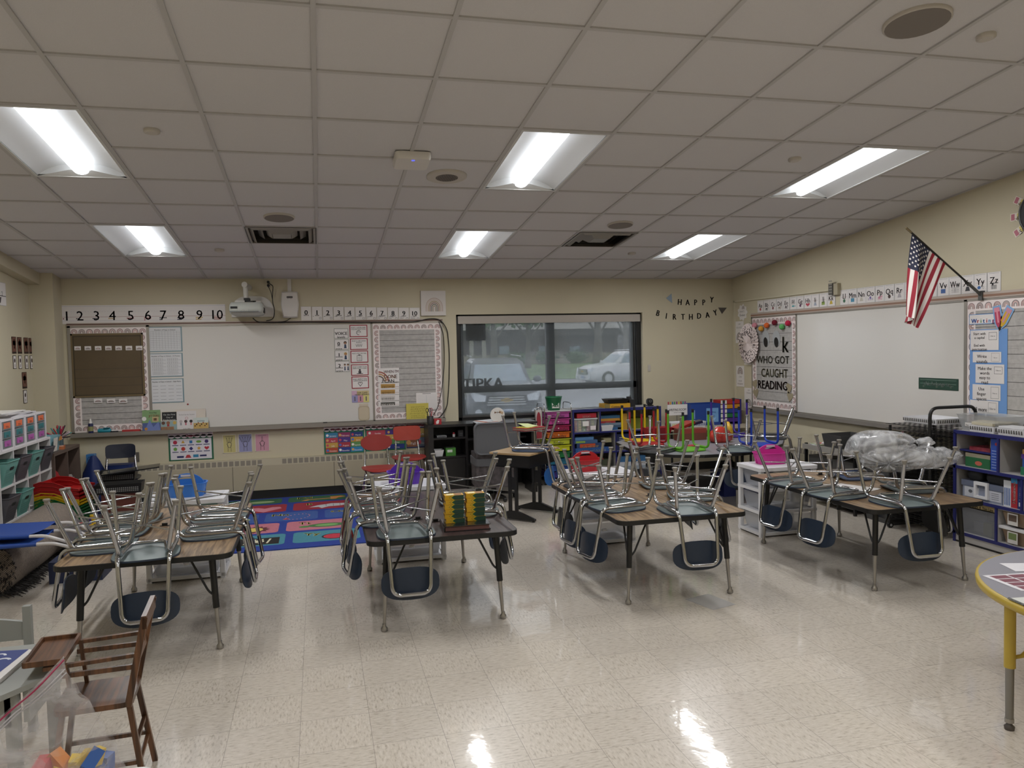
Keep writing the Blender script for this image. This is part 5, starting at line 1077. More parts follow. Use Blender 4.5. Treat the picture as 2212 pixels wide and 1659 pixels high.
MB().box(-.14, -.1, .004, .13, .1, .03, '#6a4844').build('pages', t); b = MB().box(-.148, -.108, 0, .138, .108, .004, mat('binder_black', '#15161a', .2, coat=.5)).box(-.148, -.108, .03, .138, .108, .034, mat('binder_black', '')).box(-.15, -.108, 0, -.145, .108, .034, mat('binder_black', '')); b.build('cover', t)
gc = 0
for x, y, lab in ((895, 1102, 'small black clip on the dark brown table, farthest of three'), (903, 1122, 'small black clip left of the crayon boxes, middle of three'), (941, 1127, 'small black clip just left of the binder'), (1330, 1043, 'small black clip between the chairs, far part of the third table'), (1404, 1071, 'small black clip in the middle of the third table'), (356, 1136, 'small black clip on the leftmost activity table'), (1772, 1026, 'small black clip on the table with the clear bag')):
    p = atZ(x, y, TZ); b = MB().at(p.x, p.y, TZ + .0005); b.prism([(-.028, -.01), (.028, -.01), (.028, .01), (-.028, .01)], 0, .003, M_black); b.prism(rrect(.034, .016, .005), .003, .018, M_black); tag(b.build('table_clip'), lab, 'clip', 'black table clips')
# ---- white three-drawer carts behind the tables
M_cart, M_tub = mat('cart_white_plastic', '#d3d3d6', .35), mat('translucent_drawer', '#b9bcc4', .3, alpha=.45)
def make_cart():
    t = thing('drawer_cart', '', 'drawer cart'); W, D, Hh = .55, .37, .60
    b = MB(); b.prism(rrect(W + .02, D + .02, .02), Hh - .03, Hh - .01, M_cart); b.prism(rrect(W + .02, D + .02, .02), Hh - .01, Hh, M_cart); b.box(-W / 2 + .02, -D / 2 + .02, Hh, W / 2 - .02, D / 2 - .02, Hh + .0006, '#c4c4c8'); b.build('top', t)
    b = MB()
    for x in (-1, 1):
        for y in (-1, 1): b.prism(rrect(.04, .04, .01, 3, x * (W / 2 - .02), y * (D / 2 - .02)), 0, Hh - .03, M_cart)
    for z in (.015, .2, .39):
        b.box(-W / 2, -D / 2, z, W / 2, -D / 2 + .02, z + .025, M_cart).box(-W / 2, D / 2 - .02, z, W / 2, D / 2, z + .025, M_cart).box(-W / 2, -D / 2 + .02, z, -W / 2 + .02, D / 2 - .02, z + .025, M_cart).box(W / 2 - .02, -D / 2 + .02, z, W / 2, D / 2 - .02, z + .025, M_cart)
        b.box(-W / 2 + .02, -D / 2 + .02, z + .01, W / 2 - .02, D / 2 - .02, z + .014, M_cart)
    b.build('frame', t)
    for z in (.045, .23, .42):
        b = MB(); hh = .135; o_, i_ = (W / 2 - .035, D / 2 - .025), (W / 2 - .06, D / 2 - .05)
        b.loft([[(-i_[0], -i_[1], z), (i_[0], -i_[1], z), (i_[0], i_[1], z), (-i_[0], i_[1], z)], [(-o_[0], -o_[1], z + hh), (o_[0], -o_[1], z + hh), (o_[0], o_[1], z + hh), (-o_[0], o_[1], z + hh)]], M_tub, True, False, smooth=False)
        d = b.build('drawer', t); b = MB().box(-.02, -D / 2 + .012, z + .07, .02, -D / 2 + .03, z + .085, '#e4e4e6'); b.build('handle', d)
    return t
cp_ = make_cart(); u = [False]
for x, y, rz, lab in ((-.995, 6.30, 0, 'white drawer cart under the blue caddy behind the leftmost table'), (.675, 6.27, 0, 'white drawer cart under the purple caddy behind the dark brown table'), (2.30, 6.28, 0, 'white drawer cart under the red caddy behind the third table'), (3.905, 6.06, 0, 'white drawer cart under the pink caddy behind the rightmost table')):
    place(cp_, u, (x, y, 0), rz, label=lab, group='white three-drawer carts')
def caddy(x, y, z, col, cname, lab, rz=0):
    m = mat('plastic_' + cname, col, .38); t = thing('caddy', lab, 'caddy', (x, y, z), rz, 'coloured handled caddies'); a, bb, hh = .145, .105, .095
    R_ = lambda k, z_: [(x_ * k, y_ * k, z_) for x_, y_ in superell(a, bb, 28, 3.2)]
    b = MB(); b.loft([R_(.84, 0), R_(1, hh), R_(1.04, hh), R_(1.04, hh + .006), R_(.97, hh + .006), R_(.82, .006)], m, True, True, smooth=False); b.box(-a * .93, -.004, .005, a * .93, .004, hh, m); b.build('tub', t)
    b = MB(); A_ = [(.125 * cos(q), .085 + .085 * sin(q)) for q in [pi * i / 14 for i in range(15)]]; B_ = [(.055 * cos(q), .128 + .018 * sin(q)) for q in [pi * i / 14 for i in range(15)]]
    for s_ in (-1, 1):
        vs = [(p_[0], s_ * .006, p_[1]) for p_ in A_] + [(p_[0], s_ * .006, p_[1]) for p_ in B_]; b.add(vs, [(i, i + 1, 16 + i, 15 + i) for i in range(14)], m)
        b.add([(-.125, s_ * .006, .01), (-.125, s_ * .006, .085), (-.055, s_ * .006, .128), (.055, s_ * .006, .128), (.125, s_ * .006, .085), (.125, s_ * .006, .01)], [(0, 1, 2, 3, 4, 5)], m)
    vs = [(p_[0], s_, p_[1]) for p_ in A_ for s_ in (-.006, .006)]; b.add(vs, [(2 * i, 2 * i + 1, 2 * i + 3, 2 * i + 2) for i in range(14)], m); vs = [(p_[0], s_, p_[1]) for p_ in B_ for s_ in (-.006, .006)]; b.add(vs, [(2 * i, 2 * i + 1, 2 * i + 3, 2 * i + 2) for i in range(14)], m); b.build('handle', t)
    b = MB().box(-.04, -.0075, .148, .04, -.0065, .162, '#c9c4c8'); b.build('label_slip', t)
caddy(-1.0, 6.33, .601, '#2f6fc0', 'blue', 'blue handled caddy on the cart behind the leftmost table'); caddy(.66, 6.27, .601, '#5a2fa8', 'purple', 'purple handled caddy on the cart behind the dark brown table'); caddy(2.22, 6.34, .601, '#b0242a', 'red', 'red handled caddy on the cart behind the third table', .1); caddy(3.87, 6.10, .601, '#c22f8e', 'pink', 'bright pink handled caddy on the cart behind the rightmost table', -.1)
# ---------------------------------------------------------------- alphabet rug
def alphabet_rug():
    X0, X1, Y0, Y1 = -1.62, .74, 6.83, 9.30
    t = thing('alphabet_rug', 'blue alphabet rug with coloured picture squares on the floor before the back wall', 'rug', ((X0 + X1) / 2, (Y0 + Y1) / 2, 0))
    M_pile = lambda c: mat('rug_' + c.strip('#'), c, .95, var=.08, scale=60)
    b = MB().prism(rrect(X1 - X0, Y1 - Y0, .03, 3, (X0 + X1) / 2, (Y0 + Y1) / 2), 0.0005, .008, M_pile('#1c3585')); b.build('base', t, True)
    b = MB(); z = .0084; rh = .485
    rows = (('#3f7c8c', (-1.62, -.955, -.30, .36, .74), ('Ww', 'Xx', 'Yy', 'Zz'), 7.0), ('#b06a78', (-1.62, -1.03, -.375, .30, .74), ('Rr', 'Ss', 'Tt', 'Uu'), 7.49), ('#33508f', (-1.62, -1.2, -.60, -.013, .6), ('L', 'Mm', 'Nn', 'Oo'), 7.975), ('#8e2433', (-1.62, -1.0, -.34, .33, .74), ('G', 'Hh', 'Ii', 'Jj'), 8.46), ('#2d5a3c', (-1.62, -1.06, -.405, .3, .74), ('Bb', 'Cc', 'Dd', 'Ee'), 8.945))
    for c, xs, ls, y in rows:
        h = rh - .07 if y < 8.9 else .3
        for k in range(len(xs) - 1):
            a, e = xs[k] + .035, xs[k + 1] - .035
            if e - a < .1: continue
            b.prism(rrect(e - a, h, .05, 4, (a + e) / 2, y + h / 2), .008, z, M_pile(c)); b.text(ls[k], a + (e - a) * .28, y + h * .72, .095 if e - a > .4 else .05, z + .0004, M_pile('#c7c06a'), w=(e - a) * .45, bold=.06)
            cx, cy = a + (e - a) * .62, y + h * .4; L = ls[k][0]; zz = z + .0005
            def blob(P, col, dz=0): b.flat([(cx + p * (e - a), cy + q * h) for p, q in P], zz + dz, M_pile(col))
            E_ = lambda r, q, n=16, ox=0, oy=0: [(ox + r * cos(2 * pi * i / n), oy + q * sin(2 * pi * i / n)) for i in range(n)]
            if L == 'Y': blob(E_(.2, .26), '#17242c'); blob(E_(.17, .22), '#b03040', .0004)
            elif L == 'S': blob([((.26 if i % 2 else .2) * cos(i * pi / 14), (.36 if i % 2 else .24) * sin(i * pi / 14)) for i in range(28)], '#5a2a30'); blob(E_(.14, .2), '#c9b45a', .0004)
            elif L == 'T': blob(E_(.3, .2), '#3f6a3a'); blob(E_(.09, .1, ox=-.34, oy=-.05), '#4a7a40', .0002); blob(E_(.18, .12), '#6f9a5a', .0004)
            elif L == 'N':
                for i in range(18): q = 2 * pi * i / 18; blob(E_(.015, .025, 6, .22 * cos(q) + .05 * sin(q), .3 * sin(q)), '#c78a8a')
                blob(E_(.06, .07, ox=-.22, oy=-.2), '#b04a4a')
            elif L == 'I': blob([(-.34, -.1), (-.2, .1), (.05, .26), (.3, .2), (.38, 0), (.2, -.1), (.0, -.12), (-.12, -.3), (-.18, -.12)], '#b9bcc0'); [blob([(x, -.1), (x + .008, -.1), (x + .008, .2), (x, .2)], '#5a5a60', .0004) for x in (-.05, .08, .2)]; blob([(-.1, .05), (.33, .05), (.33, .065), (-.1, .065)], '#5a5a60', .0004)
            elif L == 'D': blob([(-.4, -.25), (-.3, -.02), (.0, 0), (.12, .05), (.1, .3), (.3, .34), (.38, .15), (.25, .0), (.2, -.22), (.12, -.22), (.1, -.08), (-.25, -.12), (-.3, -.28)], '#bf8145')
            elif L == 'H': blob([(0, -.35), (.3, .05), (.26, .25), (.12, .28), (0, .12), (-.12, .28), (-.26, .25), (-.3, .05)], '#c07a88')
            elif L == 'X': blob([(-.3, -.3), (.3, -.3), (.3, .3), (-.3, .3)], '#171512'); [blob([(-.22 + q * .11, -.2), (-.19 + q * .11, -.2), (-.15 + q * .11, .2), (-.18 + q * .11, .2)], '#c9c4a8', .0004) for q in range(4)]; blob(E_(.08, .12, ox=.0), '#c9c4a8', .0004)
            elif L == 'O': blob([(-.2, 0), (0, .05), (.2, .2), (.22, .15), (.05, -.02), (-.2, -.05)], '#9a6a70')
            else: blob(E_(.25, .2), ('#b09ab0', '#8aa070', '#a0a0a8')[k % 3])
    b.build('picture_squares', t, True)
alphabet_rug()
# ---------------------------------------------------------------- generic shelving
M_pan, M_blu = mat('shelf_grey_laminate', '#a5a2a0', .45), mat('shelf_blue_edge', '#20245f', .4)
def open_bin(b, x0, y0, x1, y1, z0, z1, m, tp=.015, th=.004):
    R_ = lambda d, z: [(x0 + d, y0 + d, z), (x1 - d, y0 + d, z), (x1 - d, y1 - d, z), (x0 + d, y1 - d, z)]
    return b.loft([R_(tp, z0), R_(0, z1), R_(th, z1), R_(tp + th, z0 + th)], m, True, True, smooth=False)
# black shelf unit by the window
t = thing('shelf_unit', 'black open shelf unit below the window corner beside the red chairs', 'shelf'); X0, X1, Y0, Y1, ZH = 1.22, 2.45, 8.95, 9.32, .80
t.location = ((X0 + X1) / 2, Y0, 0); WM[t.name] = Matrix.Translation(t.location); M_bs = mat('black_brown_laminate', '#1c1a1b', .4)
b = MB().box(X0, Y0 - .01, ZH - .03, X1, Y1, ZH, M_bs); b.build('top', t, True)
b = MB(); 
for x in (X0, 1.655, X1 - .03): b.box(x, Y0, 0, x + (.06 if x == X0 else .03), Y1, ZH - .03, M_bs)
b.box(X0, Y1 - .01, 0, X1, Y1, ZH - .03, M_bs); b.build('sides', t, True)
b = MB().box(X0 + .06, Y0, .625, 1.655, Y1 - .01, .645, M_bs).box(X0 + .06, Y0, .405, 1.655, Y1 - .01, .425, M_bs).box(1.685, Y0, .6, X1 - .03, Y1 - .01, .62, M_bs).box(1.685, Y0, .3, X1 - .03, Y1 - .01, .32, M_bs); b.build('shelf', t, True)
MB().box(X0 + .065, Y0 + .002, .03, 1.65, Y0 + .02, .40, M_bs).build('door', t, True)
def small(name, lab, cat, b, group=None): return tag(b.build(name), lab, cat, group)
small('white_basket', 'small white slotted basket on the lower black shelf', 'basket', open_bin(MB(), 1.29, 8.97, 1.40, 9.12, .426, .50, M_cart))
b = MB().box(1.425, 8.97, .426, 1.54, 9.1, .52, '#3f7a2c').box(1.44, 8.968, .47, 1.5, 8.97, .50, '#c9d0c4'); b.box(1.43, 8.98, .52, 1.52, 9.08, .53, '#1a1a1a'); small('green_box', 'green box with a white label on the lower black shelf', 'box', b)
b = MB().box(1.33, 9.0, .646, 1.44, 9.1, .665, '#a9aaac').box(1.335, 8.998, .65, 1.435, 9.0, .66, '#3c3c40'); small('white_device', 'flat white device on the upper black shelf', 'device', b)
b = MB().at(1.53, 9.02, .646, rx=0); b.cyl(0, 0, 0, .03, .016, '#c9c6c6', 12).cyl(0, 0, .03, .05, .013, '#a02838', 12); small('glue_pot', 'small red and white pot on the upper black shelf', 'pot', b)
b = MB().box(1.58, 9.0, .646, 1.64, 9.1, .72, '#242326').box(1.595, 8.999, .66, 1.63, 9.0, .665, '#6a6a70').box(1.595, 8.999, .68, 1.63, 9.0, .685, '#6a6a70'); small('small_speaker', 'small dark device at the right of the upper black shelf', 'device', b)
t = thing('utensil_holder', 'black wire cup of scissors and pens on the left of the black shelf unit', 'cup', (1.255, 9.02, .80))
MB().lathe([(.035, 0), (.04, .1), (.037, .1), (.033, .004)], M_black, 14).build('cup', t)
for k, (x, c) in enumerate(((-.015, '#1c1c20'), (.008, '#a04048'), (.0, '#303038'))):
    b = MB(); b.tube([(x, 0, .01), (x * 2.2, 0, .15)], .005, C(c), 6); b.M = Matrix.Translation((x * 2.2, 0, .17)) @ Matrix.Rotation(pi / 2, 4, 'X'); b.ring(0, 0, .012, .018, 0, 2 * pi, 0, c, 12, 1.5); b.build('scissors', t)
b = MB().box(1.30, 9.0, .80, 1.385, 9.08, .865, '#a3262c'); b.M = basis((1.34, 8.999, .83), (1, 0, 0), (0, 0, 1), (0, -1, 0)); b.flat([(-.02, .0), (.0, .025), (.02, .02), (.01, -.02), (-.015, -.025)], 0, '#d8d4d2'); small('red_tin', 'small red box with a white picture on top of the black shelf', 'box', b)
# desk with papers and the grey chair in front of the window
b = MB().box(1.75, 8.6, .802, 2.44, 8.94, .825, mat('dark_desk_top', '#2a2426', .35)).box(1.78, 8.66, .1, 1.81, 8.9, .802, M_blk).box(2.38, 8.66, .1, 2.41, 8.9, .802, M_blk).box(1.76, 8.62, 0, 1.83, 8.93, .1, M_blk).box(2.36, 8.62, 0, 2.43, 8.93, .1, M_blk); small('teacher_desk', 'dark desk below the window behind the grey chair', 'desk', b)
b = MB()
for k in range(5): b.at(1.83 + k * .02, 8.75 + k * .01, .826 + k * .003, rz=.1 * k); b.box(-.1, -.13, 0, .12, .13, .002, ('#c4c6ca', '#b8bcc4', '#d0c8c0', '#c06a50', '#c9ccd0')[k])
small('paper_pile', 'loose pile of papers on the desk left of the round tag', 'papers', b)
b = MB(Matrix.Translation((1.985, 8.68, .911)) @ Matrix.Rotation(pi / 2, 4, 'X')); b.cyl(0, 0, 0, .004, .085, '#d0ccc6', 28); b.flat([(-.035, .04), (-.005, .03), (-.035, .015)], .0046, '#6a4a30'); b.flat([(.035, .04), (.005, .03), (.035, .015)], .0046, '#6a4a30'); b.ring(0, .028, .004, .009, 0, 2 * pi, .0047, '#4a3424', 8); b.flat([(.02, .05), (.07, .03), (.06, .0), (.03, .02)], .0044, '#b59a7a'); small('round_tag', 'round white bow-printed sign standing on the desk behind the grey chair', 'sign', b)
t = thing('office_chair', 'grey upholstered chair with a patterned skirt in front of the window', 'chair', (1.86, 8.2, 0))
M_gf, M_pf = mat('grey_fabric', '#5b5c60', .85, bump=.2, scale=300), mat('patterned_fabric', '#4b4648', .9, var=.6, scale=14)
b = MB(); R_ = lambda y, k, zc: [(x * k, y, zc + z * k) for x, z in rrect(.50, .34, .06, 5)]
b.loft([R_(-.04, .93, .70), R_(-.06, 1, .70), R_(.0, 1.02, .70), R_(.03, .95, .70)], M_gf); b.build('backrest', t)
b = MB(); b.loft([[(x, y, z) for x, y in rrect(.46, .44, .08, 5, 0, .2)] for z in (.40, .48)], M_gf); b.build('seat', t)
b = MB(); b.loft([[(x * (1 + .02 * sin(i * 1.9)), y * (1 + .02 * sin(i * 1.9)) + .2 * (1 - 1), z) for i, (x, y) in enumerate(rrect(.44, .42, .08, 6, 0, .2))] for z in (.16, .53)], M_pf, False, False); b.build('skirt', t)
b = MB(); b.cyl(0, .2, .06, .2, .03, M_blk); 
for k in range(5): a = 2 * pi * k / 5; b.tube([(0, .2, .08), (.24 * cos(a), .2 + .24 * sin(a), .05)], .016, M_blk, 6); b.ball(.24 * cos(a), .2 + .24 * sin(a), .025, .025, M_blk)
b.build('base', t)
# student desk turned 45 degrees with its chair on top
def G(a, q): c_ = cos(rad(45)); return (1.97 + a * c_ + q * c_, 7.44 + a * c_ - q * c_)
t = thing('student_desk', 'wood-topped student desk with black metal frame before the window', 'desk', (1.97, 7.44, 0), rad(45))
b = MB().prism(rrect(.61, .46, .02, 3), .645, .662, M_ltwood); b.build('desktop', t)
b = MB().box(-.27, -.2, .52, .27, .2, .53, M_blk).box(-.27, -.2, .52, -.26, .2, .645, M_blk).box(.26, -.2, .52, .27, .2, .645, M_blk).box(-.27, -.205, .52, .27, -.195, .645, M_blk).box(-.27, .195, .52, .27, .205, .645, M_blk); b.build('book_box', t)
for s_ in (-1, 1):
    b = MB(); b.box(s_ * .235 - .012, -.05, .08, s_ * .235 + .012, -.02, .53, M_blk).box(s_ * .235 - .012, .02, .08, s_ * .235 + .012, .05, .53, M_blk).box(s_ * .235 - .01, -.05, .3, s_ * .235 + .01, .05, .42, M_blk); b.build('leg', t)
    b = MB(); b.add([(s_ * .235 + dx, y, z) for dx in (-.016, .016) for y, z in ((-.24, .012), (-.24, .03), (-.05, .09), (.05, .09), (.24, .03), (.24, .012))], [(0, 1, 2, 3, 4, 5), (11, 10, 9, 8, 7, 6)] + [(i, 6 + i, 6 + (i + 1) % 6, (i + 1) % 6) for i in range(6)], M_blk); b.cyl(s_ * .235, -.22, 0, .014, .014, M_blk).cyl(s_ * .235, .22, 0, .014, .014, M_blk); b.build('foot', t)
protos['desk'] = (make_chair(M_navy, M_navy2, mat('bright_blue_shell', '#235a9c', .4), hs=.36), [False])
inv('desk', 2.02, 7.36, rad(148), 'upturned blue chair holding books on the student desk', .662, 'chairs upside down on other tables', .36)
t = thing('books_stack', 'red hardback and yellow notepads lying on the upturned chair of the student desk', 'book'); t.location = (2.0, 7.36, .866)
MB().at(0, 0, 0, rz=.5).box(-.13, -.09, 0, .15, .1, .006, '#9a2a30').box(-.128, -.088, .006, .148, .098, .02, '#8f8a78').box(-.13, -.09, .02, .15, .1, .026, '#9a2a30').build('red_book', t)
MB().at(-.02, .0, .027, rz=.8).box(-.1, -.07, 0, .1, .07, .006, '#c9bd4c').build('notepad', t); b = MB().at(0.0, .02, .034, rz=.5); b.add([(-.1, -.07, 0), (.07, -.07, .0), (.06, .07, .018), (-.08, .07, .03)], [(0, 1, 2, 3)], C('#b9c28c')); b.build('notepad', t)
# rainbow drawer tower on castors
t = thing('drawer_tower', 'rolling tower of rainbow drawers marked with the days of the week', 'drawer cart', (2.815, 9.0, 0)); DX = .155; DC = [('#a0468c', 'Monday'), ('#a83a80', 'Tuesday'), ('#94204c', 'Wednesday'), ('#c2621c', 'Thursday'), ('#a8b030', 'Friday'), ('#b9bc1e', ''), ('#1c6a38', ''), ('#17607a', ''), ('#1f3f84', ''), ('#3a2c78', '')]
for k, (c, d_) in enumerate(DC):
    zt = .885 - k * .0815; b = MB(); F_ = basis((0, 0, 0), (1, 0, 0), (0, 0, 1), (0, -1, 0))
    b.loft([[(x * (.9 if z < zt - .01 else 1), y, z) for x, y in ((-DX, 0), (DX, 0), (DX, .34), (-DX, .34))] for z in (zt - .068, zt - .012, zt)], mat('drawer_' + c.strip('#'), c, .3), smooth=False)
    b.box(-DX - .004, -.012, zt - .008, DX + .004, 0, zt, mat('drawer_' + c.strip('#'), '')); b.M = basis((0, -.0015, 0), (1, 0, 0), (0, 0, 1), (0, -1, 0))
    if d_: b.text(d_, 0, zt - .05, .036, 0, M_ink, w=.25)
    d = b.build('drawer', t); b = MB(); b.ball(0, -.008, zt - .036, .008, C('#d8d4cc', .3)); b.build('knob', d)
b = MB()
for x in (-DX - .015, DX + .015): b.tube(fillet([(x, .01, .03), (x, .01, .99), (x, .33, .99), (x, .33, .03)], .06), .007, M_chrome, 8)
b.tube([(-DX - .015, .01, .06), (DX + .015, .01, .06)], .006, M_chrome, 6).tube([(-DX - .015, .33, .06), (DX + .015, .33, .06)], .006, M_chrome, 6); b.build('frame', t)
MB().box(-DX - .01, 0, .892, DX + .01, .34, .9, '#c9c7c6').build('top_tray', t)
for x in (-DX - .015, DX + .015):
    for y in (.01, .33): b = MB(Matrix.Translation((x, y, .022)) @ Matrix.Rotation(pi / 2, 4, 'Y')); b.cyl(0, 0, -.01, .01, .022, M_black, 12); b.build('castor', t)
t = thing('pail', 'green pail reading PRIDE on top of the rainbow drawer tower', 'pail', (2.80, 9.13, .901)); MG = mat('pail_green', '#11603a', .35)
MB().lathe([(.075, 0), (.1, .15), (.106, .155), (.106, .165), (.098, .165), (.073, .004)], MG, 24).build('bucket', t)
b = MB(); b.M = basis((0, -.094, 0), (1, 0, 0), (0, .16, 1), (0, -1, 0)); b.box(-.045, .03, -.006, .045, .12, .0, '#c9ccc6'); b.text('PRIDE', 0, .055, .03, .0006, C('#14502f'), w=.08, bold=.08); b.rect(-.035, .1, .035, .105, .0006, '#8a8c88'); b.build('label', t)
b = MB(); b.tube([(-.106, 0, .155), (-.115, -.03, .12), (-.11, -.04, .07)], .002, M_steel, 5); b.build('handle', t)
# tray stand with red and white papers left of the tower
b = MB().at(2.56, 8.98, .55, rz=.25); b.tube(fillet([(-.04, 0, 0), (-.05, 0, .40), (.05, 0, .40), (.05, 0, 0)], .03), .006, M_chrome, 8); b.box(-.04, -.004, .02, .045, .004, .37, '#b9b4b2'); b.M = Matrix.Identity(4); b.T = Matrix.Translation((2.56, 8.975, .55)) @ Matrix.Rotation(.25, 4, 'Z'); b.add([(-.03 * cos(a) + .0, -.005, .24 + .11 * sin(a)) for a in [2 * pi * i / 14 for i in range(14)]], [tuple(range(14))], C('#8c2a34')); b.box(-.035, -.006, .03, .04, -.004, .11, '#8c2a34')
b.T = Matrix.Identity(4); b.box(2.52, 8.96, 0, 2.6, 9.04, .012, M_chrome); b.tube([(2.56, 9.0, .01), (2.56, 9.0, .56)], .008, M_chrome, 8); small('chart_stand', 'narrow chrome stand with red and white card left of the rainbow drawers', 'stand', b)
# blue edged shelf under the window
t = thing('storage_shelf', 'blue-edged grey storage shelf under the window full of games', 'shelf', (3.58, 9.0, 0)); X0, X1, Y0, Y1 = 2.995, 4.165, 9.0, 9.37
rows_ = (.10, .375, .625, .885)
b = MB().box(X0, Y0, .875, X1, Y1, .9, M_pan).box(X0, Y0 - .012, .87, X1, Y0, .905, M_blu); b.build('top', t, True)
b = MB()
for x in (X0, X1 - .02): b.box(x, Y0, 0, x + .02, Y1, .875, M_pan).box(x, Y0 - .012, 0, x + .02, Y0, .87, M_blu)
b.box(X0, Y1 - .01, .05, X1, Y1, .875, M_pan); b.build('sides', t, True)
b = MB()
for z in rows_[:3]: b.box(X0 + .02, Y0, z - .018, X1 - .02, Y1 - .01, z, M_pan).box(X0 + .02, Y0 - .012, z - .02, X1 - .02, Y0, z, M_blu)
b.build('shelf', t, True)
for x, za, zb in ((3.345, .625, .875), (3.55, .375, .607), (3.74, .625, .875), (3.55, .1, .357)): MB().box(x, Y0, za, x + .015, Y1 - .01, zb, M_pan).box(x, Y0 - .012, za, x + .015, Y0, zb, M_blu).build('divider', t, True)
def fbox(name, lab, cat, x0, y0, z0, w_, d_, h_, col, txt=None, tc='#d8d4d0', fn=None, group=None, th=.5, rz=0):
    b = MB().at(x0, y0, z0, rz=rz); b.box(0, 0, 0, w_, d_, h_, col); T_ = b.T.copy()
    b.T = T_ @ basis((0, -.0006, 0), (1, 0, 0), (0, 0, 1), (0, -1, 0))
    if fn: fn(b, w_, h_)
    if txt: b.text(txt, w_ / 2, h_ * (.5 - th / 2), h_ * th, .0004, C(tc), w=w_ * .85, bold=.04)
    return tag(b.build(name), lab, cat, group)
g_ = 'boxes in the blue-edged shelf under the window'
fbox('game_box', 'red game box on the clear tub of coloured jars', 'game', 3.06, 9.01, .797, .25, .2, .055, '#a01c2c', 'LEGO', '#d8c8c0', group=g_)
t = thing('clear_tub', 'clear tub of small coloured jars in the top left shelf compartment', 'tub', (3.17, 9.1, .626)); MT = mat('clear_plastic', '#c5c8ca', .15, alpha=.28)
open_bin(MB(), -.15, -.085, .15, .1, 0, .15, MT).build('tub', t); MB().box(-.158, -.09, .15, .158, .105, .166, mat('clear_lid', '#c9ccce', .25, alpha=.8)).build('lid', t)
for i, c in enumerate(('#c05a48', '#c2b03a', '#5a9a48', '#b04a60', '#a9b06a')):
    for k in range(4): b = MB().at(-.12 + i * .056, -.045, .008 + k * .034); b.cyl(0, 0, 0, .028, .022, c, 12); b.build('jar', t)
MB().box(-.04, -.0925, .07, .04, -.0905, .13, '#d8d4d2').box(.06, -.0925, .02, .13, -.0905, .07, '#d8d0d2').build('label_slip', t)
x = 3.37
for k, (c, h_, w_, s_) in enumerate((('#2a5a8a', .03, .24, ''), ('#37506a', .03, .28, ''), ('#6a7a8a', .028, .3, 'puzzle'), ('#9c2c30', .026, .2, 'Operation'), ('#c08a30', .03, .27, ''), ('#3a6a8c', .035, .26, ''))):
    fbox('game_box', 'game box in the top middle shelf compartment, %s of the pile' % ('lowest', 'second from bottom', 'third from bottom', 'third from top', 'second from top', 'topmost')[k], 'game', x + .01 * (k % 2), 9.06, .626 + sum((.03, .03, .028, .026, .03, .035)[:k]) + .0005 * k, w_, .22, h_, c, s_ or None, group=g_)
small('white_basket', 'white slotted basket in the top middle shelf compartment', 'basket', open_bin(MB(), 3.37, 9.0, 3.53, 9.055, .626, .69, M_cart))
fbox('folder_box', 'yellow box behind the white basket at the right of the top middle compartment', 'box', 3.67, 9.04, .626, .06, .2, .2, '#a8802c', group=g_)
for k, (c, h_, w_, s_, z, xx) in enumerate((('#1f4a86', .05, .44, 'CHUTES and LADDERS', .3762, 3.03), ('#1c3560', .055, .36, 'BATTLESHIP', .4272, 3.05), ('#35557c', .04, .3, '', .4832, 3.02), ('#4a74a0', .035, .24, '', .5242, 3.03))):
    def f(b, w, h, k=k):
        if k == 1: b.rect(.04, .005, .24, h - .005, .0002, '#b0421c')
        if k == 2: b.rect(.02, .008, .14, h - .01, .0002, '#7a9a3a')
    fbox('game_box', 'long %s in the middle row of the shelf' % ('game box reading CHUTES and LADDERS, lowest', 'game box reading BATTLESHIP', 'dark blue game box above the BATTLESHIP box', 'light blue game box, topmost')[k], 'game', xx, 9.01, z, w_, .25, h_, c, s_ or None, '#d8c8a0' if k == 1 else '#d4d8e0', f, g_)
for k, (c, w_, xx) in enumerate((('#a9adb4', .09, 3.30), ('#8a8468', .11, 3.40))): fbox('card_box', ('pale', 'speckled')[k] + ' card box on the BATTLESHIP pile in the middle row', 'box', xx + .0, 9.0, .4832 if k == 0 else .4832, w_ * .9, .1, .05, c, group=g_) if k else None
fbox('blue_folder', 'dark blue box with white stars above the middle row', 'box', 3.29, 9.12, .5242 + .036, .24, .12, .04, '#1a2250', group=g_)
fbox('crate_front', 'dark slotted blue crate in the right of the middle row', 'crate', 3.58, 9.02, .376, .55, .3, .2, '#1d2750', fn=lambda b, w, h: [b.rect(.03, .02 + k * .026, .10, .026 + k * .026, .0003, '#c4c6cc') for k in range(6)], group=g_)
for k, (c, s_, z, h_) in enumerate((('#8c97a0', '', .101, .07), ('#b8bcc2', 'Hi Ho', .172, .05), ('#2f5f8a', 'YAHTZEE', .2225, .07))): fbox('game_box', 'game box in the bottom right compartment behind the red caddy, %s' % ('lowest', 'middle', 'topmost')[k], 'game', 3.58, 9.02, z, .38, .25, h_, c, None, group=g_)
fbox('tool_box', 'dark box in the bottom left compartment behind the red caddy', 'box', 3.03, 9.02, .101, .46, .25, .17, '#3c4230', group=g_)
# right upper compartment: black folder, green items
fbox('folder_box', 'dark box with yellow green folders in the right top compartment', 'box', 3.80, 9.1, .626, .3, .2, .13, '#66701f', group=g_)
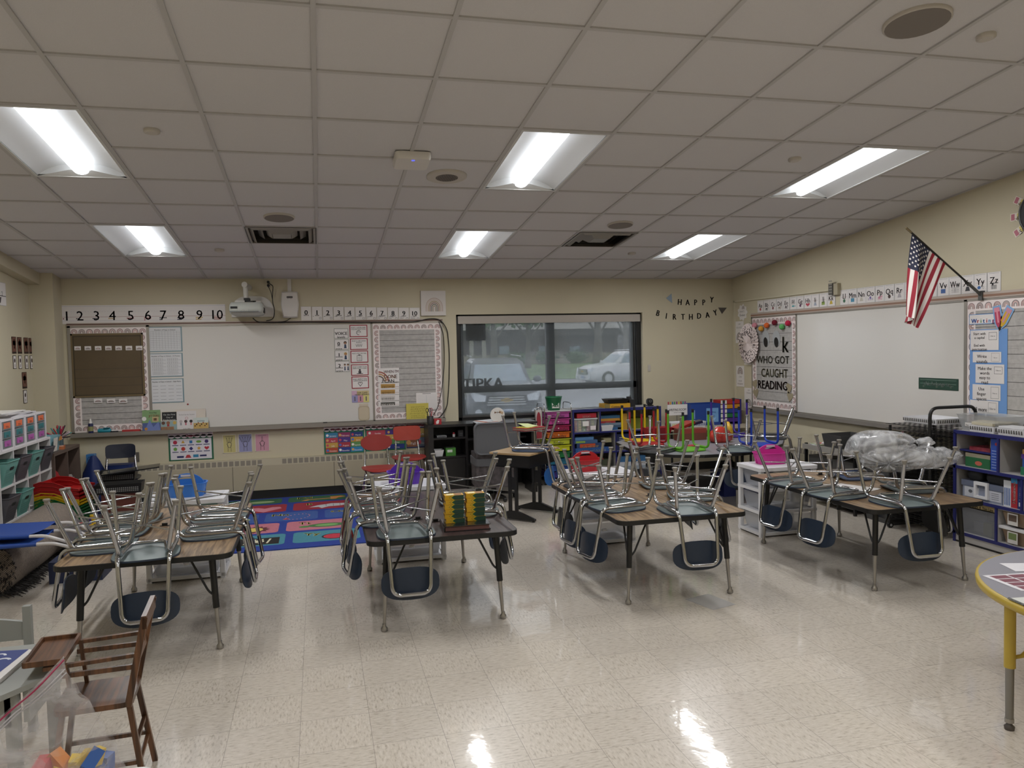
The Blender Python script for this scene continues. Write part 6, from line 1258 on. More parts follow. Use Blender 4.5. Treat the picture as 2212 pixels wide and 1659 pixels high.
# on top
b = MB(); p = atY(1303, 878, 9.1); fbox('dominoes_box', 'yellow box under the black tray on top of the window shelf', 'box', p.x, 9.05, .9015, .34, .2, .052, '#c2921a', 'Connect 4', '#1c2a60', fn=lambda b, w, h: b.rect(.0, 0, .07, h, .0002, '#7a6a3a'))
small('black_tray', 'black open tray on the yellow box on top of the window shelf', 'tray', open_bin(MB(), p.x + .035, 9.03, p.x + .33, 9.26, .954, 1.01, M_black, .03))
b = MB(); b.box(p.x + .35, 9.1, .9015, p.x + .43, 9.2, .99, '#17171a').box(p.x + .345, 9.12, .98, p.x + .38, 9.18, 1.03, '#17171a'); b.tube([(p.x + .39, 9.11, .99), (p.x + .37, 9.13, 1.05)], .004, M_blk, 5); small('stapler_box', 'black gadget beside the black tray on the window shelf', 'gadget', b)
t = thing('desk_speaker', 'rounded black camera-like device at the right end of the window shelf', 'device', (4.07, 9.12, .9015)); MB().box(-.04, -.03, 0, .04, .03, .015, M_blk).build('base', t); b = MB(Matrix.Translation((0, 0, .055)) @ Matrix.Rotation(pi / 2, 4, 'X')); b.prism(rrect(.075, .085, .035, 5), -.025, .025, M_blk); b.ring(0, .01, .012, .018, 0, 2 * pi, .026, '#6a6a6c', 12); b.build('body', t)
b = MB().at(3.25, 9.15, .9012); [b.at(3.2 + k * .05, 9.13 + .01 * k, .9012 + k * .0012, rz=.1 * k).box(-.11, -.14, 0, .11, .14, .001, ('#8a8c8e', '#70767c', '#9a9c9c', '#60666c')[k]) for k in range(4)]; small('loose_sheets', 'grey loose sheets on the left end of the window shelf', 'papers', b)
# low table right of the shelf with baskets, game sign, blue box, vowel strips
t = thing('low_table', 'pale low table between the window shelf and the corner holding white baskets', 'table', (4.75, 9.0, 0)); MB().box(4.2, 8.8, .60, 5.35, 9.36, .63, mat('pale_table_top', '#b5ab98', .5)).build('tabletop', t, True)
for x in (4.23, 5.32):
    for y in (8.83, 9.33): MB().tube([(x, y, 0), (x, y, .6)], .014, M_blk, 8).build('leg', t, True)
def slot_basket(x0, y0, x1, y1, z, h_, lab, inner=None, group='white slotted baskets'):
    t = thing('slotted_basket', lab, 'basket', ((x0 + x1) / 2, (y0 + y1) / 2, z), 0, group); a, c_ = (x1 - x0) / 2, (y1 - y0) / 2
    open_bin(MB(), -a, -c_, a, c_, 0, h_, M_cart, .008).build('tub', t)
    b = MB()
    for k in range(int(a * 2 / .022)):
        x = -a + .02 + k * .022; b.box(x, -c_ - .001, h_ * .3, x + .008, -c_ + .012, h_ * .8, '#55534f' if not inner else inner)
    for k in range(int(c_ * 2 / .022)):
        y = -c_ + .02 + k * .022; b.box(-a - .001, y, h_ * .3, -a + .012, y + .008, h_ * .8, '#55534f')
    b.build('slots', t); return t
slot_basket(4.22, 8.82, 4.46, 9.0, .631, .075, 'white slotted basket with yellow cards on the pale low table', '#b9ae3a'); slot_basket(4.50, 8.83, 4.70, 9.0, .631, .075, 'white slotted basket with dark cards on the pale low table', '#4a5a8a')
t = thing('game_sign', 'white sign with a row of coloured crayons standing on the pale low table', 'sign', (4.435, 9.1, .6305)); MB().box(-.08, -.05, 0, .08, .05, .01, M_blk).tube([(0, 0, .01), (0, 0, .16)], .005, M_steel, 6).build('stand', t)
b = sheet(basis((0, -.012, 0), (1, 0, 0), (0, 0, 1), (0, -1, 0)), (-.14, .14, .14, .28), M_lam, 0, .003); st(b, 'WRITING ROOM', .5, .6, .22, w=.85); st(b, 'writers at work', .55, .3, .1, C('#6a6a70'), .6); frame_lines(b, 0, 0, 1, 1, '#b0b0b4', .02); b.build('board', t)
b = MB(); [b.box(-.13 + k * .029, -.014, .27, -.113 + k * .029, -.008, .315, ('#a8404a', '#c0903a', '#3a6a9a', '#4a8a5a', '#8a3a6a', '#c2a83a', '#a04030', '#3a8a8a', '#7a4a8a')[k]) for k in range(9)]; b.build('crayon_row', t)
t = thing('storage_crate', 'blue crate with a light blue printed label on the pale low table', 'crate', (4.80, 9.14, .6305)); MBL = mat('crate_blue', '#1c3f8a', .5); open_bin(MB(), -.21, -.13, .2, .15, 0, .275, MBL, .0).build('crate', t)
b = MB(); b.M = basis((0, -.1315, 0), (1, 0, 0), (0, 0, 1), (0, -1, 0)); b.box(.0, .04, 0, .17, .22, .002, '#6f9fd0'); b.text('Reading', .08, .17, .022, .003, C('#2a4a8a'), w=.13); b.text('books', .08, .12, .022, .003, C('#2a4a8a'), w=.13); b.flat([(.02, .06), (.1, .05), (.14, .1), (.08, .08)], .0026, '#9ac0e4'); b.rect(-.17, .09, -.16, .2, .001, '#8aa8d0'); b.build('label', t)
t = thing('vowel_rack', 'stack of coloured vowel sentence strips in the back right corner', 'rack', (5.13, 9.1, .6305))
for k, (l_, c) in enumerate(zip('aeiou', ('#a82a24', '#c2841e', '#1f3f8c', '#1c6a40', '#44267a'))):
    z = .265 - k * .058; b = MB(); b.box(-.13, -.1, z, .14, .1, z + .05, c); b.M = basis((0, -.101, 0), (1, 0, 0), (0, 0, 1), (0, -1, 0)); b.box(-.13, z + .002, 0, -.045, z + .048, .002, '#d8d4d0'); b.text(l_, -.09, z + .012, .026, .003, M_ink, bold=.12); b.flat([(.03, z + .05), (.05, z + .05), (.04, z + .04)], .001, '#17171a'); b.build('strip', t)
MB().box(.142, -.1, 0, .165, .11, .32, mat('purple_frame', '#2f2468', .5)).box(-.13, .1, 0, .14, .12, .3, M_cart).build('frame', t)
b = MB(); b.tube([(5.30, 9.0, .631), (5.30, 9.0, .80)], .012, C('#3a2a7a'), 8); b.tube([(5.24, 9.02, .631), (5.24, 9.02, .74)], .012, C('#3a2a7a'), 8)
# kidney table in the back with stools and chairs
tk = .60; M_ktop = mat('grey_nebula_laminate', '#7f7f86', .35, var=.06, scale=40)
KO = [(3.12, 7.55), (3.16, 7.15), (3.34, 6.92), (3.6, 6.80), (4.0, 6.80), (4.35, 6.92), (4.75, 7.25), (5.0, 7.6), (5.08, 7.95), (4.98, 8.25), (4.72, 8.38), (4.45, 8.25), (4.2, 8.0), (3.95, 8.05), (3.72, 8.3), (3.42, 8.35), (3.2, 8.1)]
t = thing('kidney_table', 'grey-topped kidney-shaped table at the back holding coloured stools and chairs', 'table', (4.1, 7.5, 0))
b = MB().prism(KO, tk - .03, tk - .001, M_edge); b.prism([(4.1 + (x - 4.1) * .992, 7.55 + (y - 7.55) * .99) for x, y in KO], tk - .0012, tk, M_ktop); b.build('tabletop', t, True)
for x, y in ((3.3, 7.3), (3.42, 8.15), (4.05, 6.98), (4.8, 8.15), (4.75, 7.45)): b = MB(); b.tube([(x, y, tk - .03), (x, y, .2)], .018, M_blk, 10); b.tube([(x, y, .2), (x, y, .0)], .013, M_steel, 10); b.build('leg', t, True)
def stool(x, y, rz, col, cname, lab, hs=.40, w_=.145):
    m = mat('enamel_' + cname, col, .35); t = thing('stool', lab, 'stool', (x, y, tk + hs + .001), rz, 'coloured stacking stools upside down on the kidney table'); t.rotation_euler = (pi, 0, rz)
    for s_ in (-1, 1): b = MB(); b.tube(fillet([(s_ * w_, -w_, .02), (s_ * w_, -w_, hs - .03), (s_ * w_, w_, hs - .03), (s_ * w_, w_, .02)], .06, 6), .0115, m, 10); b.build('leg_hoop', t)
    b = shell(superell(w_ * 1.08, w_ * 1.08, 28, 3), lambda a, c_: hs - .012 + .5 * (a * a + c_ * c_) * .6, .012, m, m); b.build('seat', t)
    for a in (-1, 1):
        for c_ in (-1, 1): MB().cyl(a * w_, c_ * w_, 0, .035, .013, M_black, 10).build('foot_cap', t)
stool(3.62, 7.18, .08, '#5fa52a', 'green', 'green stool upside down at the near edge of the kidney table')
stool(3.47, 8.05, .1, '#d2b41c', 'yellow', 'yellow stool upside down at the back left of the kidney table'); 
stool(3.43, 7.74, .05, '#9c1c24', 'red', 'red stool upside down beside the yellow one on the kidney table', .385)
stool(4.44, 7.22, -.1, '#1f3fa8', 'blue', 'bright blue stool upside down on the kidney table right of the green one'); stool(4.58, 8.06, .0, '#3a2382', 'purple', 'purple stool upside down at the back right of the kidney table', .43)
inv('teal', 3.32, 7.30 - .12, rad(37), 'chrome chair upside down on the left end of the kidney table', tk, 'chairs upside down on other tables') if False else inv('black', 3.27, 7.21, rad(37), 'dark chrome chair upside down on the left end of the kidney table', tk, 'chairs upside down on other tables')
inv('teal', 4.02, 6.94, rad(76), 'chrome chair upside down on the kidney table beside the green stool', tk, 'chairs upside down on other tables'); inv('black', 4.90, 7.70, rad(150), 'dark chrome chair upside down at the right end of the kidney table', tk, 'chairs upside down on other tables')
fbox('cardboard_box', 'open red and brown cardboard box on the kidney table behind the green stool', 'box', 3.86, 7.88, tk + .001, .34, .12, .13, '#6e3f30', fn=lambda b, w, h: b.rect(0, h * .6, w, h, .0002, '#8c3a30'))
def bagmesh(cx, cy, z, rx, ry, h_, m, seed, name, lab, cat='bag'):
    R = random.Random(seed); b = MB(); n = 26
    b.loft([[(cx + rx * k * (1 + .10 * sin(3 * a + j + seed) + .07 * sin(8 * a + j * 2)) * cos(a), cy + ry * k * (1 + .1 * sin(5 * a + seed)) * sin(a), z + h_ * u_) for a in [2 * pi * i / n for i in range(n)]] for j, (u_, k) in enumerate(((0, .75), (.12, 1), (.45, 1), (.72, .8), (.9, .45), (1, .2)))], m); return tag(b.build(name), lab, cat)
bagmesh(4.22, 7.62, tk + .001, .13, .08, .17, mat('snack_bag_red', '#a83228', .25, var=.5, scale=14), 1, 'snack_bag', 'red and white plastic bag on the kidney table'); bagmesh(4.42, 7.80, tk + .001, .055, .05, .2, mat('snack_bag_yellow', '#c9a018', .25, var=.35, scale=12), 2, 'snack_bag', 'yellow plastic bag beside the red bag on the kidney table'); bagmesh(4.28, 7.80, tk + .001, .06, .05, .15, mat('clear_bag', '#c2c4c8', .2, var=.3, scale=14, alpha=.8), 5, 'snack_bag', 'clear plastic bag between the red and yellow bags')
t = thing('plastic_tote', 'red plastic tote on the kidney table behind the upturned dark chair', 'tote', (3.70, 8.12, tk + .001)); open_bin(MB(), -.14, -.09, .16, .09, 0, .14, mat('tote_red', '#8c1c24', .4), .04).build('tub', t)
for x, y, rz, c, lab in ((4.0, 8.06, .3, '#8f1c22', 'red vinyl binder lying on the cardboard box'), (4.14, 8.16, -.2, '#141c3c', 'dark navy binder lying behind the cardboard box')): b = MB().at(x, y, tk + .135, rz=rz, rx=-.0, ry=-.25); b.box(-.12, -.06, 0, .14, .08, .03, mat('vinyl_' + c.strip('#'), c, .2)); tag(b.build('vinyl_binder'), lab, 'binder')
b = MB().at(3.78, 7.42, tk + .001, rz=.3).box(-.08, -.05, 0, .09, .05, .012, '#9c1c28'); tag(b.build('red_folder'), 'flat red folder lying on the kidney table by the green stool', 'folder')
# crates under the kidney table
fbox('milk_crate', 'dark blue slotted crate below the kidney table', 'crate', 4.25, 7.6, 0, .5, .3, .26, '#1f2a66', fn=lambda b, w, h: [b.rect(.04 + k * .03, .13, .055 + k * .03, .23, .0003, '#9aa0b0') for k in range(14)])
fbox('floor_box', 'grey flat box on the floor below the kidney table', 'box', 3.85, 7.7, 0, .36, .3, .2, '#3c3a3c')
# ---------------------------------------------------------------- right side: blue-edged shelf against the wall
t = thing('storage_shelf', 'blue-edged grey shelf against the right wall under the writing panel', 'shelf', (5.24, 4.1, 0)); XF = 5.07; YA, YBk = 3.0, 5.30
b = MB().box(XF, YA, .895, 5.40, YBk, .92, M_pan).box(XF - .012, YA, .893, XF, YBk, .922, M_blu); b.build('top', t, True)
b = MB().box(XF, YBk - .02, .02, 5.40, YBk, .895, M_pan).box(XF - .012, YBk - .022, .0, XF, YBk + .002, .9, M_blu).box(XF, YA, .02, 5.4, YA + .02, .895, M_pan).box(5.385, YA, .02, 5.40, YBk, .895, M_pan); b.build('sides', t, True)
b = MB()
for z in (.09, .375, .632): b.box(XF, YA + .02, z - .02, 5.385, YBk - .02, z, M_pan).box(XF - .012, YA, z - .024, XF, YBk, z, M_blu)
b.box(XF + .03, 4.90, .752, 5.385, YBk - .02, .765, M_blu); b.build('shelf', t, True)
b = MB().box(XF - .005, YA, .015, XF + .01, YBk, .07, M_pan).box(XF - .006, YA, 0, XF + .012, YBk, .014, M_black); b.build('toe_kick', t, True)
for y, za, zb in ((4.875, .632, .895), (4.665, .375, .612), (4.89, .09, .355), (4.2, .09, .895)): MB().box(XF, y - .012, za, 5.385, y + .003, zb, M_pan).box(XF - .012, y - .014, za, XF, y + .005, zb, M_blu).build('divider', t, True)
FX = lambda x, y, z: basis((x, y, z), (0, -1, 0), (0, 0, 1), (-1, 0, 0))
def rbox(name, lab, cat, x, y, z, w_, d_, h_, col, txt=None, tc='#dcd8d4', fn=None, vert=False, group='things on the right wall shelf', th=.5, hh=None):
    """box whose front faces -x; y is its far edge"""
    b = MB(FX(x, y, z)); b.box(0, 0, -d_, w_, h_, 0, col); 
    if fn: fn(b, w_, h_)
    if txt: b.text(txt, w_ / 2, h_ / 2 if vert else h_ * (.5 - th / 2), (hh or (w_ if vert else h_) * th), .0012, C(tc), rot=pi / 2 if vert else 0, bold=.04, w=(h_ if vert else w_) * .8)
    return tag(b.build(name), lab, cat, group)
rbox('tall_book', 'tall blue printed box beside the divider in the top compartment', 'box', 5.09, 4.965, .633, .062, .24, .25, '#25469a', fn=lambda b, w, h: [b.rect(.01, .02 + k * .022, w - .01, .026 + k * .022, .0006, '#8a9cc8') for k in range(7)] + [b.flat(circle(.012, 8, .05, .21), .0006, '#b03a40')])
rbox('craft_tin', 'green tin with a red oval label on the right wall shelf', 'tin', 5.10, 5.22, .633, .24, .22, .075, '#1c5a34', fn=lambda b, w, h: b.flat([(.13 + x_, .035 + y_) for x_, y_ in circle(.035, 14, ry=.018)], .0006, '#b05a48'))
rbox('folder_pile', 'flat pile of tan folders under the small blue shelf', 'folders', 5.12, 5.24, .709, .24, .2, .03, '#b5ab94')
rbox('red_bag_flat', 'clear bag with red pieces on the small blue shelf', 'bag', 5.12, 5.2, .766, .2, .2, .03, mat('bag_red_pieces', '#8c3a44', .25, var=.5, scale=20))
rbox('wood_block', 'small wooden and green box beside the tall blue box', 'box', 5.14, 5.02, .766, .045, .1, .09, '#a8895c', fn=lambda b, w, h: b.rect(0, 0, w, h * .4, .0006, '#2a6a4a'))
for k, (y, w_) in enumerate(((5.22, .15), (5.04, .28))):
    t = thing('black_case', 'black rounded case on the clear tote, %s' % ('nearer the corner', 'nearer the picture edge')[k], 'case', (5.2, y - w_ / 2, .525), 0, 'black cases on the tote'); R_ = lambda s_, z: [(x_ * s_, y_ * s_, z) for x_, y_ in rrect(.2, w_ - .01, .04)]; MB().loft([R_(.9, 0), R_(1, .03), R_(1, .06), R_(.88, .085)], mat('soft_black', '#1b1c1f', .6)).build('shell', t)
t = thing('handled_tote', 'clear flat tote with a white handle in the middle row of the right shelf', 'tote', (5.09, 5.05, .376)); M_clb = mat('clear_blueish', '#99a0b4', .2, alpha=.75)
b = MB(FX(5.09, 5.235, .376)); b.box(0, 0, -.25, .38, .10, 0, M_clb).box(-.01, .1, -.26, .39, .145, .005, mat('smoke_lid', '#6d7488', .25, alpha=.85)); b.box(.02, .015, .0005, .16, .095, .002, '#bdc0c8').box(.25, .015, .0005, .37, .095, .002, '#b8bac4'); b.flat(circle(.02, 12, .08, .06, ry=.014), .003, '#55585f'); [b.rect(.28, .03 + k * .015, .35, .034 + k * .015, .003, '#7a7c84') for k in range(4)]; b.build('tub', t, True)
b = MB(FX(5.09, 5.235, .376)); 
for q in ((.13, .02, .15, .15), (.24, .02, .26, .15), (.15, .125, .24, .15), (.15, .02, .24, .04)): b.box(q[0], q[1], .002, q[2], q[3], .022, M_cart)
b.build('handle', t, True)
rbox('word_cards_box', 'white and blue striped box standing in the middle row', 'box', 5.09, 4.845, .376, .065, .2, .20, '#c9ccd2', fn=lambda b, w, h: [b.rect(.008 + k * .014, .01, .016 + k * .014, h * .72, .0006, '#3f5a92') for k in range(4)])
rbox('domino_box', 'red game box standing in the middle row', 'game', 5.09, 4.778, .376, .055, .2, .235, '#a3242e', 'Dominoes', vert=True, fn=lambda b, w, h: b.rect(0, h * .8, w, h, .0006, '#2f7fb0'))
rbox('letters_box', 'dark blue game box reading Letters standing in the middle row', 'game', 5.09, 4.72, .376, .05, .2, .235, '#1f2f6c', 'Letters', vert=True, fn=lambda b, w, h: b.rect(.01, .02, .03, .05, .0006, '#c9ccd2'))
rbox('wood_game', 'wooden box with printed letters in the bottom row', 'game', 5.09, 5.27, .305, .37, .22, .045, '#a99568', 'of ABC story A Thin Line', '#3a2c1c')
rbox('flat_blue_box', 'blue flat box on the wooden printed box', 'box', 5.10, 5.20, .351, .27, .2, .003, '#1f4a80')
t = thing('clear_bin', 'large clear drawer of cards in the bottom left of the right shelf', 'bin', (5.09, 5.08, .091)); open_bin(MB(FX(5.09, 5.27, .091) @ Matrix.Rotation(-pi / 2, 4, 'X') @ Matrix.Translation((0, 0, 0))), 0, 0, .37, .26, 0, .205, mat('smoky_clear', '#8b8d92', .2, alpha=.45), .004).build('tub', t, True); MB(FX(5.12, 5.06, .096)).box(0, 0, -.1, .08, .1, 0, '#8a8a60').box(-.14, 0, -.15, -.04, .08, -.05, '#8f9094').build('cards', t, True)
for k, (z, lab) in enumerate(((.0915, 'clear box with white lid at the bottom, lower of two'), (.232, 'clear box with white lid at the bottom, upper of two'))):
    t = thing('lidded_box', lab, 'box', (5.1, 4.73, z), 0, 'clear boxes with white lids'); open_bin(MB(FX(5.09, 4.855, z) @ Matrix.Rotation(-pi / 2, 4, 'X')), 0, 0, .3, .2, 0, .11, mat('clear_tan', '#8a8478' if k else '#96806a', .2, alpha=.75), .02).build('tub', t, True)
    MB(FX(5.08, 4.865, z + .11)).box(-.01, 0, -.22, .32, .02, .004, M_cart).build('lid', t, True); b = MB(FX(5.082, 4.80, z + .01)).box(0, 0, 0, .09, .09, .001, '#c9c6c2'); b.rect(.01, .03, .08, .08, .0016, '#5a4a40' if k else '#6a7a4a'); b.build('label_slip', t, True)
for k, (c, z, y, w_, h_, n_) in enumerate((('#b08a50', .80, 4.71, .25, .035, 'tan wooden tray'), ('#4a2c84', .765, 4.72, .25, .034, 'purple box'), ('#1c4a8c', .733, 4.71, .22, .032, 'blue box'), ('#1f6a4a', .6335, 4.725, .24, .06, 'green ridged box'))):
    if k == 3: z = .6335
    rbox('stacked_box', n_ + ' in the stack cut by the right edge', 'box', 5.12, y, (.792, .757, .694, .6335)[k], w_, .2, (.035, .034, .062, .06)[k], c)
# on top of the shelf
t = thing('big_clear_bin', 'large frosted bin of papers on top of the right shelf', 'bin', (5.25, 5.12, .9205)); b = MB(); b.loft([[(x_ * s_, y_ * s_, z) for x_, y_ in rrect(.30, .42, .03)] for z, s_ in ((0, .82), (.12, .98), (.13, 1.02))], mat('frosted_clear', '#b8babb', .3, alpha=.5), True, False); b.build('tub', t)
b = MB(); [b.at(.0, -.02, .03 + k * .012, rz=.1 * k).box(-.1, -.14, 0, .1, .14, .008, ('#b9ad92', '#c5bda8', '#a89c80', '#bdb49a')[k]) for k in range(4)]; b.build('papers', t); MB(FX(-.135, .12, .035)).box(0, 0, 0, .12, .035, .001, '#cfccc8').text('Reading sorted', .06, .01, .012, .0016, M_ink, w=.1).build('label_slip', t)
for y0, y1, lab in ((4.93, 5.17, 'white slotted basket in front of the frosted bin'), (4.66, 4.90, 'white slotted basket nearest the right edge on the shelf')):
    slot_basket(5.08, y0, 5.22, y1, .9215, .055, lab); 
MB
rbox('paper_pile', 'pile of cream papers lying on the basket before the frosted bin', 'papers', 5.09, 5.15, .978, .2, .12, .02, '#b9b29c'); rbox('basket_lid', 'white lid on the basket nearest the right edge', 'lid', 5.085, 4.89, .978, .22, .13, .012, M_cart, fn=None)
# drying rack
t = thing('drying_rack', 'black wire drying rack on castors beside the right shelf', 'rack', (5.05, 5.62, 0)); M_wire = mat('black_wire', '#131313', .4); X0, X1, Y0, Y1 = 4.86, 5.36, 5.36, 5.86
b = MB(); b.tube(fillet([(4.90, 5.38, .06), (4.90, 5.38, 1.10), (5.36, 5.38, 1.10), (5.36, 5.38, .06)], .08), .014, M_wire, 8); b.tube([(4.90, 5.84, .06), (4.90, 5.84, .92)], .012, M_wire, 8).tube([(5.36, 5.84, .06), (5.36, 5.84, .92)], .012, M_wire, 8); b.box(4.88, 5.36, .05, 5.38, 5.40, .075, M_wire).box(4.88, 5.82, .05, 5.38, 5.86, .075, M_wire); b.build('frame', t, True)
for k in range(22):
    z = .11 + k * .039; b = MB(); z2 = lambda y: z + .004 * sin(y * 9 + k)
    for q in range(9): x = X0 + .03 + q * .055; b.box(x, Y0, z, x + .004, Y1, z + .003, M_wire)
    for q in range(9): y = Y0 + .02 + q * .058; b.box(X0, y, z + .003, X1, y + .004, z + .006, M_wire)
    b.build('wire_shelf', t, True)
for x in (4.90, 5.36):
    for y in (5.38, 5.84): b = MB(Matrix.Translation((x, y, .026)) @ Matrix.Rotation(pi / 2, 4, 'X')); b.cyl(0, 0, -.012, .012, .026, M_black, 12); b.cyl(0, 0, -.014, .014, .012, C('#a9a9ab'), 8); b.build('castor', t, True)
# low side table and grey tubs by the right wall
t = thing('side_table', 'dark-framed side table with grey tubs below the right whiteboard', 'table', (5.15, 6.65, 0)); M_sf = mat('grey_side_top', '#77736c', .5)
MB().box(4.90, 6.30, .585, 5.39, 7.12, .605, M_sf).box(4.895, 6.30, .56, 4.91, 7.12, .61, mat('grey_round_edge', '#8d8a84', .4)).build('tabletop', t, True)
for x in (4.92, 5.37):
    for y in (6.33, 7.09): MB().box(x - .012, y - .012, 0, x + .012, y + .012, .62, M_blk).build('leg', t, True)
MB().box(4.93, 6.36, .05, 5.36, 6.68, .50, mat('grey_tub_dark', '#3f3e3c', .6)).box(4.93, 6.72, .05, 5.36, 7.06, .50, mat('grey_tub_dark', '')).build('bins', t, True)
M_gt = mat('charcoal_tub', '#3a3a3a', .5); M_gt2 = mat('grey_tub', '#6f6c66', .5)
t = thing('charcoal_tub', 'charcoal tub on the side table beside the papers', 'tub', (5.13, 6.72, .606)); open_bin(MB(), -.17, -.13, .17, .17, 0, .13, M_gt, .02).build('tub', t)
b = MB(); [b.at(5.05 + .02 * k, 7.0 - .01 * k, .606 + k * .004, rz=.3 * k - .4).box(-.11, -.09, 0, .11, .09, .003, ('#b9bcc0', '#8fa05c', '#c4c0bc', '#b05040', '#cfcfd0')[k]) for k in range(5)]; b.at(5.16, 6.98, .628).prism(circle(.05, 14), 0, .01, '#3a6a9c'); tag(b.build('paper_pile'), 'pile of coloured papers at the far end of the side table', 'papers')
b = MB(); R = random.Random(4); b.loft([[(5.10 + .09 * k * (1 + .2 * sin(4 * a + k * 7)) * cos(a), 6.47 + .09 * k * (1 + .2 * cos(5 * a)) * sin(a), .606 + z) for a in [2 * pi * i / 20 for i in range(20)]] for z, k in ((0, .9), (.06, 1.1), (.13, .8), (.17, .2))], mat('crumpled_clear', '#9ba3a6', .15, alpha=.6)); tag(b.build('crumpled_bag'), 'crumpled clear plastic on the side table beside the charcoal tub', 'bag')
t = thing('grey_tub', 'wide grey tub on a stand behind the clear bag', 'tub', (5.14, 6.0, .58)); open_bin(MB(), -.19, -.12, .19, .26, 0, .16, M_gt2, .04).build('tub', t); MB().box(-.17, -.1, -.58, .17, .24, -.001, M_gt).build('stand', t)
t = thing('pencil_box', 'black box holding two yellow pencils in the grey tub', 'box', (5.06, 5.98, .585)); MB().box(-.05, -.05, 0, .05, .1, .19, M_black).build('box', t)
for k in range(2): b = MB(); b.tube([(0, -.02 + k * .015, .15), (.01, -.10 + k * .02, .25)], .006, C('#c9a22c'), 6); b.tube([(.01, -.10 + k * .02, .25), (.011, -.11 + k * .02, .262)], .006, C('#c08a90'), 6); b.build('pencil', t)
slot_basket(5.0, 5.42, 5.30, 5.80, .9475, .05, 'white slotted basket lying on top of the wire drying rack')
# clear bag on table four: several knotted sheets of thin plastic over dark things
def plastic(name, col, al, rough=.12):
    m = bpy.data.materials.new(name); m.use_nodes = True; n = m.node_tree.nodes; l = m.node_tree.links; b = n['Principled BSDF']; b.inputs['Base Color'].default_value = hexc(col); b.inputs['Roughness'].default_value = rough; b.inputs['Specular IOR Level'].default_value = .7
    tc_ = n.new('ShaderNodeTexCoord'); no = n.new('ShaderNodeTexNoise'); no.inputs['Scale'].default_value = 9; no.inputs['Detail'].default_value = 5; no.inputs['Distortion'].default_value = 1.5; l.new(tc_.outputs['Object'], no.inputs['Vector'])
    mr = n.new('ShaderNodeMapRange'); mr.inputs['From Min'].default_value = .35; mr.inputs['From Max'].default_value = .7; mr.inputs['To Min'].default_value = al - .2; mr.inputs['To Max'].default_value = min(1, al + .3); l.new(no.outputs['Fac'], mr.inputs['Value']); l.new(mr.outputs[0], b.inputs['Alpha'])
    bu = n.new('ShaderNodeBump'); bu.inputs['Strength'].default_value = .5; bu.inputs['Distance'].default_value = .02; l.new(no.outputs['Fac'], bu.inputs['Height']); l.new(bu.outputs[0], b.inputs['Normal']); return m
M_bag = plastic('thin_white_plastic', '#d0d1d4', .42); M_bag2 = plastic('thin_clear_plastic', '#d9d9dc', .22, .06)
t = thing('plastic_bag', 'big translucent plastic bag full of dark things lying on the upturned chairs', 'bag', (4.02, 4.72, .70))
def lump(b, c, r, m, knot, seed, n=64, k=26, amp=.05):
    """closed bag whose folds radiate from a knot direction"""
    kd = Vector(knot).normalized(); e1 = kd.orthogonal().normalized(); e2 = kd.cross(e1); rings = []
    for j in range(k + 1):
        th = .06 + (pi - .08) * j / k; ring = []
        for i in range(n):
            a = 2 * pi * i / n; d = kd * cos(th) + (e1 * cos(a) + e2 * sin(a)) * sin(th)
            f_ = 1 + amp * (2.2 * sin(13 * a + seed) * math.exp(-th * 1.3) + 1.2 * sin(21 * a + 2 * seed) * math.exp(-th * 1.8) + .7 * sin(3 * a + 2 * th + seed) + .6 * sin(2 * a - th * 4 + seed * 2))
            f_ *= 1 - .22 * math.exp(-th * 4) + .03 * math.exp(-th * 30)
            ring.append((c[0] + d.x * r[0] * f_, c[1] + d.y * r[1] * f_, c[2] + d.z * r[2] * f_ * (1 if d.z > 0 else .85)))
        rings.append(ring)
    b.loft(rings, m)
b = MB(); lump(b, (-.12, .02, .205), (.26, .18, .125), M_bag, (.85, -.45, .2), 1); lump(b, (-.06, -.06, .12), (.28, .15, .10), M_bag, (-.6, -.78, -.1), 4.1); lump(b, (.24, -.02, .11), (.22, .14, .085), M_bag, (.2, -.2, 1), 2.3); b.build('bag', t)
b = MB(); lump(b, (-.09, .05, .20), (.18, .12, .085), C('#3c3d42', .8), (0, 0, 1), 4, 24, 12); lump(b, (-.05, .0, .11), (.2, .1, .06), C('#77787c', .8), (0, 0, 1), 5, 24, 12); b.build('contents', t)
b = MB(); lump(b, (.17, -.08, .235), (.06, .05, .035), M_bag, (-.9, 0, -.3), 3, 30, 10, .16); b.build('knot', t); b = MB(); lump(b, (.44, -.04, .12), (.07, .05, .035), M_bag, (-1, 0, 0), 6, 30, 10, .16); b.build('knot', t)
b = MB().at(3.86, 5.0, TZ + .001, rz=.4).box(-.12, -.16, 0, .12, .16, .0015, M_lam).at(3.74, 5.1, TZ + .0026, rz=.9).box(-.1, -.13, 0, .1, .13, .0015, M_lam); tag(b.build('loose_papers'), 'white loose papers between the chairs on the table with the clear bag', 'papers')
# clear sheet on the floor
b = MB(); P = [atZ(x, y, 0) for x, y in ((1480, 1295), (1530, 1283), (1590, 1306), (1541, 1318))]; b.add([(p_.x, p_.y, .002) for p_ in P], [(0, 1, 2, 3)], mat('floor_sleeve', '#c9c7c5', .25, alpha=.55)); b.add([(p_.x, p_.y, .0005) for p_ in P], [(3, 2, 1, 0)], mat('floor_sleeve', '')); tag(b.build('plastic_sleeve'), 'clear plastic sleeve lying on the floor in front of the third table', 'sleeve')
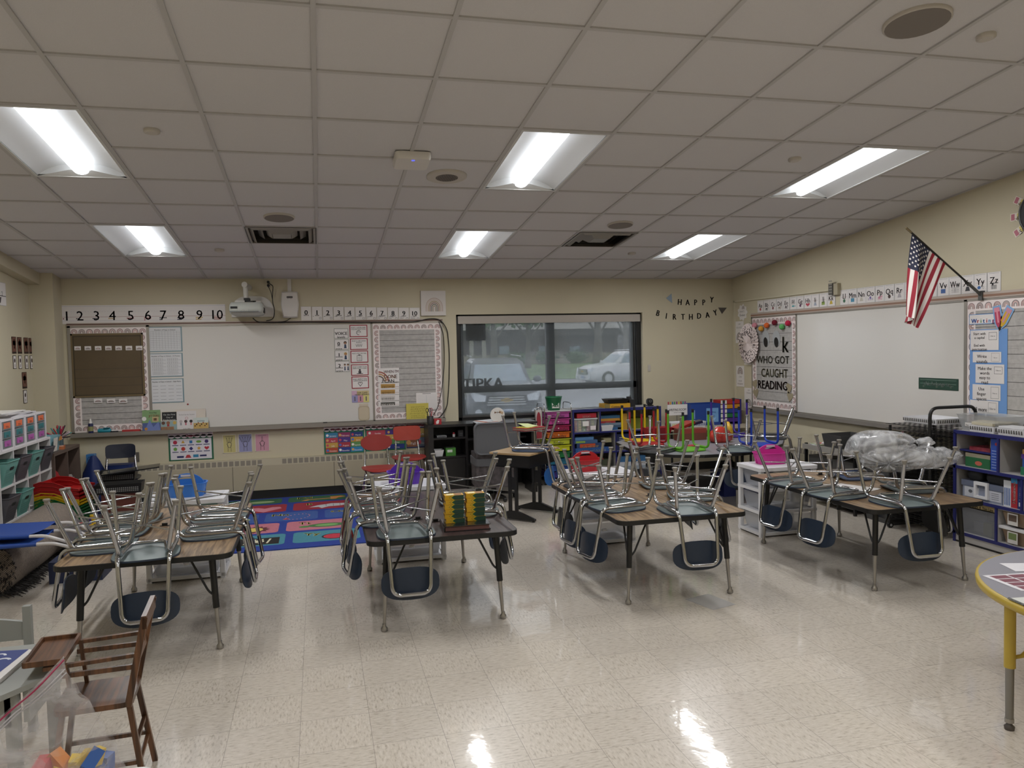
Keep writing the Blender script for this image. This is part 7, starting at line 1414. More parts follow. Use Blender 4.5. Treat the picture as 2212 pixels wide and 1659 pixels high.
# yellow-edged round table at the right edge
RC = (3.437, 2.374); t = thing('round_table', 'grey round table with yellow edge and yellow leg at the right edge', 'table', (RC[0], RC[1], 0)); M_yel = mat('mustard_enamel', '#b39a3a', .4); M_gtop = mat('grey_nebula_top', '#8b8a92', .3)
b = MB(); b.lathe([(.735, .562), (.757, .566), (.760, .585), (.757, .598), (.745, .6)], M_yel, 72); b.flat(circle(.746, 72), .6006, M_gtop); b.build('tabletop', t)
for k in range(4):
    a = rad(155 + 90 * k); x, y = .66 * cos(a), .66 * sin(a) + .0
    if k == 0: x, y = 2.811 - RC[0], 2.639 - RC[1]
    b = MB(); b.tube([(x, y, .565), (x, y, .27)], .0225, M_yel, 14); b.tube([(x, y, .272), (x, y, .045)], .0175, mat('worn_steel', '#8d8b88', .35, .9), 14, r2=.016); b.tube([(x, y, .05), (x, y, .032)], .0185, M_steel, 14); b.build('leg', t)
    b = MB().at(x, y, 0); b.lathe([(.008, .04), (.012, .022), (.021, .014), (.019, 0)], C('#4a4440', .4), 14); b.build('foot', t)
    b = MB(); b.tube([(x * .62, y * .62, .56), (x * .93, y * .93, .32), (x, y, .31)], .009, M_yel, 8); b.tube([(x + .03, y + .02, .56), (x + .016, y + .012, .33)], .007, M_yel, 6); b.build('brace', t)
def tpaper(lab, P, cell=None, col='#d6d4d8', name='paper_sheet', ring=False):
    Q = [atZ(x, y, .602) for x, y in P]; b = MB(); b.add([(q.x, q.y, .6018) for q in Q], [(0, 1, 2, 3)], C(col)); b.add([(q.x, q.y, .6008) for q in Q], [(3, 2, 1, 0)], C(col))
    def L(u_, v_): a = Q[0].lerp(Q[1], u_); e = Q[3].lerp(Q[2], u_); r_ = a.lerp(e, v_); return (r_.x, r_.y, .6022)
    if cell:
        for i in range(cell[0]):
            for j in range(cell[1]): u0, v0, u1, v1 = .06 + i * .9 / cell[0], .06 + j * .9 / cell[1], .06 + (i + .9) * .9 / cell[0], .06 + (j + .85) * .9 / cell[1]; b.add([L(u0, v0), L(u1, v0), L(u1, v1), L(u0, v1)], [(0, 1, 2, 3)], C('#7a4a55'))
    if ring: b.add([L(.6 + .2 * cos(a), .5 + .4 * sin(a)) for a in [2 * pi * k / 20 for k in range(20)]], [tuple(range(20))], C('#8a8c9c')); b.add([(p_[0], p_[1], .6026) for p_ in [L(.6 + .17 * cos(a), .5 + .34 * sin(a)) for a in [2 * pi * k / 20 for k in range(20)]]], [tuple(range(20))], C(col))
    tag(b.build(name), lab, 'paper', 'papers on the round table')
tpaper('white sheet with a drawn circle, farthest on the round table', ((2158, 1216.5), (2260, 1216), (2300, 1232), (2194, 1234)), None, ring=True)
tpaper('white sheet with rows of maroon squares on the round table', ((2122, 1243), (2290, 1233), (2400, 1270), (2206, 1276)), (4, 4))
t = thing('spiral_notebook', 'spiral notebook nearest the rim of the round table', 'notebook', tuple(atZ(2230, 1300, .601))); Q = [atZ(x, y, .606) for x, y in ((2178, 1292), (2300, 1284), (2380, 1312), (2222, 1311))]
b = MB(); b.add([tuple(q) for q in Q] + [(q.x, q.y, .6012) for q in Q], [(0, 1, 2, 3), (7, 6, 5, 4), (0, 3, 7, 4), (3, 2, 6, 7), (0, 4, 5, 1)], C('#c9cac4')); b.build('pages', t, True)
b = MB(); p, q = Q[0], Q[3]; n_ = 18
for k in range(n_): c_ = p.lerp(q, (k + .5) / n_); b.tube([c_ + Vector((-.004, 0, -.003)), c_ + Vector((-.003, 0, .003)), c_ + Vector((.004, 0, .003))], .0012, M_blk, 5)
b.build('spiral', t, True)
# ---------------------------------------------------------------- left side
M_cw, M_ci = mat('white_laminate', '#c6c3c2', .5), mat('cubby_back', '#8c8a84', .7)
t = thing('cubby_shelf', 'white cubby shelf along the left wall holding woven baskets', 'shelf', (-2.7, 7.3, 0)); XC = -2.5; YC0, YC1 = 6.1, 8.25; ys_ = [8.24 - .305 * k for k in range(8)]; zs_ = [.03, .335, .63, .905]
b = MB().box(-2.90, YC0, .905, XC, YC1, .925, M_cw); b.build('top', t, True)
b = MB(); b.box(-2.90, YC0, 0, -2.885, YC1, .905, M_ci)
for y in ys_: b.box(-2.885, y - .016, 0, XC, y, .905, M_cw)
b.build('divider', t, True); b = MB()
for z in zs_[:3]: b.box(-2.885, YC0, z - .016, XC - .0005, YC1, z, M_cw)
b.build('shelf', t, True)
M_tq, M_gb = mat('turquoise_weave', '#6fa59c', .6), mat('grey_weave', '#57555a', .6)
def basket(y, z, m, lab):
    t = thing('woven_basket', lab, 'basket', (-2.66, y, z), 0, 'woven plastic baskets in the cubbies'); D, W_, h_ = .21, .128, .205; b = MB()
    b.loft([[(-D * .9, -W_ * .82, 0), (D * .72, -W_ * .82, 0), (D * .72, W_ * .82, 0), (-D * .9, W_ * .82, 0)], [(-D, -W_, h_), (D, -W_, h_), (D, W_, h_), (-D, W_, h_)], [(-D * .96, -W_ * .94, h_), (D * .96, -W_ * .94, h_), (D * .96, W_ * .94, h_), (-D * .96, W_ * .94, h_)], [(-D * .85, -W_ * .78, .006), (D * .68, -W_ * .78, .006), (D * .68, W_ * .78, .006), (-D * .85, W_ * .78, .006)]], m, True, True, smooth=False)
    b.tube([(D, -W_, h_), (D, W_, h_), (-D, W_, h_), (-D, -W_, h_)], .006, m, 6, closed=True); b.build('tub', t)
    b = MB(); dk = '#3f6f68' if m is M_tq else '#37353a'
    def face(u_, v_): return (D * .72 + (D - D * .72) * v_ / h_ + .002, u_ * (.82 + .18 * v_ / h_), v_)
    for i in range(-4, 5):
        for q in range(7):
            u0, v0 = i * .028, .015 + q * .02
            if abs(u0) < .05 and v0 > .10: continue
            if abs(u0) + .01 > W_: continue
            b.add([face(u0 - .011, v0), face(u0 - .006, v0 - .003), face(u0 + .011, v0 + .011), face(u0 + .006, v0 + .014)], [(0, 1, 2, 3)], dk)
    b.add([face(x_, y_) for x_, y_ in rrect(.09, .028, .012, 3, 0, .145)], [tuple(range(16))], '#17201f'); b.build('weave', t); return t
for k, z, m, lab in ((0, 1, M_gb, 'grey woven basket in the far middle cubby'), (1, 1, M_tq, 'turquoise woven basket in the second middle cubby from the corner'), (2, 1, M_gb, 'grey woven basket in the third middle cubby from the corner'), (3, 1, M_tq, 'turquoise woven basket in the middle row nearest the left edge'),
                     (2, 0, M_tq, 'turquoise woven basket in the lower row'), (3, 0, M_gb, 'grey woven basket in the lower row nearest the left edge')):
    basket(ys_[k] - .16, zs_[z + (0 if z else 0)] + .001 if z else .336, m, lab) if False else basket(ys_[k] - .16, (.336 if z == 0 else .631), m, lab)
rb = MB().box(-2.8, 7.40, .031, -2.52, 7.52, .22, '#1f4a94'); tag(rb.build('blue_case'), 'blue case standing in the lowest cubby', 'case')
# four mini drawer units with folders on top
M_un = mat('white_unit_frame', '#cfccd0', .35); M_df = mat('cloudy_drawer', '#8f9496', .25, alpha=.65)
for k in range(5):
    y1 = 8.165 - k * .271; t = thing('mini_drawers', 'small white desktop drawer unit on the cubby shelf, %s' % ('nearest the corner', 'second from the corner', 'third from the corner', 'fourth from the corner', 'cut by the left edge')[k], 'drawer unit', (-2.66, y1 - .13, .9255), 0, 'mini drawer units'); W_ = .132
    b = MB().box(-.17, -W_, 0, .155, W_, .012, M_un).box(-.17, -W_, .235, .155, W_, .25, M_un).box(-.17, -W_, .012, .155, -W_ + .02, .235, M_un).box(-.17, W_ - .02, .012, .155, W_, .235, M_un).box(-.17, -W_ + .02, .012, -.16, W_ - .02, .235, M_un); b.build('frame', t)
    for q, c in enumerate(('#a2559a', '#2f6f74', '#d2683f')):
        z = .016 + q * .074; d = MB().box(-.15, -W_ + .022, z, .15, W_ - .022, z + .068, M_df); d = d.build('drawer', t); b = MB().box(.1505, -.06, z + .012, .153, .075, z + .058, c); b.M = basis((.1535, .01, z + .025), (0, 1, 0), (0, 0, 1), (1, 0, 0)); b.text(('Math', 'Read', 'Write')[q], 0, 0, .018, 0, C('#4a2c34'), w=.06); b.build('label_slip', d)
b = MB(); [b.at(-2.68, 7.72 - .02 * k, 1.177 + .009 * k, rz=(.05, -.04, .03, .12, -.06)[k], ry=(.0, 0, 0, 0, -.0)[k]).box(-.15, -.33, 0, .13, .38 - .06 * k, .007, ('#c9c6c8', '#b9b6ba', '#cfccca', '#c4c1c4', '#d0cdca')[k]) for k in range(5)]; tag(b.build('paper_pile'), 'pile of white papers on top of the mini drawer units', 'papers')
# brown two-cube shelf
M_br = mat('grey_brown_wood', '#5b4c44', .55, var=.12, scale=12)
t = thing('cube_shelf', 'grey-brown cube shelf against the left wall next to the white cubbies', 'shelf', (-2.7, 8.75, 0)); b = MB().box(-2.89, 8.30, .725, -2.49, 9.13, .755, M_br); b.build('top', t, True)
b = MB()
for y in (8.30, 8.70, 9.105): b.box(-2.89, y, 0, -2.49, y + .022, .725, M_br)
b.box(-2.89, 8.3, 0, -2.875, 9.13, .725, mat('dark_red_back', '#3a2220', .7)); b.build('sides', t, True); MB().box(-2.875, 8.32, .37, -2.495, 9.105, .39, M_br).box(-2.875, 8.32, .0, -2.495, 9.105, .02, M_br).build('shelf', t, True)
bagmesh(-2.62, 8.55, .391, .1, .12, .2, C('#8c1418', .6), 7, 'red_bundle', 'bright red rounded bundle in the cube shelf', 'bundle')
b = MB(); [b.at(-2.62, 8.92, .391 + k * .014, rz=.1 * k).box(-.1, -.11, 0, .1, .12, .012, ('#8a7a74', '#a89a94', '#6a6270', '#b0a8a0')[k]) for k in range(4)]; tag(b.build('book_pile'), 'small pile of books in the cube shelf', 'books')
t = thing('canvas_basket', 'pale blue canvas basket with rainbow print on the cube shelf', 'basket', (-2.66, 8.52, .7555)); b = MB(); b.loft([[(x_ * s_, y_ * s_, z) for x_, y_ in rrect(.26, .32, .05)] for z, s_ in ((0, .9), (.15, 1.05))], mat('canvas_pale_blue', '#7fa9b4', .8), True, False); b.build('basket', t)
b = MB(); b.M = basis((.138, 0, 0), (0, 1, 0), (.05, 0, 1), (1, 0, 0)); b.flat([(-.15, .01), (-.04, .01), (-.02, .14), (-.15, .14)], .006, '#c9c4bc'); [b.flat([(-.13 + .03 * k, .03 + .035 * (k % 3)), (-.115 + .03 * k, .045 + .035 * (k % 3)), (-.12 + .03 * k, .05 + .035 * (k % 3))], .0065, '#3a4048') for k in range(4)]
b.ring(.06, .10, 0, .055, 0, pi, .007, '#c2813a', 14, .8); [b.rect(.02 + k * .02, .04, .023 + k * .02, .1, .0068, '#4a6a74') for k in range(5)]; b.build('rainbow_print', t)
t = thing('pencil_pompoms', 'spiky bunch of pink and dark decorated pencils standing on the cube shelf', 'pencils', (-2.62, 8.93, .7555)); MB().cyl(0, 0, 0, .09, .035, C('#4a5a60'), 14).build('cup', t); R = random.Random(8)
for k in range(36): a, e = R.random() * 2 * pi, R.random() * pi * .55; d = Vector((cos(a) * sin(e), sin(a) * sin(e), cos(e))); b = MB(); c_ = Vector((0, 0, .09)); b.tube([c_, c_ + d * R.uniform(.09, .14)], .0065, C(('#b02c58', '#3f8a8a', '#2c2a30', '#c9b8c0', '#c03a4a')[k % 5]), 5); b.build('pencil', t)
b = MB().at(-2.55, 8.70, .7555, rz=.2).box(-.05, -.07, 0, .04, .06, .03, '#b0653a').box(-.04, -.06, .03, .03, .0, .034, '#c9a090'); tag(b.build('orange_packet'), 'small orange packet on the front of the cube shelf', 'packet')
# stacked red, yellow and green trays
def tray_mesh(c):
    b = MB(); m = mat('tray_' + c.strip('#'), c, .35); prof = [(-.19, .075), (-.13, .095), (-.02, .085), (.10, .035), (.19, .02)]  # sloping sides toward the open front
    for y in (-.165, .165):
        vs = [(x, y, 0) for x, z in prof] + [(x, y, z) for x, z in prof]; n = len(prof); b.add(vs, [(i, i + 1, n + i + 1, n + i) for i in range(n - 1)], m)
        b.tube([(x, y, z) for x, z in prof], .005, m, 6)
    b.box(-.19, -.165, 0, .19, .165, .004, m); b.box(-.192, -.165, 0, -.187, .165, .075, m); b.add([(.19, -.165, 0), (.19, .165, 0), (.2, .165, .022), (.2, -.165, .022)], [(0, 1, 2, 3)], m); return b
z = .02; cols_ = [('#0f5a2c', 'green')] * 12 + [('#c4a012', 'yellow')] * 2 + [('#9c1a1a', 'red')] * 3; pm_ = {}
for k, (c, n_) in enumerate(cols_):
    if c not in pm_: o = tray_mesh(c).build('storage_tray'); pm_[c] = o
    else: o = pm_[c].copy(); COL.objects.link(o)
    o.location = (-2.27, 7.83, z); o.rotation_euler = (0, 0, rad(-8)); z += .0275 if n_ != 'red' else .036
    j = sum(1 for q in cols_[:k] if q[1] == n_) + 1; tot = sum(1 for q in cols_ if q[1] == n_)
    tag(o, '%s stacking tray, number %d of %d counted from the floor in the tall tray pile' % (n_, j, tot), 'tray', 'stacked storage trays')
# navy chair with black baskets on its seat
navc = make_chair(mat('black_desk_seat', '#1b1c20', .35), M_navy, mat('blue_black_shell', '#12182a', .4), hs=.43, s=1.15, e_back=5, bw=.125, bh=.075, label='', name='school_chair'); navc.location = (-2.02, 8.72, 0); navc.rotation_euler = (0, 0, rad(188)); tag(navc, 'upright navy-backed chair near the left corner holding black mesh baskets', 'chair'); WM[navc.name] = Matrix.Translation((-2.02, 8.72, 0))
for k, (x, y, z, w_, d_, rz, lab) in enumerate(((-1.98, 8.50, .44, .34, .24, .08, 'black mesh basket on the seat of the navy chair, upper'), (-1.84, 7.95, .40, .40, .22, .06, 'black mesh basket in front of the navy chair, lower'))):
    t = thing('mesh_basket', lab, 'basket', (x, y, z), rz, 'black mesh baskets'); open_bin(MB(), -w_ / 2, -d_ / 2, w_ / 2, d_ / 2, 0, .09, mat('black_mesh', '#111113', .4), .012).build('tub', t)
    b = MB(); n_ = int(w_ / .017); [b.box(-w_ / 2 + .02 + i * .017, -d_ / 2 - .0015 + .006, .02 + q * .015, -w_ / 2 + .03 + i * .017, -d_ / 2 + .004, .029 + q * .015, '#8a8a88') for i in range(n_ - 2) for q in range(4)]; b.build('mesh_holes', t)
    if k == 1: MB().box(-.15, -.08, -.4, .15, .08, -.001, C('#5a2a20', .6)).build('support_box', t)
b = MB().at(-1.86, 8.42, .535, rz=.15, ry=-.08).box(-.24, -.12, 0, .28, .14, .012, mat('black_gloss', '#17181b', .15)); tag(b.build('black_tray'), 'black glossy tray lying on the upper mesh basket', 'tray')
# wall things behind: blue tissue holder, blue bags
t = thing('blue_dispenser', 'light blue box with a round emblem on the wall above the blue bag', 'dispenser', tuple(atY(194, 994, 9.36))); x0, z0, x1, z1 = PB(186, 982, 203, 1002, 9.3); MB().box(x0, 9.3, z0, x1, 9.40, z1, mat('sky_blue_plastic', '#3a74ac', .4)).build('body', t, True); b = MB(basis((0, 9.299, 0), (1, 0, 0), (0, 0, 1), (0, -1, 0))); b.ring((x0 + x1) / 2, (z0 + z1) / 2, .02, .027, 0, 2 * pi, 0, '#1c3c66', 18); b.build('emblem', t, True)
M_bb = mat('navy_blue_cloth', '#14285e', .6, bump=.4, scale=12); bagmesh(-2.36, 9.12, .0, .13, .1, .62, M_bb, 3, 'cloth_bag', 'crumpled navy blue bag standing in the left corner')
t = thing('blue_bag', 'blue bag with white letters bros behind the navy chair', 'bag', (-2.1, 9.1, 0)); b = MB(); b.loft([[(x_ * s_, y_ * s_, z) for x_, y_ in rrect(.26, .16, .04)] for z, s_ in ((0, .9), (.3, 1), (.52, 1.05))], mat('royal_blue_bag', '#182f6c', .5)); b.build('body', t); MB(basis((0, -.087, 0), (1, 0, 0), (0, 0, 1), (0, -1, 0))).text('bros', .05, .44, .035, 0, C('#c9ccd8'), bold=.05).build('lettering', t)
b = MB().box(-2.48, 8.75, 0, -2.34, 8.95, .34, C('#3a1f4c', .7)); tag(b.build('purple_box'), 'dark purple box on the floor beside the cube shelf', 'box')
t = thing('toy_tub', 'clear tub of yellow topped markers behind the leftmost table', 'tub', (-1.85, 7.1, 0)); open_bin(MB(), -.2, -.14, .2, .14, 0, .30, mat('clear_toys', '#8c8a90', .3, alpha=.5), .03).build('tub', t); R = random.Random(2)
for k in range(26): b = MB(); x, y, zz = R.uniform(-.15, .15), R.uniform(-.1, .1), R.uniform(.05, .3); b.cyl(x, y, zz, zz + .05, .018, C(('#c9a41c', '#b03a2c', '#3a7a3c', '#4a3a8c', '#c9a41c')[k % 5]), 10); b.build('marker', t)
# rolled rug
t = thing('rolled_rug', 'thick rolled brown tweed rug on the floor at the left edge', 'rug'); M_tw = bpy.data.materials.new('tweed_carpet_back'); M_tw.use_nodes = True; n = M_tw.node_tree.nodes; l = M_tw.node_tree.links; bs = n['Principled BSDF']; tc_ = n.new('ShaderNodeTexCoord'); ch = n.new('ShaderNodeTexChecker'); ch.inputs['Scale'].default_value = 130; ch.inputs[1].default_value = hexc('#8a7f74'); ch.inputs[2].default_value = hexc('#5a5048'); l.new(tc_.outputs['Object'], ch.inputs[0]); no = n.new('ShaderNodeTexNoise'); no.inputs['Scale'].default_value = 60; l.new(tc_.outputs['Object'], no.inputs[0]); mx = n.new('ShaderNodeMix'); mx.data_type = 'RGBA'; mx.inputs[0].default_value = .5; mx.blend_type = 'OVERLAY'; l.new(ch.outputs[0], mx.inputs[6]); l.new(no.outputs[0], mx.inputs[7]); l.new(mx.outputs[2], bs.inputs['Base Color']); bs.inputs['Roughness'].default_value = .95
t.location = (-2.30, 6.75, 0); WM[t.name] = Matrix.Translation(t.location); AX = basis((-2.38, 6.08, .205), (1, 0, 0), (0, 0, 1), (0, 1, 0))
b = MB(AX); b.M = Matrix.Translation((-2.30, 6.08, .2)) @ Matrix.Rotation(rad(0), 4, 'Z') @ basis((0, 0, 0), (1, 0, 0), (0, 0, 1), (0, 1, 0)); b.lathe([(.195, 0), (.2, .02), (.2, 1.5), (.195, 1.52)], M_tw, 40); b.build('roll', t, True)
b = MB(); R = random.Random(5); M_fr2 = C('#2c2826', .95)
for k in range(500): y = R.uniform(6.05, 7.55); x = -2.30 + .14 + R.uniform(-.02, .09); b.tube([(x - .05, y, .05), (x + R.uniform(.0, .04), y + R.uniform(-.02, .02), R.uniform(.004, .03))], .003, M_fr2, 3)
for k in range(300): a = R.uniform(0, 2 * pi); r_ = R.uniform(.04, .2); b.tube([(-2.30 + r_ * cos(a), 6.09, .2 + r_ * sin(a)), (-2.30 + (r_ + .02) * cos(a), 6.03 + R.uniform(-.02, .02), max(.003, .2 + (r_ + .02) * sin(a)))], .004, M_fr2, 3)
o = b.build('shag_pile', t, True); o['kind'] = 'stuff'
# stacked cots resting on the roll
M_pvc, M_cot = mat('white_pvc_tube', '#c6c3c4', .35), mat('cot_blue_cloth', '#173f8c', .5)
for k, (dz, rz, dx, dy, lab) in enumerate(((0, -.1, 0, 0, 'blue cloth cot with white tube frame on the rolled rug, upper of two'), (-.05, .04, .02, -.06, 'blue cloth cot with white tube frame, lower of two on the rolled rug'))):
    t = thing('cot', lab, 'cot', (-2.12 + dx, 6.12 + dy, .462 + dz), rz, 'stacked toy cots'); w_, l_ = .30, .21
    b = MB()
    for y in (-l_, l_): b.tube(fillet([(-w_ - .16, y * .6, -.01), (-w_ - .06, y, 0), (w_, y, 0), (w_ + .08, y, -.03), (w_ + .15, y * .8, -.07)], .05), .0115, M_pvc, 8)
    b.tube([(-w_ - .16, -l_ * .6, -.01), (-w_ - .16, l_ * .6, -.01)], .0115, M_pvc, 8); b.build('frame', t)
    b = MB(); n_ = 8; vs = [(x, y, -.012 * sin(pi * (j / n_)) + .012) for j in range(n_ + 1) for y in [-l_ + 2 * l_ * j / n_] for x in (-w_ + .06, w_ - .10)]; b.add(vs, [(2 * i, 2 * i + 1, 2 * i + 3, 2 * i + 2) for i in range(n_)], M_cot, True)
    for y in (-l_, l_): b.tube([(-w_ + .06, y, 0), (w_ - .10, y, 0)], .0145, M_cot, 8)
    b.build('cloth', t)
fbox('floor_tub', 'dark blue tub on the floor beyond the rolled rug', 'tub', -1.98, 6.35, 0, .36, .28, .16, '#1c2748')
b = MB().at(-2.50, 5.85, .0, rz=.1); b.add([(-.02, 0, 0), (.02, 0, 0), (.02, .5, 0), (-.02, .5, 0), (-.02, 0, .60), (.02, 0, .60), (.02, .5, .42), (-.02, .5, .42)], [(3, 2, 1, 0), (4, 5, 6, 7), (0, 1, 5, 4), (1, 2, 6, 5), (2, 3, 7, 6), (3, 0, 4, 7)], mat('light_plywood', '#a8885c', .5)); tag(b.build('plywood_panel'), 'light plywood panel leaning at the left edge behind the cots', 'panel')
# two red chairs by the back wall
redf = mat('dark_chair_tube', '#8f8a88', .2, .9)
r1 = make_chair(M_redc, M_redc, M_redc, hs=.42, s=1.05, e_back=2.1, bw=.165, bh=.092); r1.location = (.61, 8.45, 0); r1.rotation_euler = (0, 0, rad(183)); tag(r1, 'upright red chair with oval back before the back wall heater', 'chair', 'upright red chairs')
r2 = make_chair(M_redc, M_redc, mat('red_orange_shell', '#a23a2c', .4), hs=.455, s=1.1, e_back=6, bw=.145, bh=.085); r2.location = (.985, 8.93, 0); r2.rotation_euler = (0, 0, rad(178)); tag(r2, 'upright red chair with squared back beside the black shelf unit', 'chair', 'upright red chairs')
# grey play table, its chair, blue notebook
M_gry = mat('grey_painted_wood', '#8b8d89', .5)
t = thing('play_table', 'small grey painted table cut by the left edge with blue notebooks on it', 'table', (-1.42, 3.3, 0)); z = .50
b = MB().prism([(-1.0, 3.53), (-1.0, 3.16), (-1.12, 3.0), (-1.75, 3.0), (-1.75, 3.53)][::-1], z - .02, z, M_gry); b.build('tabletop', t, True)
b = MB().box(-1.7, 3.07, z - .14, -1.1, 3.09, z - .02, M_gry).box(-1.7, 3.45, z - .14, -1.06, 3.47, z - .02, M_gry).box(-1.07, 3.1, z - .14, -1.05, 3.46, z - .02, M_gry); b.build('apron', t, True)
for x, y in ((-1.08, 3.45), (-1.1, 3.09), (-1.68, 3.45), (-1.68, 3.09)): MB().box(x - .02, y - .02, 0, x + .02, y + .02, z - .02, M_gry).build('leg', t, True)
for k, (r_) in enumerate((0, .05, -.04)): 
    Q = [atZ(x, y, z + .005 + k * .006) for x, y in ((-60, 1416 - k * 2), (64, 1405 - k), (84 - k * 6, 1405), (0, 1474 - k * 3), (-120, 1500))]
    b = MB(); n_ = len(Q); b.add([(q.x, q.y, z + .0005 + k * .006) for q in Q] + [(q.x, q.y, z + .0058 + k * .006) for q in Q], [tuple(range(n_))[::-1] if True else 0, tuple(range(n_, 2 * n_))] + [(i, (i + 1) % n_, n_ + (i + 1) % n_, n_ + i) for i in range(n_)], C('#cfccca'))
    if k == 2:
        Q2 = [atZ(x, y, z + .018) for x, y in ((-60, 1410), (62, 1403), (0, 1452), (-120, 1480))]; b.add([(q.x, q.y, z + .0186) for q in Q2], [(0, 1, 2, 3)], C('#1f3273')); c_ = atZ(8, 1424, z + .018)
        b.T = Matrix.Translation((c_.x, c_.y, z + .019)); b.ring(0, -.02, .02, .032, .3, 4, 0, '#c9ccd4', 10); b.ring(-.03, .04, .016, .026, 0, 5, 0, '#c9ccd4', 10); b.T = Matrix.Identity(4)
    tag(b.build('notebook'), ('white-edged notebook on the grey play table, lowest', 'white-edged notebook on the grey play table, middle', 'blue-covered notebook on top of the pile on the grey play table')[k], 'notebook', 'notebooks on the grey play table')
t = thing('play_chair', 'small grey wooden chair behind the grey play table at the left edge', 'chair', (-1.62, 4.0, 0))
for x in (-1.84, -1.295): MB().box(x - .016, 3.84, 0, x + .016, 3.87, .57, M_gry).build('back_post', t, True)
b = MB(); vs = []; 
for i in range(9): x = -1.825 + i * .0645; dz = .035 * sin(pi * i / 8); vs += [(x, 3.85, .42 + dz * .0), (x, 3.85, .50 + dz)]
b.add([(x, 3.846, z_) for x, _, z_ in vs] + [(x, 3.866, z_) for x, _, z_ in vs], [(2 * i, 2 * i + 2, 2 * i + 3, 2 * i + 1) for i in range(8)] + [(18 + 2 * i, 18 + 2 * i + 1, 18 + 2 * i + 3, 18 + 2 * i + 2) for i in range(8)] + [(2 * i + 1, 2 * i + 3, 18 + 2 * i + 3, 18 + 2 * i + 1) for i in range(8)], M_gry); b.build('back_rail', t, True)
MB().box(-1.84, 3.60, .27, -1.28, 3.835, .29, M_gry).build('seat', t, True)
for x in (-1.82, -1.30): MB().box(x - .015, 3.61, 0, x + .015, 3.64, .27, M_gry).build('leg', t, True)
# wooden doll high chair
t = thing('high_chair', 'small brown wooden high chair beside the grey play table', 'high chair', (-.86, 3.27, 0)); M_wd = woodtop('dark_oak', '#3a261a', '#6a4830', 'Y')
def bar(b, p, q, w_, h_=None): 
    p, q = Vector(p), Vector(q); t_ = (q - p).normalized(); a = Vector((0, 1, 0)) if abs(t_.y) < .9 else Vector((1, 0, 0)); a = (a - t_ * a.dot(t_)).normalized(); c_ = t_.cross(a); h_ = h_ or w_
    b.add([o + a * sx_ * w_ / 2 + c_ * sy_ * h_ / 2 for o in (p, q) for sx_, sy_ in ((-1, -1), (1, -1), (1, 1), (-1, 1))], [(3, 2, 1, 0), (4, 5, 6, 7), (0, 1, 5, 4), (1, 2, 6, 5), (2, 3, 7, 6), (3, 0, 4, 7)], M_wd)
YN, YF_ = -.125, .125; SZ = .37
b = MB(); b.prism(rrect(.27, .27, .04, 4, -.005, 0), SZ - .02, SZ, M_wd); b.build('seat', t)
for y, s_ in ((YN, -1), (YF_, 1)):
    b = MB(); bar(b, (.115, y * .8, SZ - .02), (.165, y + s_ * .01, 0), .02); b.build('leg', t); b = MB(); bar(b, (-.11, y * .8, SZ - .02), (-.165, y + s_ * .01, 0), .02); b.build('leg', t)
    b = MB(); bar(b, (.115, y, SZ - .02), (.185, y, .685), .02, .024); b.build('back_post', t)
    b = MB(); bar(b, (.16, y * 1.02, .545), (-.16, y * 1.02, .535), .018, .014); bar(b, (.14, y, .50), (-.10, y, .50), .012, .018); b.build('armrest', t)
    b = MB(); bar(b, (-.07, y, SZ), (-.085, y, .535), .014); b.build('arm_post', t)
    b = MB(); bar(b, (.145, y * .98, .13), (-.145, y * .98, .13), .012, .016); b.build('rung', t)
for z in (.12, .2): b = MB(); bar(b, (.143 - (z - .12) * .1, YN, z), (.143 - (z - .12) * .1, YF_, z), .014, .014); b.build('rung', t)
b = MB(); bar(b, (.183, YN - .01, .665), (.183, YF_ + .01, .665), .018, .05); b.build('top_rail', t); b = MB(); bar(b, (.150, YN, .52), (.150, YF_, .52), .012, .03); b.build('back_rail', t)
for k in range(3): b = MB(); bar(b, (.152, -.06 + k * .06, .53), (.178, -.06 + k * .06, .65), .012, .008); b.build('back_slat', t)
b = MB(); b.box(-.22, YN - .01, .548, -.09, YF_ + .01, .556, M_wd); [bar(b, p, q, .01, .02) for p, q in (((-.22, YN - .01, .56), (-.22, YF_ + .01, .56)), ((-.09, YN - .01, .56), (-.09, YF_ + .01, .56)), ((-.22, YN - .01, .56), (-.09, YN - .01, .56)), ((-.22, YF_ + .01, .56), (-.09, YF_ + .01, .56)))]; b.build('tray', t)
t.rotation_euler = (0, 0, rad(4))
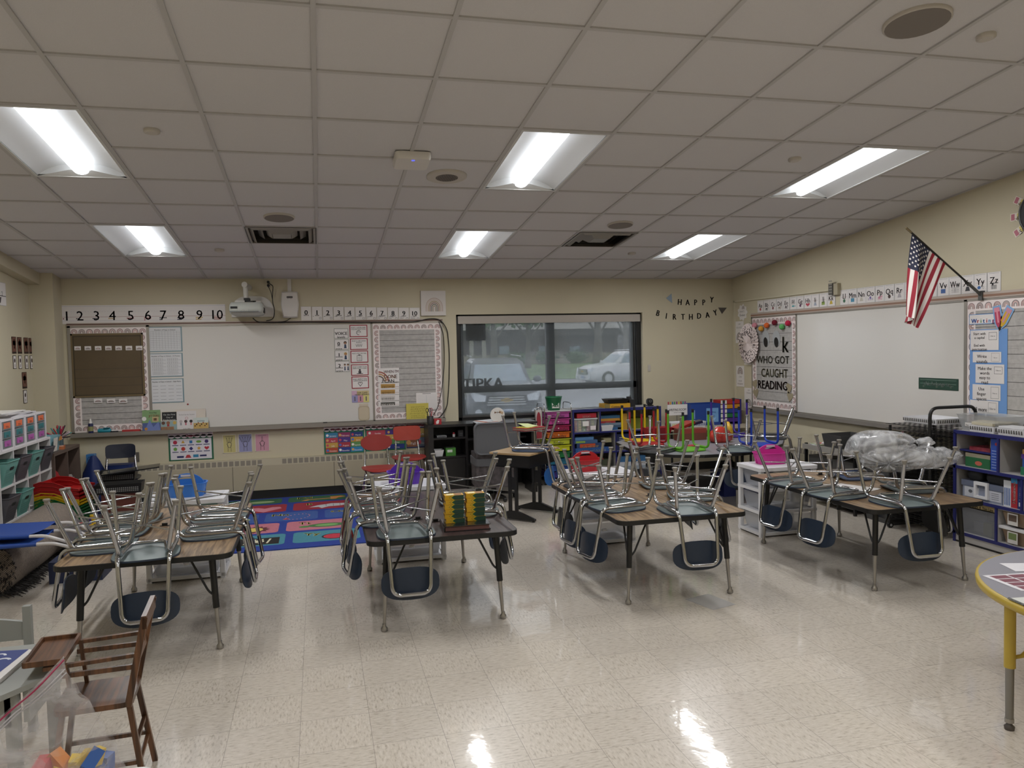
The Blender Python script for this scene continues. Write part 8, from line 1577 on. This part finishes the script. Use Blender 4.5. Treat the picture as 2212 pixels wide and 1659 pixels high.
# white table corner in front with the zip bag
t = thing('white_table', 'white table corner at the bottom left edge holding the zip bag', 'table', (-1.0, 1.3, 0)); MB().prism([(x, y) for x, y in rrect(1.3, .95, .04, 5, -1.03, 1.385)], .725, .75, mat('white_tabletop', '#d0cecc', .35)).build('tabletop', t, True)
for x, y in ((-.45, 1.78), (-1.6, 1.78), (-.45, 1.0), (-1.6, 1.0)): MB().tube([(x, y, 0), (x, y, .725)], .018, M_steel, 8).build('leg', t, True)
t = thing('zip_bag', 'clear zip bag of coloured wooden blocks standing on the white table', 'bag', (-.57, 1.72, .751)); M_zip = plastic('zip_bag_film', '#d6d4d8', .24, .04)
ZL, ZR, ZA, ZB = Vector((-.22, .0, 0)), Vector((.165, .06, .0)), Vector((.085, -.11, .354)), Vector((-.24, -.19, .06))
def bagp(u_, v_, side):    # u from the low left corner to the right, v from the table up to the zip
    p = ZL.lerp(ZR, u_).lerp(ZB.lerp(ZA, u_), v_); tk_ = .062 * (1 - v_) ** .7 * max(0, sin(pi * u_)) ** .55 + .0015
    wv = .010 * sin(u_ * 13 + v_ * 9) * v_ ** .5 + .006 * sin(u_ * 29 - v_ * 17 + side) * (1 - v_ * .5) + .004 * sin(v_ * 37 + u_ * 11)
    nrm = Vector((-.12, -1, -.3)).normalized(); p = p - nrm * (side * tk_) + nrm * wv; p.z = max(p.z, .001); return p
b = MB(); NU, NV = 40, 40
for side in (-1, 1):
    vs = [bagp(i / NU, j / NV, side) for j in range(NV + 1) for i in range(NU + 1)]
    b.add(vs, [(j * (NU + 1) + i, j * (NU + 1) + i + 1, (j + 1) * (NU + 1) + i + 1, (j + 1) * (NU + 1) + i) for j in range(NV) for i in range(NU)], M_zip, True)
b.build('film', t)
off = Vector((0, -.003, 0)); b = MB(); b.tube([bagp(i / 24, .985, -1) + off for i in range(25)], .0018, C('#9a2c50', .3), 5); b.tube([bagp(i / 24, .945, -1) + off for i in range(25)], .0014, mat('zip_strip', '#cfcdd2', .2, alpha=.7), 5); b.tube([bagp(i / 24, .925, -1) + off for i in range(25)], .0014, mat('zip_strip', ''), 5); b.build('zip_strip', t)
R = random.Random(12); bc = ['#b8242c', '#c9a81c', '#1f4f94', '#b8242c', '#c9a81c', '#c2762c', '#1f4f94', '#2f7a4a']
for k in range(44):
    q = R.random; u_, v_ = .12 + .8 * q(), q() * .30; s_ = .015 + .011 * q(); p = bagp(u_, v_, 0) + Vector((0, (q() - .5) * .05, .018))
    b = MB().at(p.x, p.y, max(p.z, .02), rz=q() * 3, rx=q() * 3, ry=q() * 3); b.box(-s_, -s_ * .6, -s_ * .6, s_, s_ * .6, s_ * .6, C(bc[k % 8], .5)); b.build('wooden_block', t)
